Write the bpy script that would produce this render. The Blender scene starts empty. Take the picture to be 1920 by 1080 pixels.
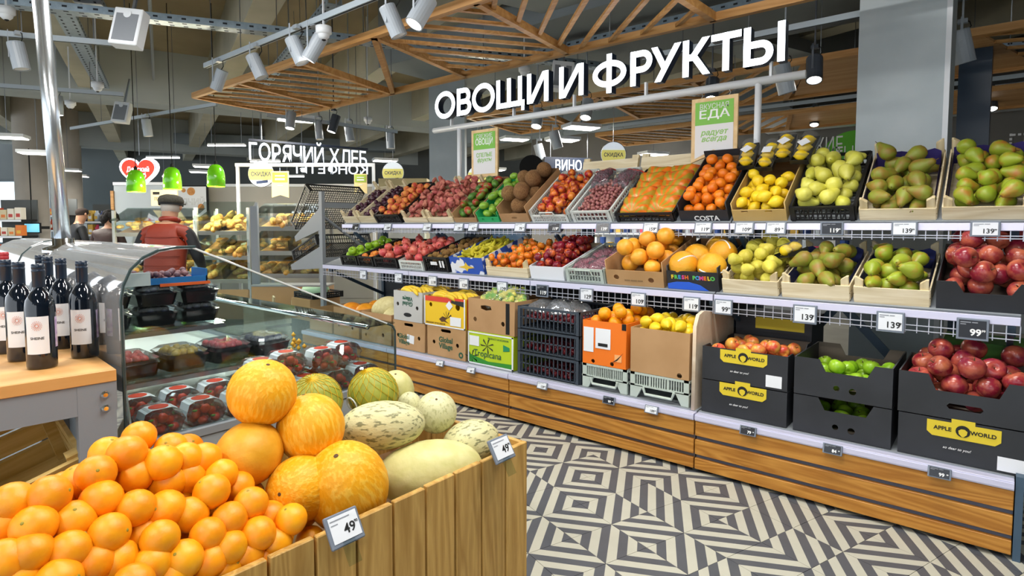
import bpy, bmesh, math, random
import numpy as np
from mathutils import Matrix, Vector, Euler
random.seed(7); rng = np.random.default_rng(7)
PI = math.pi; R_ = math.radians
SC = bpy.context.scene; COL = SC.collection

# ---------------------------------------------------------------- camera
FPX, CYP, CAMH = 1095.0, 487.0, 1.40
PIT, HEAD = R_(3.35), R_(50.1)
FH = Vector((-math.cos(HEAD), math.sin(HEAD), 0)); RT = Vector((math.sin(HEAD), math.cos(HEAD), 0)); UZ = Vector((0, 0, 1))
FW = FH*math.cos(PIT) - UZ*math.sin(PIT); UP = FH*math.sin(PIT) + UZ*math.cos(PIT)
CAMP = Vector((0, 0, CAMH))
cd = bpy.data.cameras.new('camera'); cam = bpy.data.objects.new('camera', cd); COL.objects.link(cam)
cd.sensor_width = 36; cd.lens = FPX/1920*36; cd.shift_y = -53/1920; cd.clip_start = 0.02; cd.clip_end = 100
mw = Matrix((RT, UP, -FW)).transposed().to_4x4(); mw.translation = CAMP; cam.matrix_world = mw
SC.camera = cam
# ---------------------------------------------------------------- world, exposure
W = bpy.data.worlds.new('world'); SC.world = W; W.use_nodes = True
bg = W.node_tree.nodes['Background']; bg.inputs[0].default_value = (0.86, 0.93, 1.0, 1); bg.inputs[1].default_value = 1.7
SC.view_settings.view_transform = 'Standard'; SC.view_settings.look = 'None'
SC.view_settings.exposure = 0.18; SC.view_settings.gamma = 1; SC.view_settings.use_curve_mapping = False
SC.cycles.adaptive_threshold = 0.07; SC.cycles.max_bounces = 6; SC.cycles.diffuse_bounces = 3; SC.cycles.glossy_bounces = 3; SC.cycles.transparent_max_bounces = 12; SC.cycles.caustics_reflective = False; SC.cycles.caustics_refractive = False
def area_light(name, loc, sx, sy, watt, col=(1, 0.96, 0.9), rotz=0, tilt=(0, 0)):
    l = bpy.data.lights.new(name, 'AREA'); l.shape = 'RECTANGLE'; l.size = sx; l.size_y = sy; l.energy = watt; l.color = col
    o = bpy.data.objects.new(name, l); COL.objects.link(o); o.location = loc; o.rotation_euler = (tilt[0], tilt[1], rotz); return o
# lamps added out of view to light the aisle (fixtures for them are built with the ceiling)
ADDED_LAMPS = [(-0.9, 1.2, 3.35), (-3.5, 1.3, 3.35), (-0.6, 2.6, 3.35), (-4.6, .1, 3.35), (1.2, -1.2, 3.35), (-1.6, -1.2, 3.35)]
for q in ADDED_LAMPS:
    area_light('unseen_lamp_light', (q[0], q[1], q[2]-0.035), 1.2, 0.28, 40, (1, 0.97, 0.93))

def ray(px, py): return FW + RT*((px-960)/FPX) - UP*((py-CYP)/FPX)
def PY(px, py, y): d = ray(px, py); return CAMP + d*(y/d.y)
def PX(px, py, x): d = ray(px, py); return CAMP + d*(x/d.x)
def PZ(px, py, z): d = ray(px, py); return CAMP + d*((z-CAMH)/d.z)
def PD(px, py, D): d = ray(px, py); return CAMP + d*(D/d.dot(FH))
ROTC = math.atan2(RT.y, RT.x)      # heading of things set square to the entrance view

# ---------------------------------------------------------------- materials
def lin(h):
    h = h.lstrip('#'); c = [int(h[i:i+2], 16)/255 for i in (0, 2, 4)]
    return tuple(x/12.92 if x <= .04045 else ((x+.055)/1.055)**2.4 for x in c) + (1,)
MATS = {}
def nn(nt, t, **kw):
    n = nt.nodes.new(t)
    for k, v in kw.items(): setattr(n, k, v)
    return n
def mat(name, c1, c2=None, rough=.5, metal=0, scale=8, detail=3, lo=.35, hi=.65, var=0.0, bump=0, bscale=40, emit=0, spec=.5, stretch=None, coat=0, sss=0):
    if name in MATS: return MATS[name]
    m = bpy.data.materials.new(name); m.use_nodes = True; nt = m.node_tree; b = nt.nodes['Principled BSDF']; L = nt.links.new
    b.inputs['Roughness'].default_value = rough; b.inputs['Metallic'].default_value = metal; b.inputs['Specular IOR Level'].default_value = spec
    b.inputs['Coat Weight'].default_value = coat
    if sss: b.inputs['Subsurface Weight'].default_value = sss; b.inputs['Subsurface Radius'].default_value = (.02, .01, .005)
    tc = nn(nt, 'ShaderNodeTexCoord'); oi = nn(nt, 'ShaderNodeObjectInfo')
    vec = tc.outputs['Object']
    mp = nn(nt, 'ShaderNodeMapping'); L(vec, mp.inputs[0])
    if stretch: mp.inputs['Scale'].default_value = stretch
    ad = nn(nt, 'ShaderNodeVectorMath', operation='ADD'); L(mp.outputs[0], ad.inputs[0])
    mu = nn(nt, 'ShaderNodeMath', operation='MULTIPLY'); L(oi.outputs['Random'], mu.inputs[0]); mu.inputs[1].default_value = 37.0; L(mu.outputs[0], ad.inputs[1])
    col = None
    if c2 is not None:
        no = nn(nt, 'ShaderNodeTexNoise'); no.inputs['Scale'].default_value = scale; no.inputs['Detail'].default_value = detail; L(ad.outputs[0], no.inputs['Vector'])
        cr = nn(nt, 'ShaderNodeValToRGB'); e = cr.color_ramp.elements; e[0].position = lo; e[1].position = hi; e[0].color = lin(c1); e[1].color = lin(c2)
        L(no.outputs['Fac'], cr.inputs[0]); col = cr.outputs[0]
    if var:
        hs = nn(nt, 'ShaderNodeHueSaturation')
        if col is not None: L(col, hs.inputs['Color'])
        else: hs.inputs['Color'].default_value = lin(c1)
        mr = nn(nt, 'ShaderNodeMapRange'); mr.inputs['To Min'].default_value = 1-var; mr.inputs['To Max'].default_value = 1+var*.7; L(oi.outputs['Random'], mr.inputs[0]); L(mr.outputs[0], hs.inputs['Value'])
        m2 = nn(nt, 'ShaderNodeMath', operation='MULTIPLY'); m2.inputs[1].default_value = 7.31; L(oi.outputs['Random'], m2.inputs[0])
        fr = nn(nt, 'ShaderNodeMath', operation='FRACT'); L(m2.outputs[0], fr.inputs[0])
        mr2 = nn(nt, 'ShaderNodeMapRange'); mr2.inputs['To Min'].default_value = .5-var*.05; mr2.inputs['To Max'].default_value = .5+var*.05; L(fr.outputs[0], mr2.inputs[0]); L(mr2.outputs[0], hs.inputs['Hue'])
        col = hs.outputs[0]
    if col is not None: L(col, b.inputs['Base Color'])
    else: b.inputs['Base Color'].default_value = lin(c1)
    if emit:
        b.inputs['Emission Strength'].default_value = emit
        if col is not None: L(col, b.inputs['Emission Color'])
        else: b.inputs['Emission Color'].default_value = lin(c1)
    if bump:
        n2 = nn(nt, 'ShaderNodeTexNoise'); n2.inputs['Scale'].default_value = bscale; n2.inputs['Detail'].default_value = 2; L(ad.outputs[0], n2.inputs['Vector'])
        bp = nn(nt, 'ShaderNodeBump'); bp.inputs['Strength'].default_value = bump; bp.inputs['Distance'].default_value = .01; L(n2.outputs['Fac'], bp.inputs['Height']); L(bp.outputs[0], b.inputs['Normal'])
    MATS[name] = m; return m
def wood(name, c1, c2, axis='X', scale=14, rough=.5, dist=5, coat=0, var=.1):
    if name in MATS: return MATS[name]
    m = bpy.data.materials.new(name); m.use_nodes = True; nt = m.node_tree; b = nt.nodes['Principled BSDF']; L = nt.links.new
    b.inputs['Roughness'].default_value = rough; b.inputs['Coat Weight'].default_value = coat
    tc = nn(nt, 'ShaderNodeTexCoord'); oi = nn(nt, 'ShaderNodeObjectInfo')
    mp = nn(nt, 'ShaderNodeMapping'); s = [1, 1, 1]; s['XYZ'.index(axis)] = .09; mp.inputs['Scale'].default_value = s; L(tc.outputs['Object'], mp.inputs[0])
    mu = nn(nt, 'ShaderNodeMath', operation='MULTIPLY'); L(oi.outputs['Random'], mu.inputs[0]); mu.inputs[1].default_value = 23.0
    ad = nn(nt, 'ShaderNodeVectorMath', operation='ADD'); L(mp.outputs[0], ad.inputs[0]); L(mu.outputs[0], ad.inputs[1])
    no = nn(nt, 'ShaderNodeTexNoise'); no.inputs['Scale'].default_value = scale*.5; no.inputs['Detail'].default_value = 2; no.inputs['Distortion'].default_value = .6; L(ad.outputs[0], no.inputs['Vector'])
    m3 = nn(nt, 'ShaderNodeMath', operation='MULTIPLY'); m3.inputs[1].default_value = dist*2.0; L(no.outputs['Fac'], m3.inputs[0])
    fr = nn(nt, 'ShaderNodeMath', operation='PINGPONG'); fr.inputs[1].default_value = .5; L(m3.outputs[0], fr.inputs[0])
    n2 = nn(nt, 'ShaderNodeTexNoise'); n2.inputs['Scale'].default_value = scale*9; n2.inputs['Detail'].default_value = 2; L(ad.outputs[0], n2.inputs['Vector'])
    mx = nn(nt, 'ShaderNodeMath', operation='MULTIPLY_ADD'); mx.inputs[1].default_value = .5; L(n2.outputs['Fac'], mx.inputs[0]); L(fr.outputs[0], mx.inputs[2])
    cr = nn(nt, 'ShaderNodeValToRGB'); e = cr.color_ramp.elements; e[0].position = .25; e[1].position = .8; e[0].color = lin(c1); e[1].color = lin(c2); L(mx.outputs[0], cr.inputs[0])
    hs = nn(nt, 'ShaderNodeHueSaturation'); L(cr.outputs[0], hs.inputs['Color'])
    mr = nn(nt, 'ShaderNodeMapRange'); mr.inputs['To Min'].default_value = 1-var; mr.inputs['To Max'].default_value = 1+var; L(oi.outputs['Random'], mr.inputs[0]); L(mr.outputs[0], hs.inputs['Value'])
    L(hs.outputs[0], b.inputs['Base Color'])
    MATS[name] = m; return m
def glass(name, tint='#eef6f6', fac=.08, rough=.03, haze=0.0):
    if name in MATS: return MATS[name]
    m = bpy.data.materials.new(name); m.use_nodes = True; nt = m.node_tree; L = nt.links.new
    for n in list(nt.nodes):
        if n.type != 'OUTPUT_MATERIAL': nt.nodes.remove(n)
    out = [n for n in nt.nodes if n.type == 'OUTPUT_MATERIAL'][0]
    tr = nn(nt, 'ShaderNodeBsdfTransparent'); tr.inputs[0].default_value = lin(tint)
    gl = nn(nt, 'ShaderNodeBsdfGlossy'); gl.inputs['Roughness'].default_value = rough
    lw = nn(nt, 'ShaderNodeLayerWeight'); lw.inputs[0].default_value = .12
    ma = nn(nt, 'ShaderNodeMath', operation='MULTIPLY_ADD'); L(lw.outputs['Fresnel'], ma.inputs[0]); ma.inputs[1].default_value = .75; ma.inputs[2].default_value = fac*.4; ma.use_clamp = True
    mx = nn(nt, 'ShaderNodeMixShader'); L(ma.outputs[0], mx.inputs[0]); L(tr.outputs[0], mx.inputs[1]); L(gl.outputs[0], mx.inputs[2])
    last = mx.outputs[0]
    if haze:
        df = nn(nt, 'ShaderNodeBsdfDiffuse'); df.inputs[0].default_value = (.85, .88, .9, 1)
        m2 = nn(nt, 'ShaderNodeMixShader'); m2.inputs[0].default_value = haze; L(last, m2.inputs[1]); L(df.outputs[0], m2.inputs[2]); last = m2.outputs[0]
    L(last, out.inputs[0]); MATS[name] = m; return m

# ---------------------------------------------------------------- mesh building
class MB:
    def __init__(s): s.v = []; s.f = []; s.m = []
    def add(s, vs, fs, mi=0):
        o = len(s.v); s.v += [tuple(v) for v in vs]; s.f += [tuple(i+o for i in f) for f in fs]; s.m += [mi]*len(fs); return s
    def box(s, x0, x1, y0, y1, z0, z1, mi=0, M=None):
        vs = [Vector((x, y, z)) for z in (z0, z1) for y in (y0, y1) for x in (x0, x1)]
        if M is not None: vs = [M @ v for v in vs]
        return s.add(vs, [(0, 2, 3, 1), (4, 5, 7, 6), (0, 1, 5, 4), (2, 6, 7, 3), (0, 4, 6, 2), (1, 3, 7, 5)], mi)
    def bar(s, a, b, w, h=None, up=(0, 0, 1), mi=0):
        a = Vector(a); b = Vector(b); h = w if h is None else h; d = (b-a); L = d.length; d.normalize()
        u = Vector(up)
        if abs(d.dot(u)) > .98: u = Vector((1, 0, 0))
        r = d.cross(u).normalized(); u = r.cross(d).normalized()
        vs = [p + r*x + u*z for p in (a, b) for (x, z) in ((-w/2, -h/2), (w/2, -h/2), (w/2, h/2), (-w/2, h/2))]
        return s.add(vs, [(0, 3, 2, 1), (4, 5, 6, 7), (0, 1, 5, 4), (1, 2, 6, 5), (2, 3, 7, 6), (3, 0, 4, 7)], mi)
    def tube(s, pts, r, n=8, mi=0, cap=True):
        pts = [Vector(p) for p in pts]; rr = r if isinstance(r, (list, tuple)) else [r]*len(pts)
        rings = []; pu = None
        for i, p in enumerate(pts):
            d = (pts[min(i+1, len(pts)-1)] - pts[max(i-1, 0)]).normalized()
            if pu is None: pu = Vector((0, 0, 1)) if abs(d.z) < .9 else Vector((1, 0, 0))
            a = d.cross(pu).normalized(); u = a.cross(d).normalized(); pu = u
            rings.append([p + (a*math.cos(2*PI*k/n) + u*math.sin(2*PI*k/n))*rr[i] for k in range(n)])
        vs = [v for g in rings for v in g]; fs = []
        for i in range(len(pts)-1):
            for k in range(n): fs.append((i*n+k, (i+1)*n+k, (i+1)*n+(k+1) % n, i*n+(k+1) % n))
        if cap: fs.append(tuple(range(n))); fs.append(tuple(range(len(vs)-1, len(vs)-1-n, -1)))
        return s.add(vs, fs, mi)
    def lathe(s, prof, n=16, mi=0, M=None):
        vs = []; fs = []; idx = []
        for (r, z) in prof:
            if r < 1e-6: idx.append([len(vs)]); vs.append(Vector((0, 0, z)))
            else:
                idx.append(list(range(len(vs), len(vs)+n))); vs += [Vector((r*math.cos(2*PI*k/n), r*math.sin(2*PI*k/n), z)) for k in range(n)]
        for a, b in zip(idx, idx[1:]):
            for k in range(n):
                k2 = (k+1) % n
                if len(a) == 1 and len(b) == 1: continue
                if len(a) == 1: fs.append((a[0], b[k2], b[k]))
                elif len(b) == 1: fs.append((a[k], a[k2], b[0]))
                else: fs.append((a[k], a[k2], b[k2], b[k]))
        if M is not None: vs = [M @ v for v in vs]
        return s.add(vs, fs, mi)
    def grid(s, rows, mi=0, closed=False):
        n = len(rows[0]); vs = [p for r in rows for p in r]; fs = []
        for i in range(len(rows)-1):
            for k in range(n-1 if not closed else n): fs.append((i*n+k, i*n+(k+1) % n, (i+1)*n+(k+1) % n, (i+1)*n+k))
        return s.add(vs, fs, mi)
    def mesh(s, name, smooth=False, fix=False, bev=0):
        m = bpy.data.meshes.new(name); m.from_pydata([tuple(v) for v in s.v], [], s.f)
        m.polygons.foreach_set('material_index', s.m)
        if fix or bev:
            b = bmesh.new(); b.from_mesh(m)
            if bev: bmesh.ops.bevel(b, geom=b.edges[:], offset=bev, segments=1, affect='EDGES', profile=.5)
            if fix: bmesh.ops.recalc_face_normals(b, faces=b.faces[:])
            b.to_mesh(m); b.free()
        if smooth: m.polygons.foreach_set('use_smooth', [True]*len(m.polygons))
        m.update(); return m
def obj(name, me, mats, parent=None, loc=(0, 0, 0), rot=(0, 0, 0), scale=None, label=None, smooth=False, fix=False, bev=0):
    if isinstance(me, MB): me = me.mesh(name, smooth, fix, bev)
    if not isinstance(mats, (list, tuple)): mats = [mats]
    if len(me.materials) == 0:
        for m in mats: me.materials.append(m)
    o = bpy.data.objects.new(name, me); COL.objects.link(o); o.location = loc; o.rotation_euler = rot
    if scale is not None: o.scale = (scale,)*3 if not hasattr(scale, '__len__') else scale
    if parent: o.parent = parent
    if label: o['label'] = label
    return o
def tag(o, label, cat, group=None, kind=None):
    o['label'] = label; o['category'] = cat
    if group: o['group'] = group
    if kind: o['kind'] = kind
    return o
def thing(name, label, cat, loc=(0, 0, 0), rot=(0, 0, 0), group=None):
    o = bpy.data.objects.new(name, None); COL.objects.link(o); o.empty_display_size = .05
    o.location = loc; o.rotation_euler = (0, 0, rot) if not hasattr(rot, '__len__') else rot
    return tag(o, label, cat, group)
def struct(name, me, mats, parent=None, **k):
    o = obj(name, me, mats, parent, **k)
    if not parent: o['kind'] = 'structure'
    return o
def bx(x0, x1, y0, y1, z0, z1): return MB().box(x0, x1, y0, y1, z0, z1)
TXT = {}
def text_mesh(s, size=1, ext=.0, off=0.0, align='CENTER', shear=0, space=1):
    k = (s, size, ext, off, align, shear, space)
    if k in TXT: return TXT[k].copy()
    c = bpy.data.curves.new('txt', 'FONT'); c.body = s; c.size = size; c.extrude = ext; c.offset = off; c.align_x = align; c.shear = shear; c.space_character = space; c.resolution_u = 3; c.space_line = .85
    o = bpy.data.objects.new('txt', c); m = bpy.data.meshes.new_from_object(o); bpy.data.objects.remove(o); bpy.data.curves.remove(c)
    m.materials.clear(); TXT[k] = m; return m.copy()
def text(name, s, size, mt, parent=None, loc=(0, 0, 0), rot=(PI/2, 0, 0), ext=.0006, off=0.0, align='CENTER', shear=0, fit=None, space=1, scale=None):
    m = text_mesh(s, size, ext, off, align, shear, space)
    o = obj(name, m, mt, parent, loc, rot)
    if fit:
        xs = [v.co.x for v in m.vertices]; w = max(xs)-min(xs); o.scale = (fit/w, 1, 1)
    if scale: o.scale = scale
    return o
def panel_mesh(outline, holes=(), th=.006):
    c = bpy.data.curves.new('p', 'CURVE'); c.dimensions = '2D'; c.fill_mode = 'BOTH'; c.extrude = th/2
    for pts in [outline, *holes]:
        sp = c.splines.new('POLY'); sp.points.add(len(pts)-1)
        for p, q in zip(sp.points, pts): p.co = (q[0], q[1], 0, 1)
        sp.use_cyclic_u = True
    o = bpy.data.objects.new('p', c); m = bpy.data.meshes.new_from_object(o); bpy.data.objects.remove(o); bpy.data.curves.remove(c); m.materials.clear(); return m
def ORD(n): return {1: 'first', 2: 'second', 3: 'third', 4: 'fourth', 5: 'fifth', 6: 'sixth', 7: 'seventh', 8: 'eighth', 9: 'ninth', 10: 'tenth', 11: 'eleventh', 12: 'twelfth'}.get(n) or '%d%s' % (n, 'th' if 10 < n % 100 < 20 else {1: 'st', 2: 'nd', 3: 'rd'}.get(n % 10, 'th'))
def circ(cx, cy, rx, ry=None, n=14): ry = rx if ry is None else ry; return [(cx+rx*math.cos(2*PI*k/n), cy+ry*math.sin(2*PI*k/n)) for k in range(n)]
# ---------------------------------------------------------------- palette
m_conc = mat('concrete', '#8d8f8c', '#a2a4a0', .85, scale=2.5, detail=6, bump=.15, bscale=12)
m_col = mat('column_plaster', '#b0bcc2', '#c0cacf', .8, scale=3, detail=6, lo=.3, hi=.7, bump=.2, bscale=9)
m_slab = mat('ceiling_slab', '#85785f', '#9a8d72', .9, scale=.8, detail=5)
m_beam = mat('ceiling_beam', '#a3a08e', '#b8b5a4', .9, scale=1.2, detail=5)
m_xbeam = mat('cross_beam', '#98a0a2', '#a9b0b0', .9, scale=.8)
m_duct = mat('duct_grey', '#6d7880', '#7b868d', .6, scale=1)
m_wallg = mat('wall_grey', '#6c6a66', '#757370', .8, scale=1.5)
m_wallb = mat('wall_bakery', '#a5a39c', '#aeaca5', .8, scale=1.5)
m_dark = mat('dark_wall', '#565b5c', '#606464', .8, scale=.7)
m_floor = mat('floor_grout', '#8c8c84', '#96968e', .7, scale=3)
m_white = mat('white_paint', '#dfe4ea', rough=.4)
m_track = mat('track_white', '#aebac4', rough=.45)
m_steel = mat('brushed_steel', '#8d9298', rough=.35, metal=.8)
m_chrome = mat('chrome', '#e8ecf0', rough=.12, metal=1)
m_gal = mat('galvanised', '#9fb0bd', '#8fa0ae', .4, metal=.6, scale=20)
m_gmetal = mat('grey_powder_metal', '#8b9299', rough=.5)
m_blue = mat('blue_grey_metal', '#3f566b', rough=.45)
m_navy = mat('navy', '#0e1a2e', rough=.5)
m_black = mat('black_plastic', '#17181a', rough=.45, var=.1)
m_blackm = mat('black_matt', '#0b0b0c', rough=.8)
m_strip = mat('label_rail', '#cfd0ea', rough=.25, coat=.5)
m_led = mat('led_rail', '#dcdcf6', rough=.3, emit=.12)
m_wire = mat('wire_zinc', '#b9bcc8', rough=.35, metal=.5)
m_oak = wood('oak_front', '#a56a20', '#c78d3c', 'X', 12, .5, 6, var=.06)
m_oakz = wood('oak_slat', '#b08640', '#d2a95f', 'Z', 16, .55, 5, var=.08)
m_pale = wood('pale_spruce', '#d9c8a2', '#eee2c4', 'X', 14, .65, 4, var=.08)
m_palez = wood('pale_spruce_post', '#cfbb90', '#e6d8b4', 'Z', 14, .65, 4, var=.08)
m_raft = wood('raft_larch', '#b17e42', '#c8985c', 'X', 10, .55, 4, var=.12)
m_ply = wood('plywood', '#b98a55', '#c99d6a', 'X', 5, .6, 3, var=.05)
m_birch = wood('birch_panel', '#d8c2a6', '#e6d5bd', 'Z', 5, .5, 3, var=.02)
m_counter = wood('counter_top', '#d9a05c', '#e6b677', 'Y', 6, .4, 3, var=.02)
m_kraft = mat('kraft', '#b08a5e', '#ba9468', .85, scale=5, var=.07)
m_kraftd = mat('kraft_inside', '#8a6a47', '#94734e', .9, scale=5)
m_bcard = mat('black_card', '#23262b', '#2a2d33', .55, scale=6)
m_bcardi = mat('black_card_inside', '#6d6258', rough=.9)
m_paper = mat('white_paper', '#e8ecf2', rough=.7)
m_ink = mat('black_ink', '#15171a', rough=.7)
m_winkk = mat('white_ink', '#f3f5f7', rough=.6)
m_glass = glass('clear_acrylic')
m_film = glass('clear_film', '#f4f6f8', .12, .12, .06)

# ---------------------------------------------------------------- floor
floor = struct('floor', bx(-26, 8, -7, 24, -.06, -.006), m_floor)
TS, TA = .232, R_(-18.67); E1 = Vector((math.cos(TA), math.sin(TA), 0)); E2 = Vector((-math.sin(TA), math.cos(TA), 0)); TO = Vector((-1.131, 2.268, 0))
def tile_material(uv=False):
    m = bpy.data.materials.new('encaustic_tile'); m.use_nodes = True; nt = m.node_tree; b = nt.nodes['Principled BSDF']; L = nt.links.new
    tc = nn(nt, 'ShaderNodeTexCoord'); sx = nn(nt, 'ShaderNodeSeparateXYZ'); L(tc.outputs['UV' if uv else 'Object'], sx.inputs[0])
    a = nn(nt, 'ShaderNodeMath', operation='ADD'); L(sx.outputs[0], a.inputs[0]); L(sx.outputs[1], a.inputs[1])
    k = nn(nt, 'ShaderNodeMath', operation='MULTIPLY_ADD'); k.inputs[1].default_value = 4 if uv else 4/TS; k.inputs[2].default_value = 40; L(a.outputs[0], k.inputs[0])
    fr = nn(nt, 'ShaderNodeMath', operation='PINGPONG'); fr.inputs[1].default_value = 1.0; 
    md = nn(nt, 'ShaderNodeMath', operation='FLOORED_MODULO'); md.inputs[1].default_value = 2; L(k.outputs[0], md.inputs[0])
    gt = nn(nt, 'ShaderNodeMath', operation='GREATER_THAN'); gt.inputs[1].default_value = 1; L(md.outputs[0], gt.inputs[0])
    no = nn(nt, 'ShaderNodeTexNoise'); no.inputs['Scale'].default_value = 9; L(tc.outputs['Object'], no.inputs[0])
    c1 = nn(nt, 'ShaderNodeMix', data_type='RGBA'); c1.inputs[6].default_value = lin('#b9b9ab'); c1.inputs[7].default_value = lin('#c6c6b8'); L(no.outputs[0], c1.inputs[0])
    c2 = nn(nt, 'ShaderNodeMix', data_type='RGBA'); c2.inputs[6].default_value = lin('#4d5158'); c2.inputs[7].default_value = lin('#5b5f66'); L(no.outputs[0], c2.inputs[0])
    mx = nn(nt, 'ShaderNodeMix', data_type='RGBA'); L(gt.outputs[0], mx.inputs[0]); L(c1.outputs[2], mx.inputs[6]); L(c2.outputs[2], mx.inputs[7]); L(mx.outputs[2], b.inputs['Base Color'])
    b.inputs['Roughness'].default_value = .42; return m
m_tile = tile_material()
h_ = TS/2-.0011; tb = MB().box(-h_, h_, -h_, h_, -.006, 0); tile_me = tb.mesh('tile'); tile_me.materials.append(m_tile)
tiles = []
for i in range(-18, 9):
    for j in range(-9, 8):
        c = TO + E1*((i+.5)*TS) + E2*((j+.5)*TS); q = c-CAMP; zc = q.dot(FW)
        if zc < .3: continue
        u = 960+FPX*q.dot(RT)/zc; v = CYP-FPX*q.dot(UP)/zc
        if 830 < u < 1990 and 740 < v < 1200 and c.y < 3.3: tiles.append((zc, i, j, c))
tiles.sort(key=lambda t: t[0])
def tile_turn(i, j):
    for (ci, cj) in ((-3, 1), (-4, 2), (-6, 2), (0, -2), (2, 1), (-1, 3)):   # rings round these corners
        if i in (ci-1, ci) and j in (cj-1, cj):
            return {(0, 0): 0, (-1, 0): 1, (-1, -1): 2, (0, -1): 3}[(i-ci, j-cj)]
    r = random.Random(i*131+j*17+5); return [0, 2, 1, 3][((i+j) % 2)*2 + (1 if r.random() < .35 else 0)] if r.random() < .7 else r.randrange(4)
for zc, i, j, c in tiles[:298]:
    o = bpy.data.objects.new('tile', tile_me); COL.objects.link(o); o.parent = floor; o.location = c; o.rotation_euler = (0, 0, TA + tile_turn(i, j)*PI/2)

done = {(i, j) for _, i, j, _ in tiles[:298]}; tf_v, tf_f, tf_uv = [], [], []
for i in range(-36, 26):
    for j in range(-24, 22):
        c = TO + E1*((i+.5)*TS) + E2*((j+.5)*TS)
        if (i, j) in done or not (-8 < c.x < 3.2 and -2.5 < c.y < 6.5): continue
        o = len(tf_v); cs = [(-h_, -h_), (h_, -h_), (h_, h_), (-h_, h_)]
        tf_v += [tuple(c+E1*a+E2*b+UZ*z) for z in (0, -.006) for a, b in cs]
        tf_f += [(o, o+1, o+2, o+3)]+[(o+k+4, o+(k+1) % 4+4, o+(k+1) % 4, o+k) for k in range(4)]
        q = tile_turn(i, j); uvs = [((k in (1, 2))*1., (k in (2, 3))*1.) for k in range(4)]; uvs = uvs[4-q:]+uvs[:4-q] if q else uvs; tf_uv += uvs+[(0, 0)]*16
tfm = bpy.data.meshes.new('tile_field'); tfm.from_pydata(tf_v, [], tf_f); ul = tfm.uv_layers.new(name='UVMap'); ul.data.foreach_set('uv', [x for t_ in tf_uv for x in t_]); tfm.update()
obj('tile_field', tfm, tile_material(True), floor)['kind'] = 'stuff'

# ---------------------------------------------------------------- shell
struct('ceiling', bx(-26, 8, -7, 24, 4.4, 4.55), m_slab)
def rot_box(name, e1a, e1b, e2a, e2b, z0, z1, m):
    o = struct(name, bx(e1a, e1b, e2a, e2b, z0, z1), m); o.rotation_euler = (0, 0, TA); return o
for k, e2 in enumerate([-4.7, -2.75, -.85, 1.05, 2.95, 4.9, 6.8, 8.7, 10.6]):
    rot_box('trim_%d' % (k+1), -25, 6, e2-.14, e2+.14, 3.65, 4.4, m_beam)
for k, e1 in enumerate([-19.5, -12.2, -4.6, 2.6]):
    rot_box('trim_%d' % (k+20), e1-.3, e1+.3, -6, 16, 3.5, 4.4, m_xbeam)
struct('trim_30', bx(-6.2, 2.5, 4.75, 6.75, 3.42, 4.4), mat('soffit_grey', '#7f888c', '#8a9296', .8, scale=.8))
struct('wall_back', bx(-8.5, 7.0, 10.9, 11.05, 0, 4.4), m_wallg)
struct('wall_right', bx(6.9, 7.0, -6, 10.9, 0, 4.4), m_wallg)
p = PD(-150, 400, 20.5); q = PD(1100, 400, 20.5); d = (q-p).length
w = struct('wall_far', bx(0, d, 0, .15, 0, 4.4), m_dark); w.location = (p.x, p.y, 0); w.rotation_euler = (0, 0, ROTC)
p = PD(392, 400, 11.2); q = PD(832, 400, 11.2); d = (q-p).length
w = struct('wall_bakery', bx(0, d, 0, .12, 0, 2.14), m_wallb); w.location = (p.x, p.y, 0); w.rotation_euler = (0, 0, ROTC)
obj('capping', bx(-.02, d+.02, -.03, .15, 2.14, 2.19), m_white, w)
# columns
c1 = struct('column_1', bx(-.79, -.285, 4.62, 5.1, 0, 4.4), m_col)
obj('corner_guard', MB().box(-.287, -.281, 4.615, 4.64, 0, 4.4).box(-.31, -.281, 4.614, 4.618, 0, 4.4), m_white, c1)
def post_col(name, px0, px1, D, m, depth=.4, roundc=False):
    a = PD(px0, 423, D); b = PD(px1, 423, D); wd = (b-a).length; c = (a+b)/2
    if roundc: o = struct(name, MB().lathe([(wd/2, 0), (wd/2, 4.4)], 28), m, smooth=True); o.location = (c.x, c.y, 0)
    else: o = struct(name, bx(-wd/2, wd/2, 0, depth, 0, 4.4), m); o.location = (c.x, c.y, 0); o.rotation_euler = (0, 0, ROTC)
    return o
post_col('column_2', 806, 872, 8.2, m_col, .35)
m_pillar = mat('pillar_beige', '#a7a096', '#b3aca2', .8, scale=2)
post_col('column_3', 38, 88, 12.5, m_pillar, roundc=True)
post_col('column_4', 118, 154, 15.5, m_pillar, roundc=True)
a = PY(1790, 300, 6.4); b = PY(1852, 300, 6.4)
struct('column_5', bx(a.x, b.x, 6.4, 6.8, 0, 2.93), mat('navy_cladding', '#1d3247', rough=.35))
# bright shop window far on the left
m_day = mat('daylight_glass', '#d6ecf7', rough=.3, emit=1.6)
p = PD(-160, 400, 17.5); q = PD(150, 400, 17.5); d = (q-p).length
w = struct('window_1', bx(0, d, 0, .02, .9, 2.75), m_day); w.location = (p.x, p.y, 0); w.rotation_euler = (0, 0, ROTC)
for k in range(7): obj('window_frame', bx(d*k/6-.03, d*k/6+.03, -.05, -.005, .9, 2.75), m_duct, w)
obj('window_frame', bx(0, d, -.05, -.005, 2.7, 2.78), m_duct, w); obj('window_frame', bx(0, d, -.05, -.005, .84, .9), m_duct, w)

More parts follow.
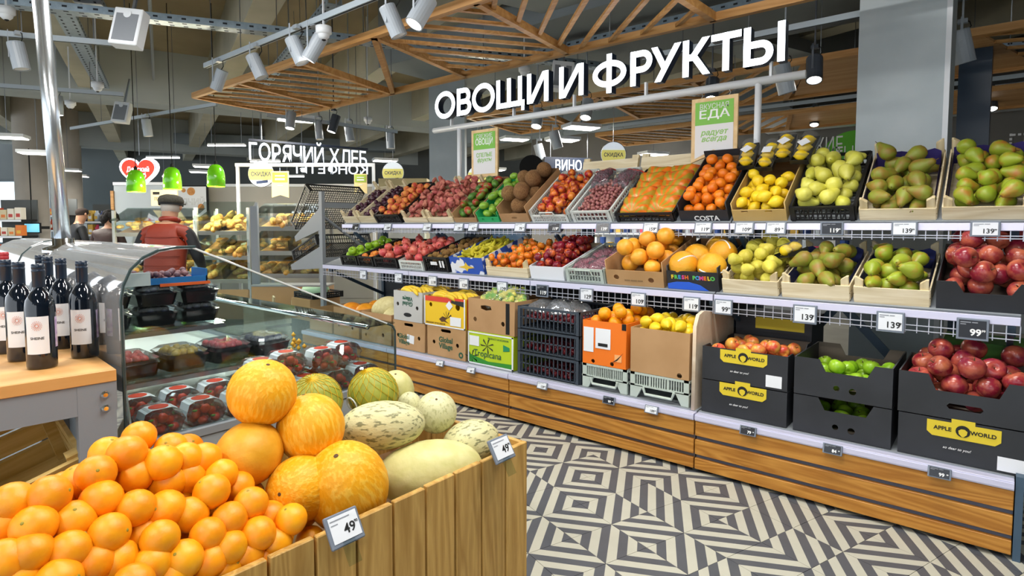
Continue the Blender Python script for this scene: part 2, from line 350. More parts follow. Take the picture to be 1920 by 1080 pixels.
# ---------------------------------------------------------------- produce gondolas, four sections
XJ = [.087, -1.29, -2.668, -4.046, -5.424]
YB, YM, YT = 3.166, 3.413, 3.655
AT, AM = R_(36), R_(17)
ZT, ZM, ZB = 1.425, 1.005, .345
SECL = ['wood fronted produce shelf section at the right, holding the black apple boxes', 'wood fronted produce shelf section with the orange box and grey plastic crates', 'wood fronted produce shelf section with the yellow and green banana boxes', 'wood fronted produce shelf section at the far left end with melon cartons']
def fence_mesh(x0, x1, z0, z1, pitch=.047):
    b = MB(); n = int((x1-x0)/pitch); r = .0022
    for k in range(n+1):
        x = x0+(x1-x0)*k/n; b.box(x-r, x+r, -r, r, z0, z1)
    for z in (z0+.012, (z0+z1)/2): b.box(x0, x1, -.006, -.002, z-r, z+r)
    return b
for s in range(4):
    x1, x0 = XJ[s]-.004, XJ[s+1]+.004; cx = (x0+x1)/2; hw = (x1-x0)/2
    g = thing('produce_shelf', SECL[s], 'shelf', (cx, YB, 0), group='produce shelf sections')
    obj('plinth', bx(-hw+.02, hw-.02, .05, .95, 0, .03), m_blackm, g)
    obj('body', bx(-hw, hw, .012, .98, .03, .315), mat('blue_grey_body', '#5c6478', rough=.5) if s == 0 else mat('dark_grey_body', '#625f64', rough=.5), g)
    for (z0, z1) in ((.022, .083), (.106, .19), (.213, .297)): obj('board', bx(-hw, hw, -.012, .012, z0, z1), m_oak, g, bev=.002)
    obj('base_deck', bx(-hw, hw, .03, .98, .315, .343), m_gmetal, g)
    obj('label_rail', MB().box(-hw, hw, -.02, .03, .3, .338).box(-hw, hw, -.024, -.02, .306, .332), m_strip, g, bev=.0015)
    # sloping middle and top shelves with wire fence and lit label rail
    for nm, (yy, zz, an, L, m1) in {'middle': (YM, ZM, AM, .62, m_strip), 'top': (YT, ZT, AT, .62, m_led)}.items():
        t = yy-YB
        d = obj('shelf_deck', bx(-hw, hw, 0, L, -.022, -.006), m_gmetal, g, (0, t+.012, zz), (an, 0, 0))
        obj('label_rail', bx(-hw, hw, t-.016, t, zz-.05, zz-.012), m1, g, bev=.002)
        fz = (zz-.125, zz-.05) if nm == 'middle' else (zz-.1, zz-.05)
        obj('wire_fence', fence_mesh(-hw, hw, *fz), m_wire, g, (0, t-.004, 0))
        for x in (-hw+.03, hw-.03): # brackets under the shelves
            b = MB().bar((x, t+.05, zz-.06), (x, .985, zz-.06+math.tan(an)*.45), .03, .06); b.bar((x, t+.12, zz-.1), (x, .985, zz-.38), .025, .03)
            obj('bracket', b, m_blue, g)
    for x in (-hw+.02, hw-.02): obj('upright', bx(x-.02, x+.02, .985, 1.06, 0, 1.62), m_blue, g)
    if s > 0: obj('back_panel', bx(-hw, hw, 1.0, 1.02, .345, .95), mat('back_panel_navy', '#1a2430', rough=.6), g)
    else: obj('cross_brace', MB().bar((-.25, 1.0, 1.0), (.3, 1.0, .4), .05, .012, (0, 1, 0)).bar((-.1, 1.03, 1.0), (-.55, 1.03, .4), .05, .012, (0, 1, 0)), m_blue, g)
    if s == 0: obj('end_panel', bx(hw+.004, hw+.03, -.01, 1.05, 0, .36), m_blue, g)
# birch divider between the lemon box and the apple boxes
out = [(0, 0), (.62, 0), (.62, .50), (.12, .56), (.05, .545), (.01, .48)]
o = obj('divider_panel', panel_mesh(out, th=.02), m_birch, None, (-1.318, 3.19, .343), (PI/2, 0, PI/2)); tag(o, 'pale birch divider board with rounded corner between lemon box and apple boxes', 'divider')
# ---------------------------------------------------------------- fruit kinds
def sphere_prof(n=9, rz=1.0, rr=1.0): return [(rr*math.sin(PI*k/n) if 0 < k < n else 0, -rz*math.cos(PI*k/n)) for k in range(n+1)]
def lathe_me(name, prof, n=16): return MB().lathe(prof, n).mesh(name, smooth=True, fix=True)
APPLE = [(0, -.7), (.16, -.8), (.42, -.84), (.74, -.64), (.95, -.22), (1, .14), (.93, .5), (.7, .78), (.42, .87), (.18, .78), (0, .58)]
PEAR = [(0, -.98), (.12, -1.0), (.4, -1.03), (.74, -.84), (.97, -.42), (1, -.1), (.88, .35), (.64, .82), (.48, 1.15), (.38, 1.42), (.2, 1.56), (0, 1.58)]
LEMON = [(0, -1.36), (.13, -1.3), (.24, -1.14), (.6, -.88), (.92, -.4), (1, 0), (.92, .4), (.6, .88), (.24, 1.14), (.13, 1.3), (0, 1.36)]
def peach_me(name, flat=1.0, dent=.1):
    m = MB().lathe([(r*(1), z*flat) for r, z in sphere_prof(10)], 18).mesh(name, True, True)
    for v in m.vertices:
        x, y, z = v.co; ph = math.atan2(y, x); k = 1-.1*math.exp(-(ph/.22)**2)*(1-abs(z)*.4); rad = math.hypot(x, y)
        v.co = (x*k, y*k, z*(1-dent*3*math.exp(-(rad/.3)**2)))
    return m
def banana_me(name, bend=1.0):
    pts = []; rr = []
    for k in range(9):
        t = k/8; a = (t-.5)*1.5*bend; pts.append((math.sin(a)*.11/bend*1.0, 0, .11/bend*(1-math.cos(a)))); rr.append([.006, .013, .0165, .018, .0185, .018, .0165, .012, .005][k])
    return MB().tube(pts, rr, 7).mesh(name, True, True)
stem_mat = mat('stem_brown', '#5a4326', rough=.8)
def stem_me(z0, z1, r=.05): return MB().tube([(0, 0, z0), (.03, 0, (z0+z1)/2), (.09, 0, z1)], r, 5).mesh('stem', True)
FR = {}
def fr(kind, me, mt, r, orient='any', stem=None, extra=None):
    me.materials.append(mt); FR[kind] = dict(me=me, r=r, o=orient, sub=[])
    if stem: stem.materials.append(stem_mat); FR[kind]['sub'].append(('stem', stem))
    for nm, m, mm in (extra or []): m.materials.append(mm); FR[kind]['sub'].append((nm, m))
CIT = dict(rough=.38, bump=.12, bscale=45)
fr('orange', lathe_me('orange', [(r*1.0, z*.96) for r, z in sphere_prof(12)], 22), mat('orange_peel', '#f59506', '#fdab16', scale=1.3, var=.13, lo=.3, hi=.7, **CIT), .0425)
orange_navel = MB().lathe([(0, .972), (.05, .972), (.09, .952), (.11, .9)], 8).mesh('stem_scar', True); FR['orange']['sub'].append(('stem_scar', orange_navel)); orange_navel.materials.append(mat('scar_green', '#9a8a2e', rough=.8))
fr('mandarin', lathe_me('mandarin', [(r, z*.86) for r, z in sphere_prof(9)], 14), mat('mandarin_peel', '#f07a0c', '#f88d1c', scale=1.3, var=.12, **CIT), .036)
fr('lemon', lathe_me('lemon', LEMON, 14), mat('lemon_peel', '#f3cb12', '#f8d831', scale=1.3, var=.1, **CIT), .034, 'lie')
fr('grapefruit', lathe_me('grapefruit', [(r, z*.93) for r, z in sphere_prof(11)], 18), mat('grapefruit_peel', '#f3a01f', '#f7b540', scale=1.2, var=.14, **CIT), .058)
fr('pomelo', lathe_me('pomelo', [(r, z*1.02) for r, z in sphere_prof(12)], 20), mat('pomelo_peel', '#eea21c', '#f4b735', scale=1.0, rough=.3, bump=.35, bscale=22, var=.06), .09)
fr('plum', lathe_me('plum', [(r, z*1.12) for r, z in sphere_prof(8)], 12), mat('plum_skin', '#2a1426', '#58283a', .3, scale=1.6, var=.3), .023)
fr('peach', peach_me('peach'), mat('peach_skin', '#e9a04a', '#c4453a', .75, scale=.9, lo=.38, hi=.62, var=.12), .035)
fr('flat_peach', peach_me('flat_peach', .58, .2), mat('flat_peach_skin', '#cf8a74', '#a8504c', .85, scale=1.3, lo=.3, hi=.62, var=.16), .034)
fr('nectarine', peach_me('nectarine'), mat('nectarine_skin', '#e8842e', '#a01f2a', .28, scale=.9, lo=.42, hi=.6, var=.16), .034)
fr('dark_nectarine', peach_me('dark_nectarine'), mat('dark_nectarine_skin', '#d9622a', '#7e1626', .26, scale=.9, lo=.3, hi=.52, var=.18), .033)
fr('apricot', peach_me('apricot'), mat('apricot_skin', '#f0a23c', '#d9652f', .6, scale=.9, var=.12), .029)
fr('mango', lathe_me('mango', [(r*.8, z*1.2) for r, z in sphere_prof(9)], 14), mat('mango_skin', '#6f8a2c', '#a8342a', .35, scale=.7, lo=.42, hi=.56, var=.12), .045, 'lie')
fr('avocado', lathe_me('avocado', [(r*.85, z*1.25) for r, z in sphere_prof(9)], 14), mat('avocado_skin', '#2f5a22', '#5c8a2a', .35, scale=1.2, var=.16, bump=.2, bscale=30), .04, 'lie')
fr('green_mango', lathe_me('green_mango', [(r*.82, z*1.15) for r, z in sphere_prof(9)], 14), mat('green_mango_skin', '#6a9a2e', '#8fb53c', .35, scale=1, var=.12), .038, 'lie')
fr('coconut', lathe_me('coconut', sphere_prof(11, 1.05), 18), mat('coconut_husk', '#7d5430', '#b48a58', .95, scale=6, detail=8, lo=.25, hi=.75, var=.1, bump=.9, bscale=30), .062)
fr('yellow_pear', lathe_me('yellow_pear', PEAR, 16), mat('yellow_pear_skin', '#d2cf4a', '#dcd968', .42, scale=1.2, var=.1), .037, 'lie', stem_me(1.5, 1.95))
fr('brown_pear', lathe_me('brown_pear', [(r, z*1.1) for r, z in PEAR], 16), mat('brown_pear_skin', '#84902e', '#96752f', .5, scale=1.1, lo=.4, hi=.68, var=.14), .035, 'lie', stem_me(1.66, 2.1))
fr('green_pear', lathe_me('green_pear', [(r, z*.92) for r, z in PEAR], 16), mat('green_pear_skin', '#96a82c', '#b8762e', .42, scale=.8, lo=.5, hi=.74, var=.12), .037, 'lie', stem_me(1.38, 1.8))
fr('quince', lathe_me('quince', [(r, z*.86) for r, z in PEAR], 14), mat('quince_skin', '#c9c03c', '#d8cd58', .6, scale=1.6, var=.13, bump=.25, bscale=8), .037, 'lie')
fr('green_apple', lathe_me('green_apple', APPLE, 18), mat('green_apple_skin', '#86b81e', '#9fca34', .28, scale=1.2, var=.1), .04, 'any', stem_me(.5, 1.05))
fr('red_apple', lathe_me('red_apple', APPLE, 20), mat('red_apple_skin', '#862033', '#c0664a', .24, scale=.8, detail=5, lo=.42, hi=.66, var=.14), .05, 'any', stem_me(.5, 1.0))
fr('gala_apple', lathe_me('gala_apple', APPLE, 18), mat('gala_apple_skin', '#d8543c', '#e8b44e', .28, scale=.9, lo=.4, hi=.66, var=.1), .039, 'any', stem_me(.5, 1.0))
fr('pomegranate', lathe_me('pomegranate', [(r, z*.94) for r, z in sphere_prof(9)], 14), mat('pomegranate_skin', '#c93a3e', '#e08070', .4, scale=1, var=.14), .042)
crown = MB().tube([(0, 0, .85), (0, 0, 1.0), (0, 0, 1.25)], [.34, .24, .36], 7, cap=False).mesh('crown', True); crown.materials.append(mat('pomegranate_crown', '#c8604a', rough=.6)); FR['pomegranate']['sub'].append(('crown', crown))
fr('kiwi', lathe_me('kiwi', [(r*.84, z*1.08) for r, z in sphere_prof(8)], 12), mat('kiwi_skin', '#7a5a2c', '#93713c', .95, scale=3, var=.14, bump=.3, bscale=40), .03, 'lie')
fr('persimmon', lathe_me('persimmon', [(r, z*.76) for r, z in sphere_prof(9)], 14), mat('persimmon_skin', '#ee9020', '#e56f1c', .35, scale=.9, var=.13), .031)
cal = MB()
for k in range(4): cal.box(-.12, .12, .05, .52, .73, .78, M=Matrix.Rotation(k*PI/2, 4, 'Z'))
cal = cal.mesh('calyx'); cal.materials.append(mat('calyx_green', '#6f7a34', rough=.8)); FR['persimmon']['sub'].append(('calyx', cal))
def melon_me(name, k): return lathe_me(name, [(r, z*k) for r, z in sphere_prof(18)], 32)
fr('baby_banana', banana_me('baby_banana', 1.2), mat('baby_banana_skin', '#bcb52a', '#d6c83a', .5, scale=12, var=.12), .03, 'flat')
fr('banana', banana_me('banana'), mat('banana_skin', '#e2b91e', '#efcf3c', .5, scale=9, var=.08), .03, 'flat')
UNIT = {'baby_banana', 'banana'}
NF = [0]
def put(kind, Mw, s, label, cat, group):
    k = FR[kind]; o = bpy.data.objects.new(kind, k['me']); COL.objects.link(o); o.matrix_world = Mw @ Matrix.Scale(1 if kind in UNIT else s, 4)
    tag(o, label, cat, group); NF[0] += 1
    for nm, m in k['sub']:
        c = bpy.data.objects.new(nm, m); COL.objects.link(c); c.parent = o
    return o
def rand_rot(o):
    if o == 'lie': return Euler((PI/2+random.uniform(-.5, .5), random.uniform(-.3, .3), random.uniform(0, 2*PI))).to_matrix().to_4x4()
    if o == 'flat': return Euler((random.uniform(-.3, .3)+PI/2*random.choice((0, 0, 1)), random.uniform(-.3, .3), random.uniform(-.5, .5)+PI/2)).to_matrix().to_4x4()
    return Euler((random.gauss(0, .75), random.gauss(0, .75), random.uniform(0, 2*PI))).to_matrix().to_4x4()
def pack(x0, x1, y0, y1, r, n, z0=0.0, jit=.08, slope=None, tries=34):
    """drop n balls of radius about r into a box; each settles on what lies below"""
    P = np.zeros((0, 4)); out = []
    for i in range(n):
        ri = r*(1+rng.uniform(-jit, jit)); best = None
        cx = rng.uniform(x0+ri, max(x1-ri, x0+ri+1e-4), tries); cy = rng.uniform(y0+ri, max(y1-ri, y0+ri+1e-4), tries)
        z = np.full(tries, z0+ri)
        if len(P):
            dx = cx[:, None]-P[None, :, 0]; dy = cy[:, None]-P[None, :, 1]; rs = (ri+P[None, :, 3])*.97; d2 = rs**2-dx**2-dy**2
            zz = np.where(d2 > 0, P[None, :, 2]+np.sqrt(np.maximum(d2, 0)), -9); z = np.maximum(z, zz.max(1))
        cost = z + (slope(cx, cy) if slope is not None else 0)
        b = int(np.argmin(cost)); P = np.vstack([P, [cx[b], cy[b], z[b], ri]]); out.append((cx[b], cy[b], z[b], ri))
    return out
def frame(xc, y, z, a, yaw=0): return Matrix.Translation((xc, y, z)) @ Matrix.Rotation(yaw, 4, 'Z') @ Matrix.Rotation(a, 4, 'X')
def fill(kind, Fm, W, L, n, label, cat, group, z0=.012, y0=.01, y1=None, mix=None, heap=0.0, r=None, xin=.012):
    r = r or FR[kind]['r']
    sl = (lambda x, y: heap*((x/(W/2))**2)*.03) if heap else None
    P = pack(-W/2+xin, W/2-xin, y0, (y1 or L-.012), r, n, z0, slope=sl)
    vis = [not any(q is not p and q[2] > p[2]+.35*r and math.hypot(q[0]-p[0], q[1]-p[1]) < 1.05*r for q in P) for p in P]
    top = sorted([i for i in range(len(P)) if vis[i]], key=lambda i: P[i][1]); rows = []; place = {}
    for i in top:
        if rows and P[i][1]-P[rows[-1][0]][1] < 1.5*r: rows[-1].append(i)
        else: rows.append([i])
    for a, rw in enumerate(rows):
        for b, i in enumerate(sorted(rw, key=lambda i: P[i][0])): place[i] = ', %s row from front, %s from left' % (ORD(a+1), ORD(b+1))
    for i, (x, y, z, ri) in enumerate(P):
        kd = kind if not mix else random.choices([kind]+[q[0] for q in mix], [1]+[q[1] for q in mix])[0]
        put(kd, Fm @ Matrix.Translation((x, y, z)) @ rand_rot(FR[kd]['o']), ri, (label if not isinstance(label, dict) else label[kd])+place.get(i, ', buried below others'), cat if not isinstance(cat, dict) else cat[kd], group if not isinstance(group, dict) else group[kd])
# ---------------------------------------------------------------- crate kinds (local x across, y up the shelf, z out of the shelf)
def crate_root(name, label, Fm, group=None):
    t = thing(name, label, 'crate' if 'crate' in name else 'box', group=group); t.matrix_world = Fm; return t
def wood_crate(Fm, W, L, label, h=.085, liner=None, post=.135, gap=True):
    t = crate_root('wooden_crate', label, Fm); e = .007
    obj('base', bx(-W/2, W/2, 0, L, 0, .006), m_pale, t)
    obj('front_board', bx(-W/2, W/2, 0, e, .004, h), m_pale, t); obj('back_board', bx(-W/2, W/2, L-e, L, .004, h), m_pale, t)
    for s in (-1, 1):
        for z0, z1 in ((.006, h*.47), (h*.55, h)): obj('side_board', bx(s*(W/2)-e/2, s*(W/2)+e/2, e, L-e, z0, z1), m_palez if False else m_pale, t)
        for y0, tall in ((e, post), (L-.034, post+.02)):
            b = MB(); xx = s*(W/2-e/2); w_ = .036
            vs = [(xx, y0, .006), (xx-s*w_, y0, .006), (xx-s*w_, y0, tall-.02), (xx-s*w_*.25, y0, tall), (xx, y0, tall)]; vs2 = [(a, y0+.022, c) for a, bb, c in vs]
            b.add(vs+vs2, [(0, 1, 2, 3, 4), (9, 8, 7, 6, 5), (0, 5, 6, 1), (1, 6, 7, 2), (2, 7, 8, 3), (3, 8, 9, 4), (4, 9, 5, 0)]); obj('corner_post', b, m_palez, t, fix=True)
    if liner:
        n = 10; rows = []
        for zz in (.012, h+.035): rows.append([(-W/2+.014+(W-.028)*k/n, L-.05+.006*math.sin(k*1.7), zz+(.008*math.sin(k*2.3) if zz > .05 else 0)) for k in range(n+1)])
        b = MB().grid(rows)
        for s in (-1, 1): b.grid([[(s*(W/2-.014), .02+(L-.07)*k/6, zz+(.006*math.sin(k*2.1+s) if zz > .05 else 0)) for k in range(7)] for zz in (.012, h+.012)])
        obj('paper_liner', b, liner, t)
    return t
def plastic_crate(Fm, W, L, label, mt, h=.12, name='plastic_crate', bars=.022, front_low=False, band=False, handle=False, feet=False):
    t = crate_root(name, label, Fm); e = .006; r = .0035
    obj('base', lattice(W, L, .03), mt, t)
    for nm, (ax, pos, ln) in {'front_wall': ('x', 0, W), 'back_wall': ('x', L, W), 'side_wall': ('y', -W/2, L), 'side_wall.001': ('y', W/2, L)}.items():
        b = MB(); hh = h*.62 if (front_low and nm == 'front_wall') else h; n = max(4, int(ln/bars))
        def q(u0, u1, z0, z1, dd=e/2):
            if ax == 'x': b.box(-W/2+u0, -W/2+u1, pos-dd, pos+dd, z0, z1)
            else: b.box(pos-dd, pos+dd, u0, u1, z0, z1)
        q(0, ln, 0, .014); q(0, ln, hh-.016, hh, .007); q(0, ln, hh*.5-.004, hh*.5+.004)
        for k in range(n+1): u = min(max(ln*k/n-r, 0), ln-2*r); q(u, u+2*r, .01, hh-.01)
        q(0, .022, 0, hh, .008); q(ln-.022, ln, 0, hh, .008)
        if band and nm == 'front_wall': q(ln*.36, ln*.64, hh*.5, hh)
        obj(nm.split('.')[0], b, mt, t)
    if handle: obj('handle', MB().tube([(-.07, -.012, h*.55), (-.06, -.02, h*.95), (.06, -.02, h*.95), (.07, -.012, h*.55)], .006, 6), mt, t)
    return t
def lattice(W, L, s):
    b = MB(); n = int(W/s); m = int(L/s)
    for k in range(n+1): x = -W/2+W*k/n; b.box(x-.003, x+.003, 0, L, 0, .006)
    for k in range(m+1): y = L*k/m; b.box(-W/2, W/2, y-.003, y+.003, .001, .005)
    return b
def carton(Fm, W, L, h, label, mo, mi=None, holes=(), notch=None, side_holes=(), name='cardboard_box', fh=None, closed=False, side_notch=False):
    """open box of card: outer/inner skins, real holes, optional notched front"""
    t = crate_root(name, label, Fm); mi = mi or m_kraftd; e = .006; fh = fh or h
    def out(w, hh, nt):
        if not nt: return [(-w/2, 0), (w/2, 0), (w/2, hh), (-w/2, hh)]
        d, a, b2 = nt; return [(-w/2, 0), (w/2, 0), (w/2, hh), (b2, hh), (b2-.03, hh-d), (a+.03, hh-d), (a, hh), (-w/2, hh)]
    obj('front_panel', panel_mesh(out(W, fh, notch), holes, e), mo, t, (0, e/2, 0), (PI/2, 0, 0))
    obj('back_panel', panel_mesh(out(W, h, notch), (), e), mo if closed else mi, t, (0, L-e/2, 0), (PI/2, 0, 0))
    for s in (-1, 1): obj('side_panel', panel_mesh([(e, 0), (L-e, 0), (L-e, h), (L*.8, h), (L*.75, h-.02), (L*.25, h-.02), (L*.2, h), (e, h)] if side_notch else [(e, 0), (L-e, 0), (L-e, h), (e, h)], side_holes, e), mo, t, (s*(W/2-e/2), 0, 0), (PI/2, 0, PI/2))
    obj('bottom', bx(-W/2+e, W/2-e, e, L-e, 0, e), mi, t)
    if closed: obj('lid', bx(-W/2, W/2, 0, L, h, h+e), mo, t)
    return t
# ---------------------------------------------------------------- top shelf, left to right
m_purple = mat('violet_tissue', '#3a2f78', rough=.8); m_blueliner = mat('blue_tissue', '#27306e', rough=.8)
m_wplast = mat('white_plastic', '#d5dcd8', rough=.4); m_gplast = mat('grey_green_plastic', '#b9c6be', rough=.45); m_dplast = mat('dark_grey_plastic', '#39424d', rough=.45)
m_greencard = mat('green_card', '#2fae6a', rough=.6)
LT = .58
def tf(x0, x1, a=AT): return frame((x0+x1)/2, YT+.03, ZT, a), (x1-x0)-.012
def mf(x0, x1): return frame((x0+x1)/2, YM+.03, ZM, AM), (x1-x0)-.012
def grapes(name, Fm, W, y0, y1, n, r, mt, label, cat, z0=.01, zt=.07):
    b = MB(); pr = sphere_prof(5)
    for (x, y, z, ri) in pack(-W/2, W/2, y0, y1, r, n, z0, tries=16): b.lathe([(q*ri, w_*ri*1.1) for q, w_ in pr], 7, M=Matrix.Translation((x, y, z)))
    o = obj(name, b, mt, smooth=True); o.matrix_world = Fm; tag(o, label, cat, None, 'stuff'); return o
Fm, Wd = tf(-5.41, -5.15); wood_crate(Fm, Wd, LT, 'narrow wooden crate of dark plums at the left end of the top shelf', post=.15)
fill('plum', Fm, Wd, LT, 66, 'dark plum in the leftmost top-shelf crate', 'plum', 'plums in the leftmost top crate')
Fm, Wd = tf(-5.14, -4.86); wood_crate(Fm, Wd, LT, 'second wooden crate of dark plums, beside the black peach crate', post=.15)
fill('plum', Fm, Wd, LT, 70, 'dark plum in the second top-shelf crate', 'plum', 'plums in the second top crate')
Fm, Wd = tf(-4.85, -4.45); plastic_crate(Fm, Wd, LT, 'black plastic lattice crate of yellow peaches on the top shelf', m_black, .1)
fill('peach', Fm, Wd, LT, 46, 'yellow-red peach in the black top-shelf crate', 'peach', 'peaches in the black crate', y0=.03)
Fm, Wd = tf(-4.43, -4.09); wood_crate(Fm, Wd, LT, 'wooden crate of flat peaches next to the black peach crate', h=.06)
fill('flat_peach', Fm, Wd, LT, 58, 'flat peach in the left flat-peach crate', 'peach', 'flat peaches, left crate')
Fm, Wd = tf(-4.08, -3.75); wood_crate(Fm, Wd, LT, 'wooden crate of flat peaches next to the avocados', h=.06)
fill('flat_peach', Fm, Wd, LT, 58, 'flat peach in the right flat-peach crate', 'peach', 'flat peaches, right crate')
Fm, Wd = tf(-3.74, -3.46); carton(Fm, Wd, LT, .1, 'shallow kraft box of avocados and red mangoes on the top shelf', m_kraft, fh=.05)
lb = {'avocado': 'dark avocado in the kraft top-shelf box', 'mango': 'red-green mango in the kraft top-shelf box'}
fill('avocado', Fm, Wd, LT, 24, lb, {'avocado': 'avocado', 'mango': 'mango'}, {'avocado': 'avocados on the top shelf', 'mango': 'mangoes on the top shelf'}, mix=[('mango', 1.1)])
Fm, Wd = tf(-3.45, -3.2); carton(Fm, Wd, LT, .1, 'bright green printed box of green mangoes on the top shelf', m_greencard, m_greencard, fh=.055, holes=[circ(-.06, .03, .014), circ(.05, .03, .014)])
fill('green_mango', Fm, Wd, LT, 20, 'green mango in the bright green box', 'mango', 'green mangoes in the green box', z0=.02)
Fm, Wd = tf(-3.19, -2.88); carton(Fm, Wd, LT, .15, 'kraft carton of coconuts on the top shelf', m_kraft, fh=.085, holes=[circ(0, .045, .03, .012)])
fill('coconut', Fm, Wd, LT, 10, 'hairy brown coconut in its kraft carton', 'coconut', 'coconuts on the top shelf', z0=.04)
Fm, Wd = tf(-2.86, -2.5); plastic_crate(Fm, Wd, LT, 'white plastic crate of nectarines on the top shelf', m_wplast, .11, front_low=True, handle=True)
fill('nectarine', Fm, Wd, LT, 52, 'red-orange nectarine in the white top-shelf crate', 'nectarine', 'nectarines on the top shelf', y0=.03)
# white crate of pink grapes with two bagged bunches
Fm, Wd = tf(-2.47, -2.13); plastic_crate(Fm, Wd, LT, 'white plastic crate of pink grapes on the top shelf', m_wplast, .1, bars=.03)
grapes('grape_heap', Fm, Wd-.06, .02, .42, 420, .0135, mat('pink_grape', '#9a5a5e', '#b47a70', .4, scale=30), 'loose pink grapes heaped in the white crate on the top shelf', 'grapes')
def bag(name, Fm, W, L, H, mt, label, cat, group=None, seed=0, inner=None, band=None):
    r = random.Random(seed); n, m = 16, 14; rows = []
    for i in range(n+1):
        u = i/n; row = []
        for k in range(m+1):
            v = k/m; e_ = max(0, (1-(2*u-1)**4)*(1-(2*v-1)**4)); z = H*(e_**.6)*(1+.16*math.sin(u*9+seed)*math.cos(v*7+seed)) + r.uniform(-.05, .05)*H
            row.append(((v-.5)*W, u*L, max(.002, z)))
        rows.append(row)
    b = MB().grid(rows); b.grid([[(x, y, -.001) for x, y, z in rr][::-1] for rr in rows])
    t = thing(name, label, cat, group=group); t.matrix_world = Fm
    obj('film', b, mt, t, smooth=True)
    if inner:
        im, rr_, cnt = inner; b = MB(); pr = sphere_prof(5)
        for _ in range(cnt):
            u, v = r.uniform(.08, .92), r.uniform(.08, .92); e_ = (1-(2*u-1)**4)*(1-(2*v-1)**4); zz = max(rr_, H*(e_**.6)*.9-rr_*r.uniform(.9, 1.6))
            b.lathe([(q*rr_, w_*rr_) for q, w_ in pr], 7, M=Matrix.Translation(((v-.5)*W, u*L, zz)))
        o = obj('grapes', b, im, t, smooth=True); o['kind'] = 'stuff'
    if band: obj('zip_strip', MB().tube([((v-.5)*W*.96, L*.96-.03*math.sin(v*3.1), H*.55*(math.sin(v*PI)**.5)+.01) for v in [k/10 for k in range(11)]], .006, 6), band, t)
    return t
m_redzip = mat('red_zip', '#d6332a', rough=.4); m_dkgrape = mat('red_grape', '#4e2236', '#7a3a48', .3, scale=25); m_grgrape = mat('green_grape', '#a3b53a', '#c3c95a', .35, scale=25)
for k, (dx, dy, rz) in enumerate(((-.075, .34, .25), (.085, .32, -.3))):
    bag('grape_bag', Fm @ Matrix.Translation((dx, dy, .09)) @ Matrix.Rotation(rz, 4, 'Z'), .17, .22, .06, m_film, ['clear red-edged bag of dark grapes at the upper left of the pink grapes', 'clear red-edged bag of dark grapes at the upper right of the pink grapes'][k], 'bag', 'grape bags on pink grapes', k+3, (m_dkgrape, .011, 130), m_redzip)
# black tray of striped grape bags
Fm, Wd = tf(-2.1, -1.66); plastic_crate(Fm, Wd, LT, 'shallow black plastic crate of orange striped grape bags', m_black, .075, bars=.05)
def striped():
    m = bpy.data.materials.new('striped_film'); m.use_nodes = True; nt = m.node_tree; L = nt.links.new; b = nt.nodes['Principled BSDF']; b.inputs['Roughness'].default_value = .4; b.inputs['Coat Weight'].default_value = .12
    tc = nn(nt, 'ShaderNodeTexCoord'); sx = nn(nt, 'ShaderNodeSeparateXYZ'); L(tc.outputs['Object'], sx.inputs[0])
    at = nn(nt, 'ShaderNodeMath', operation='ARCTAN2'); L(sx.outputs[1], at.inputs[0]); L(sx.outputs[0], at.inputs[1])
    mu = nn(nt, 'ShaderNodeMath', operation='MULTIPLY'); mu.inputs[1].default_value = 14; L(at.outputs[0], mu.inputs[0])
    sn = nn(nt, 'ShaderNodeMath', operation='SINE'); L(mu.outputs[0], sn.inputs[0])
    cr = nn(nt, 'ShaderNodeValToRGB'); e = cr.color_ramp.elements; e[0].position = .0; e[0].color = lin('#b59a2c'); e[1].position = .3; e[1].color = lin('#ea7a1a'); L(sn.outputs[0], cr.inputs[0]); L(cr.outputs[0], b.inputs['Base Color'])
    return m
m_striped = striped()
BL = [['lowest', 'second lowest', 'middle', 'second highest', 'highest'][i]+' of the left row of orange striped grape bags' for i in range(5)], [['lowest', 'second lowest', 'middle', 'second highest', 'highest'][i]+' of the right row of orange striped grape bags' for i in range(5)]
for k in range(5):
    for j, dx in enumerate((-.1, .1)):
        bag('grape_bag', Fm @ Matrix.Translation((dx, .03+k*.098, .03+.012*(k % 2))) @ Matrix.Rotation(R_(14), 4, 'X') @ Matrix.Rotation(random.uniform(-.08, .08), 4, 'Z'), .215, .17, .06, m_striped, BL[j][k], 'bag', 'orange striped grape bags', k*3+j, None, m_redzip)
# back boards of two more wooden crates standing behind
for k, (x0, x1) in enumerate(((-2.77, -2.25), (-2.22, -1.62))):
    p = frame((x0+x1)/2, 4.2, 1.62, R_(-12)); t = thing('wooden_crate', ['empty wooden crate standing on edge behind the grapes', 'empty wooden crate standing on edge behind the striped bags'][k], 'crate'); t.matrix_world = p; w_ = x1-x0
    for z0 in (.0, .12, .235): obj('board', bx(-w_/2, w_/2, 0, .008, z0, z0+.095), m_pale, t)
    for x in (-w_/2+.03, w_/2-.03): obj('corner_post', bx(x-.03, x+.03, .008, .03, -.02, .36), m_palez, t)
    if k == 0: obj('printed_mark', MB().box(-.14, .1, -.002, 0, .15, .17), mat('red_print', '#b93a2e', rough=.7), t)
    obj('foot', MB().bar((0, .015, 0), (0, .06, -.25), .03), m_palez, t)
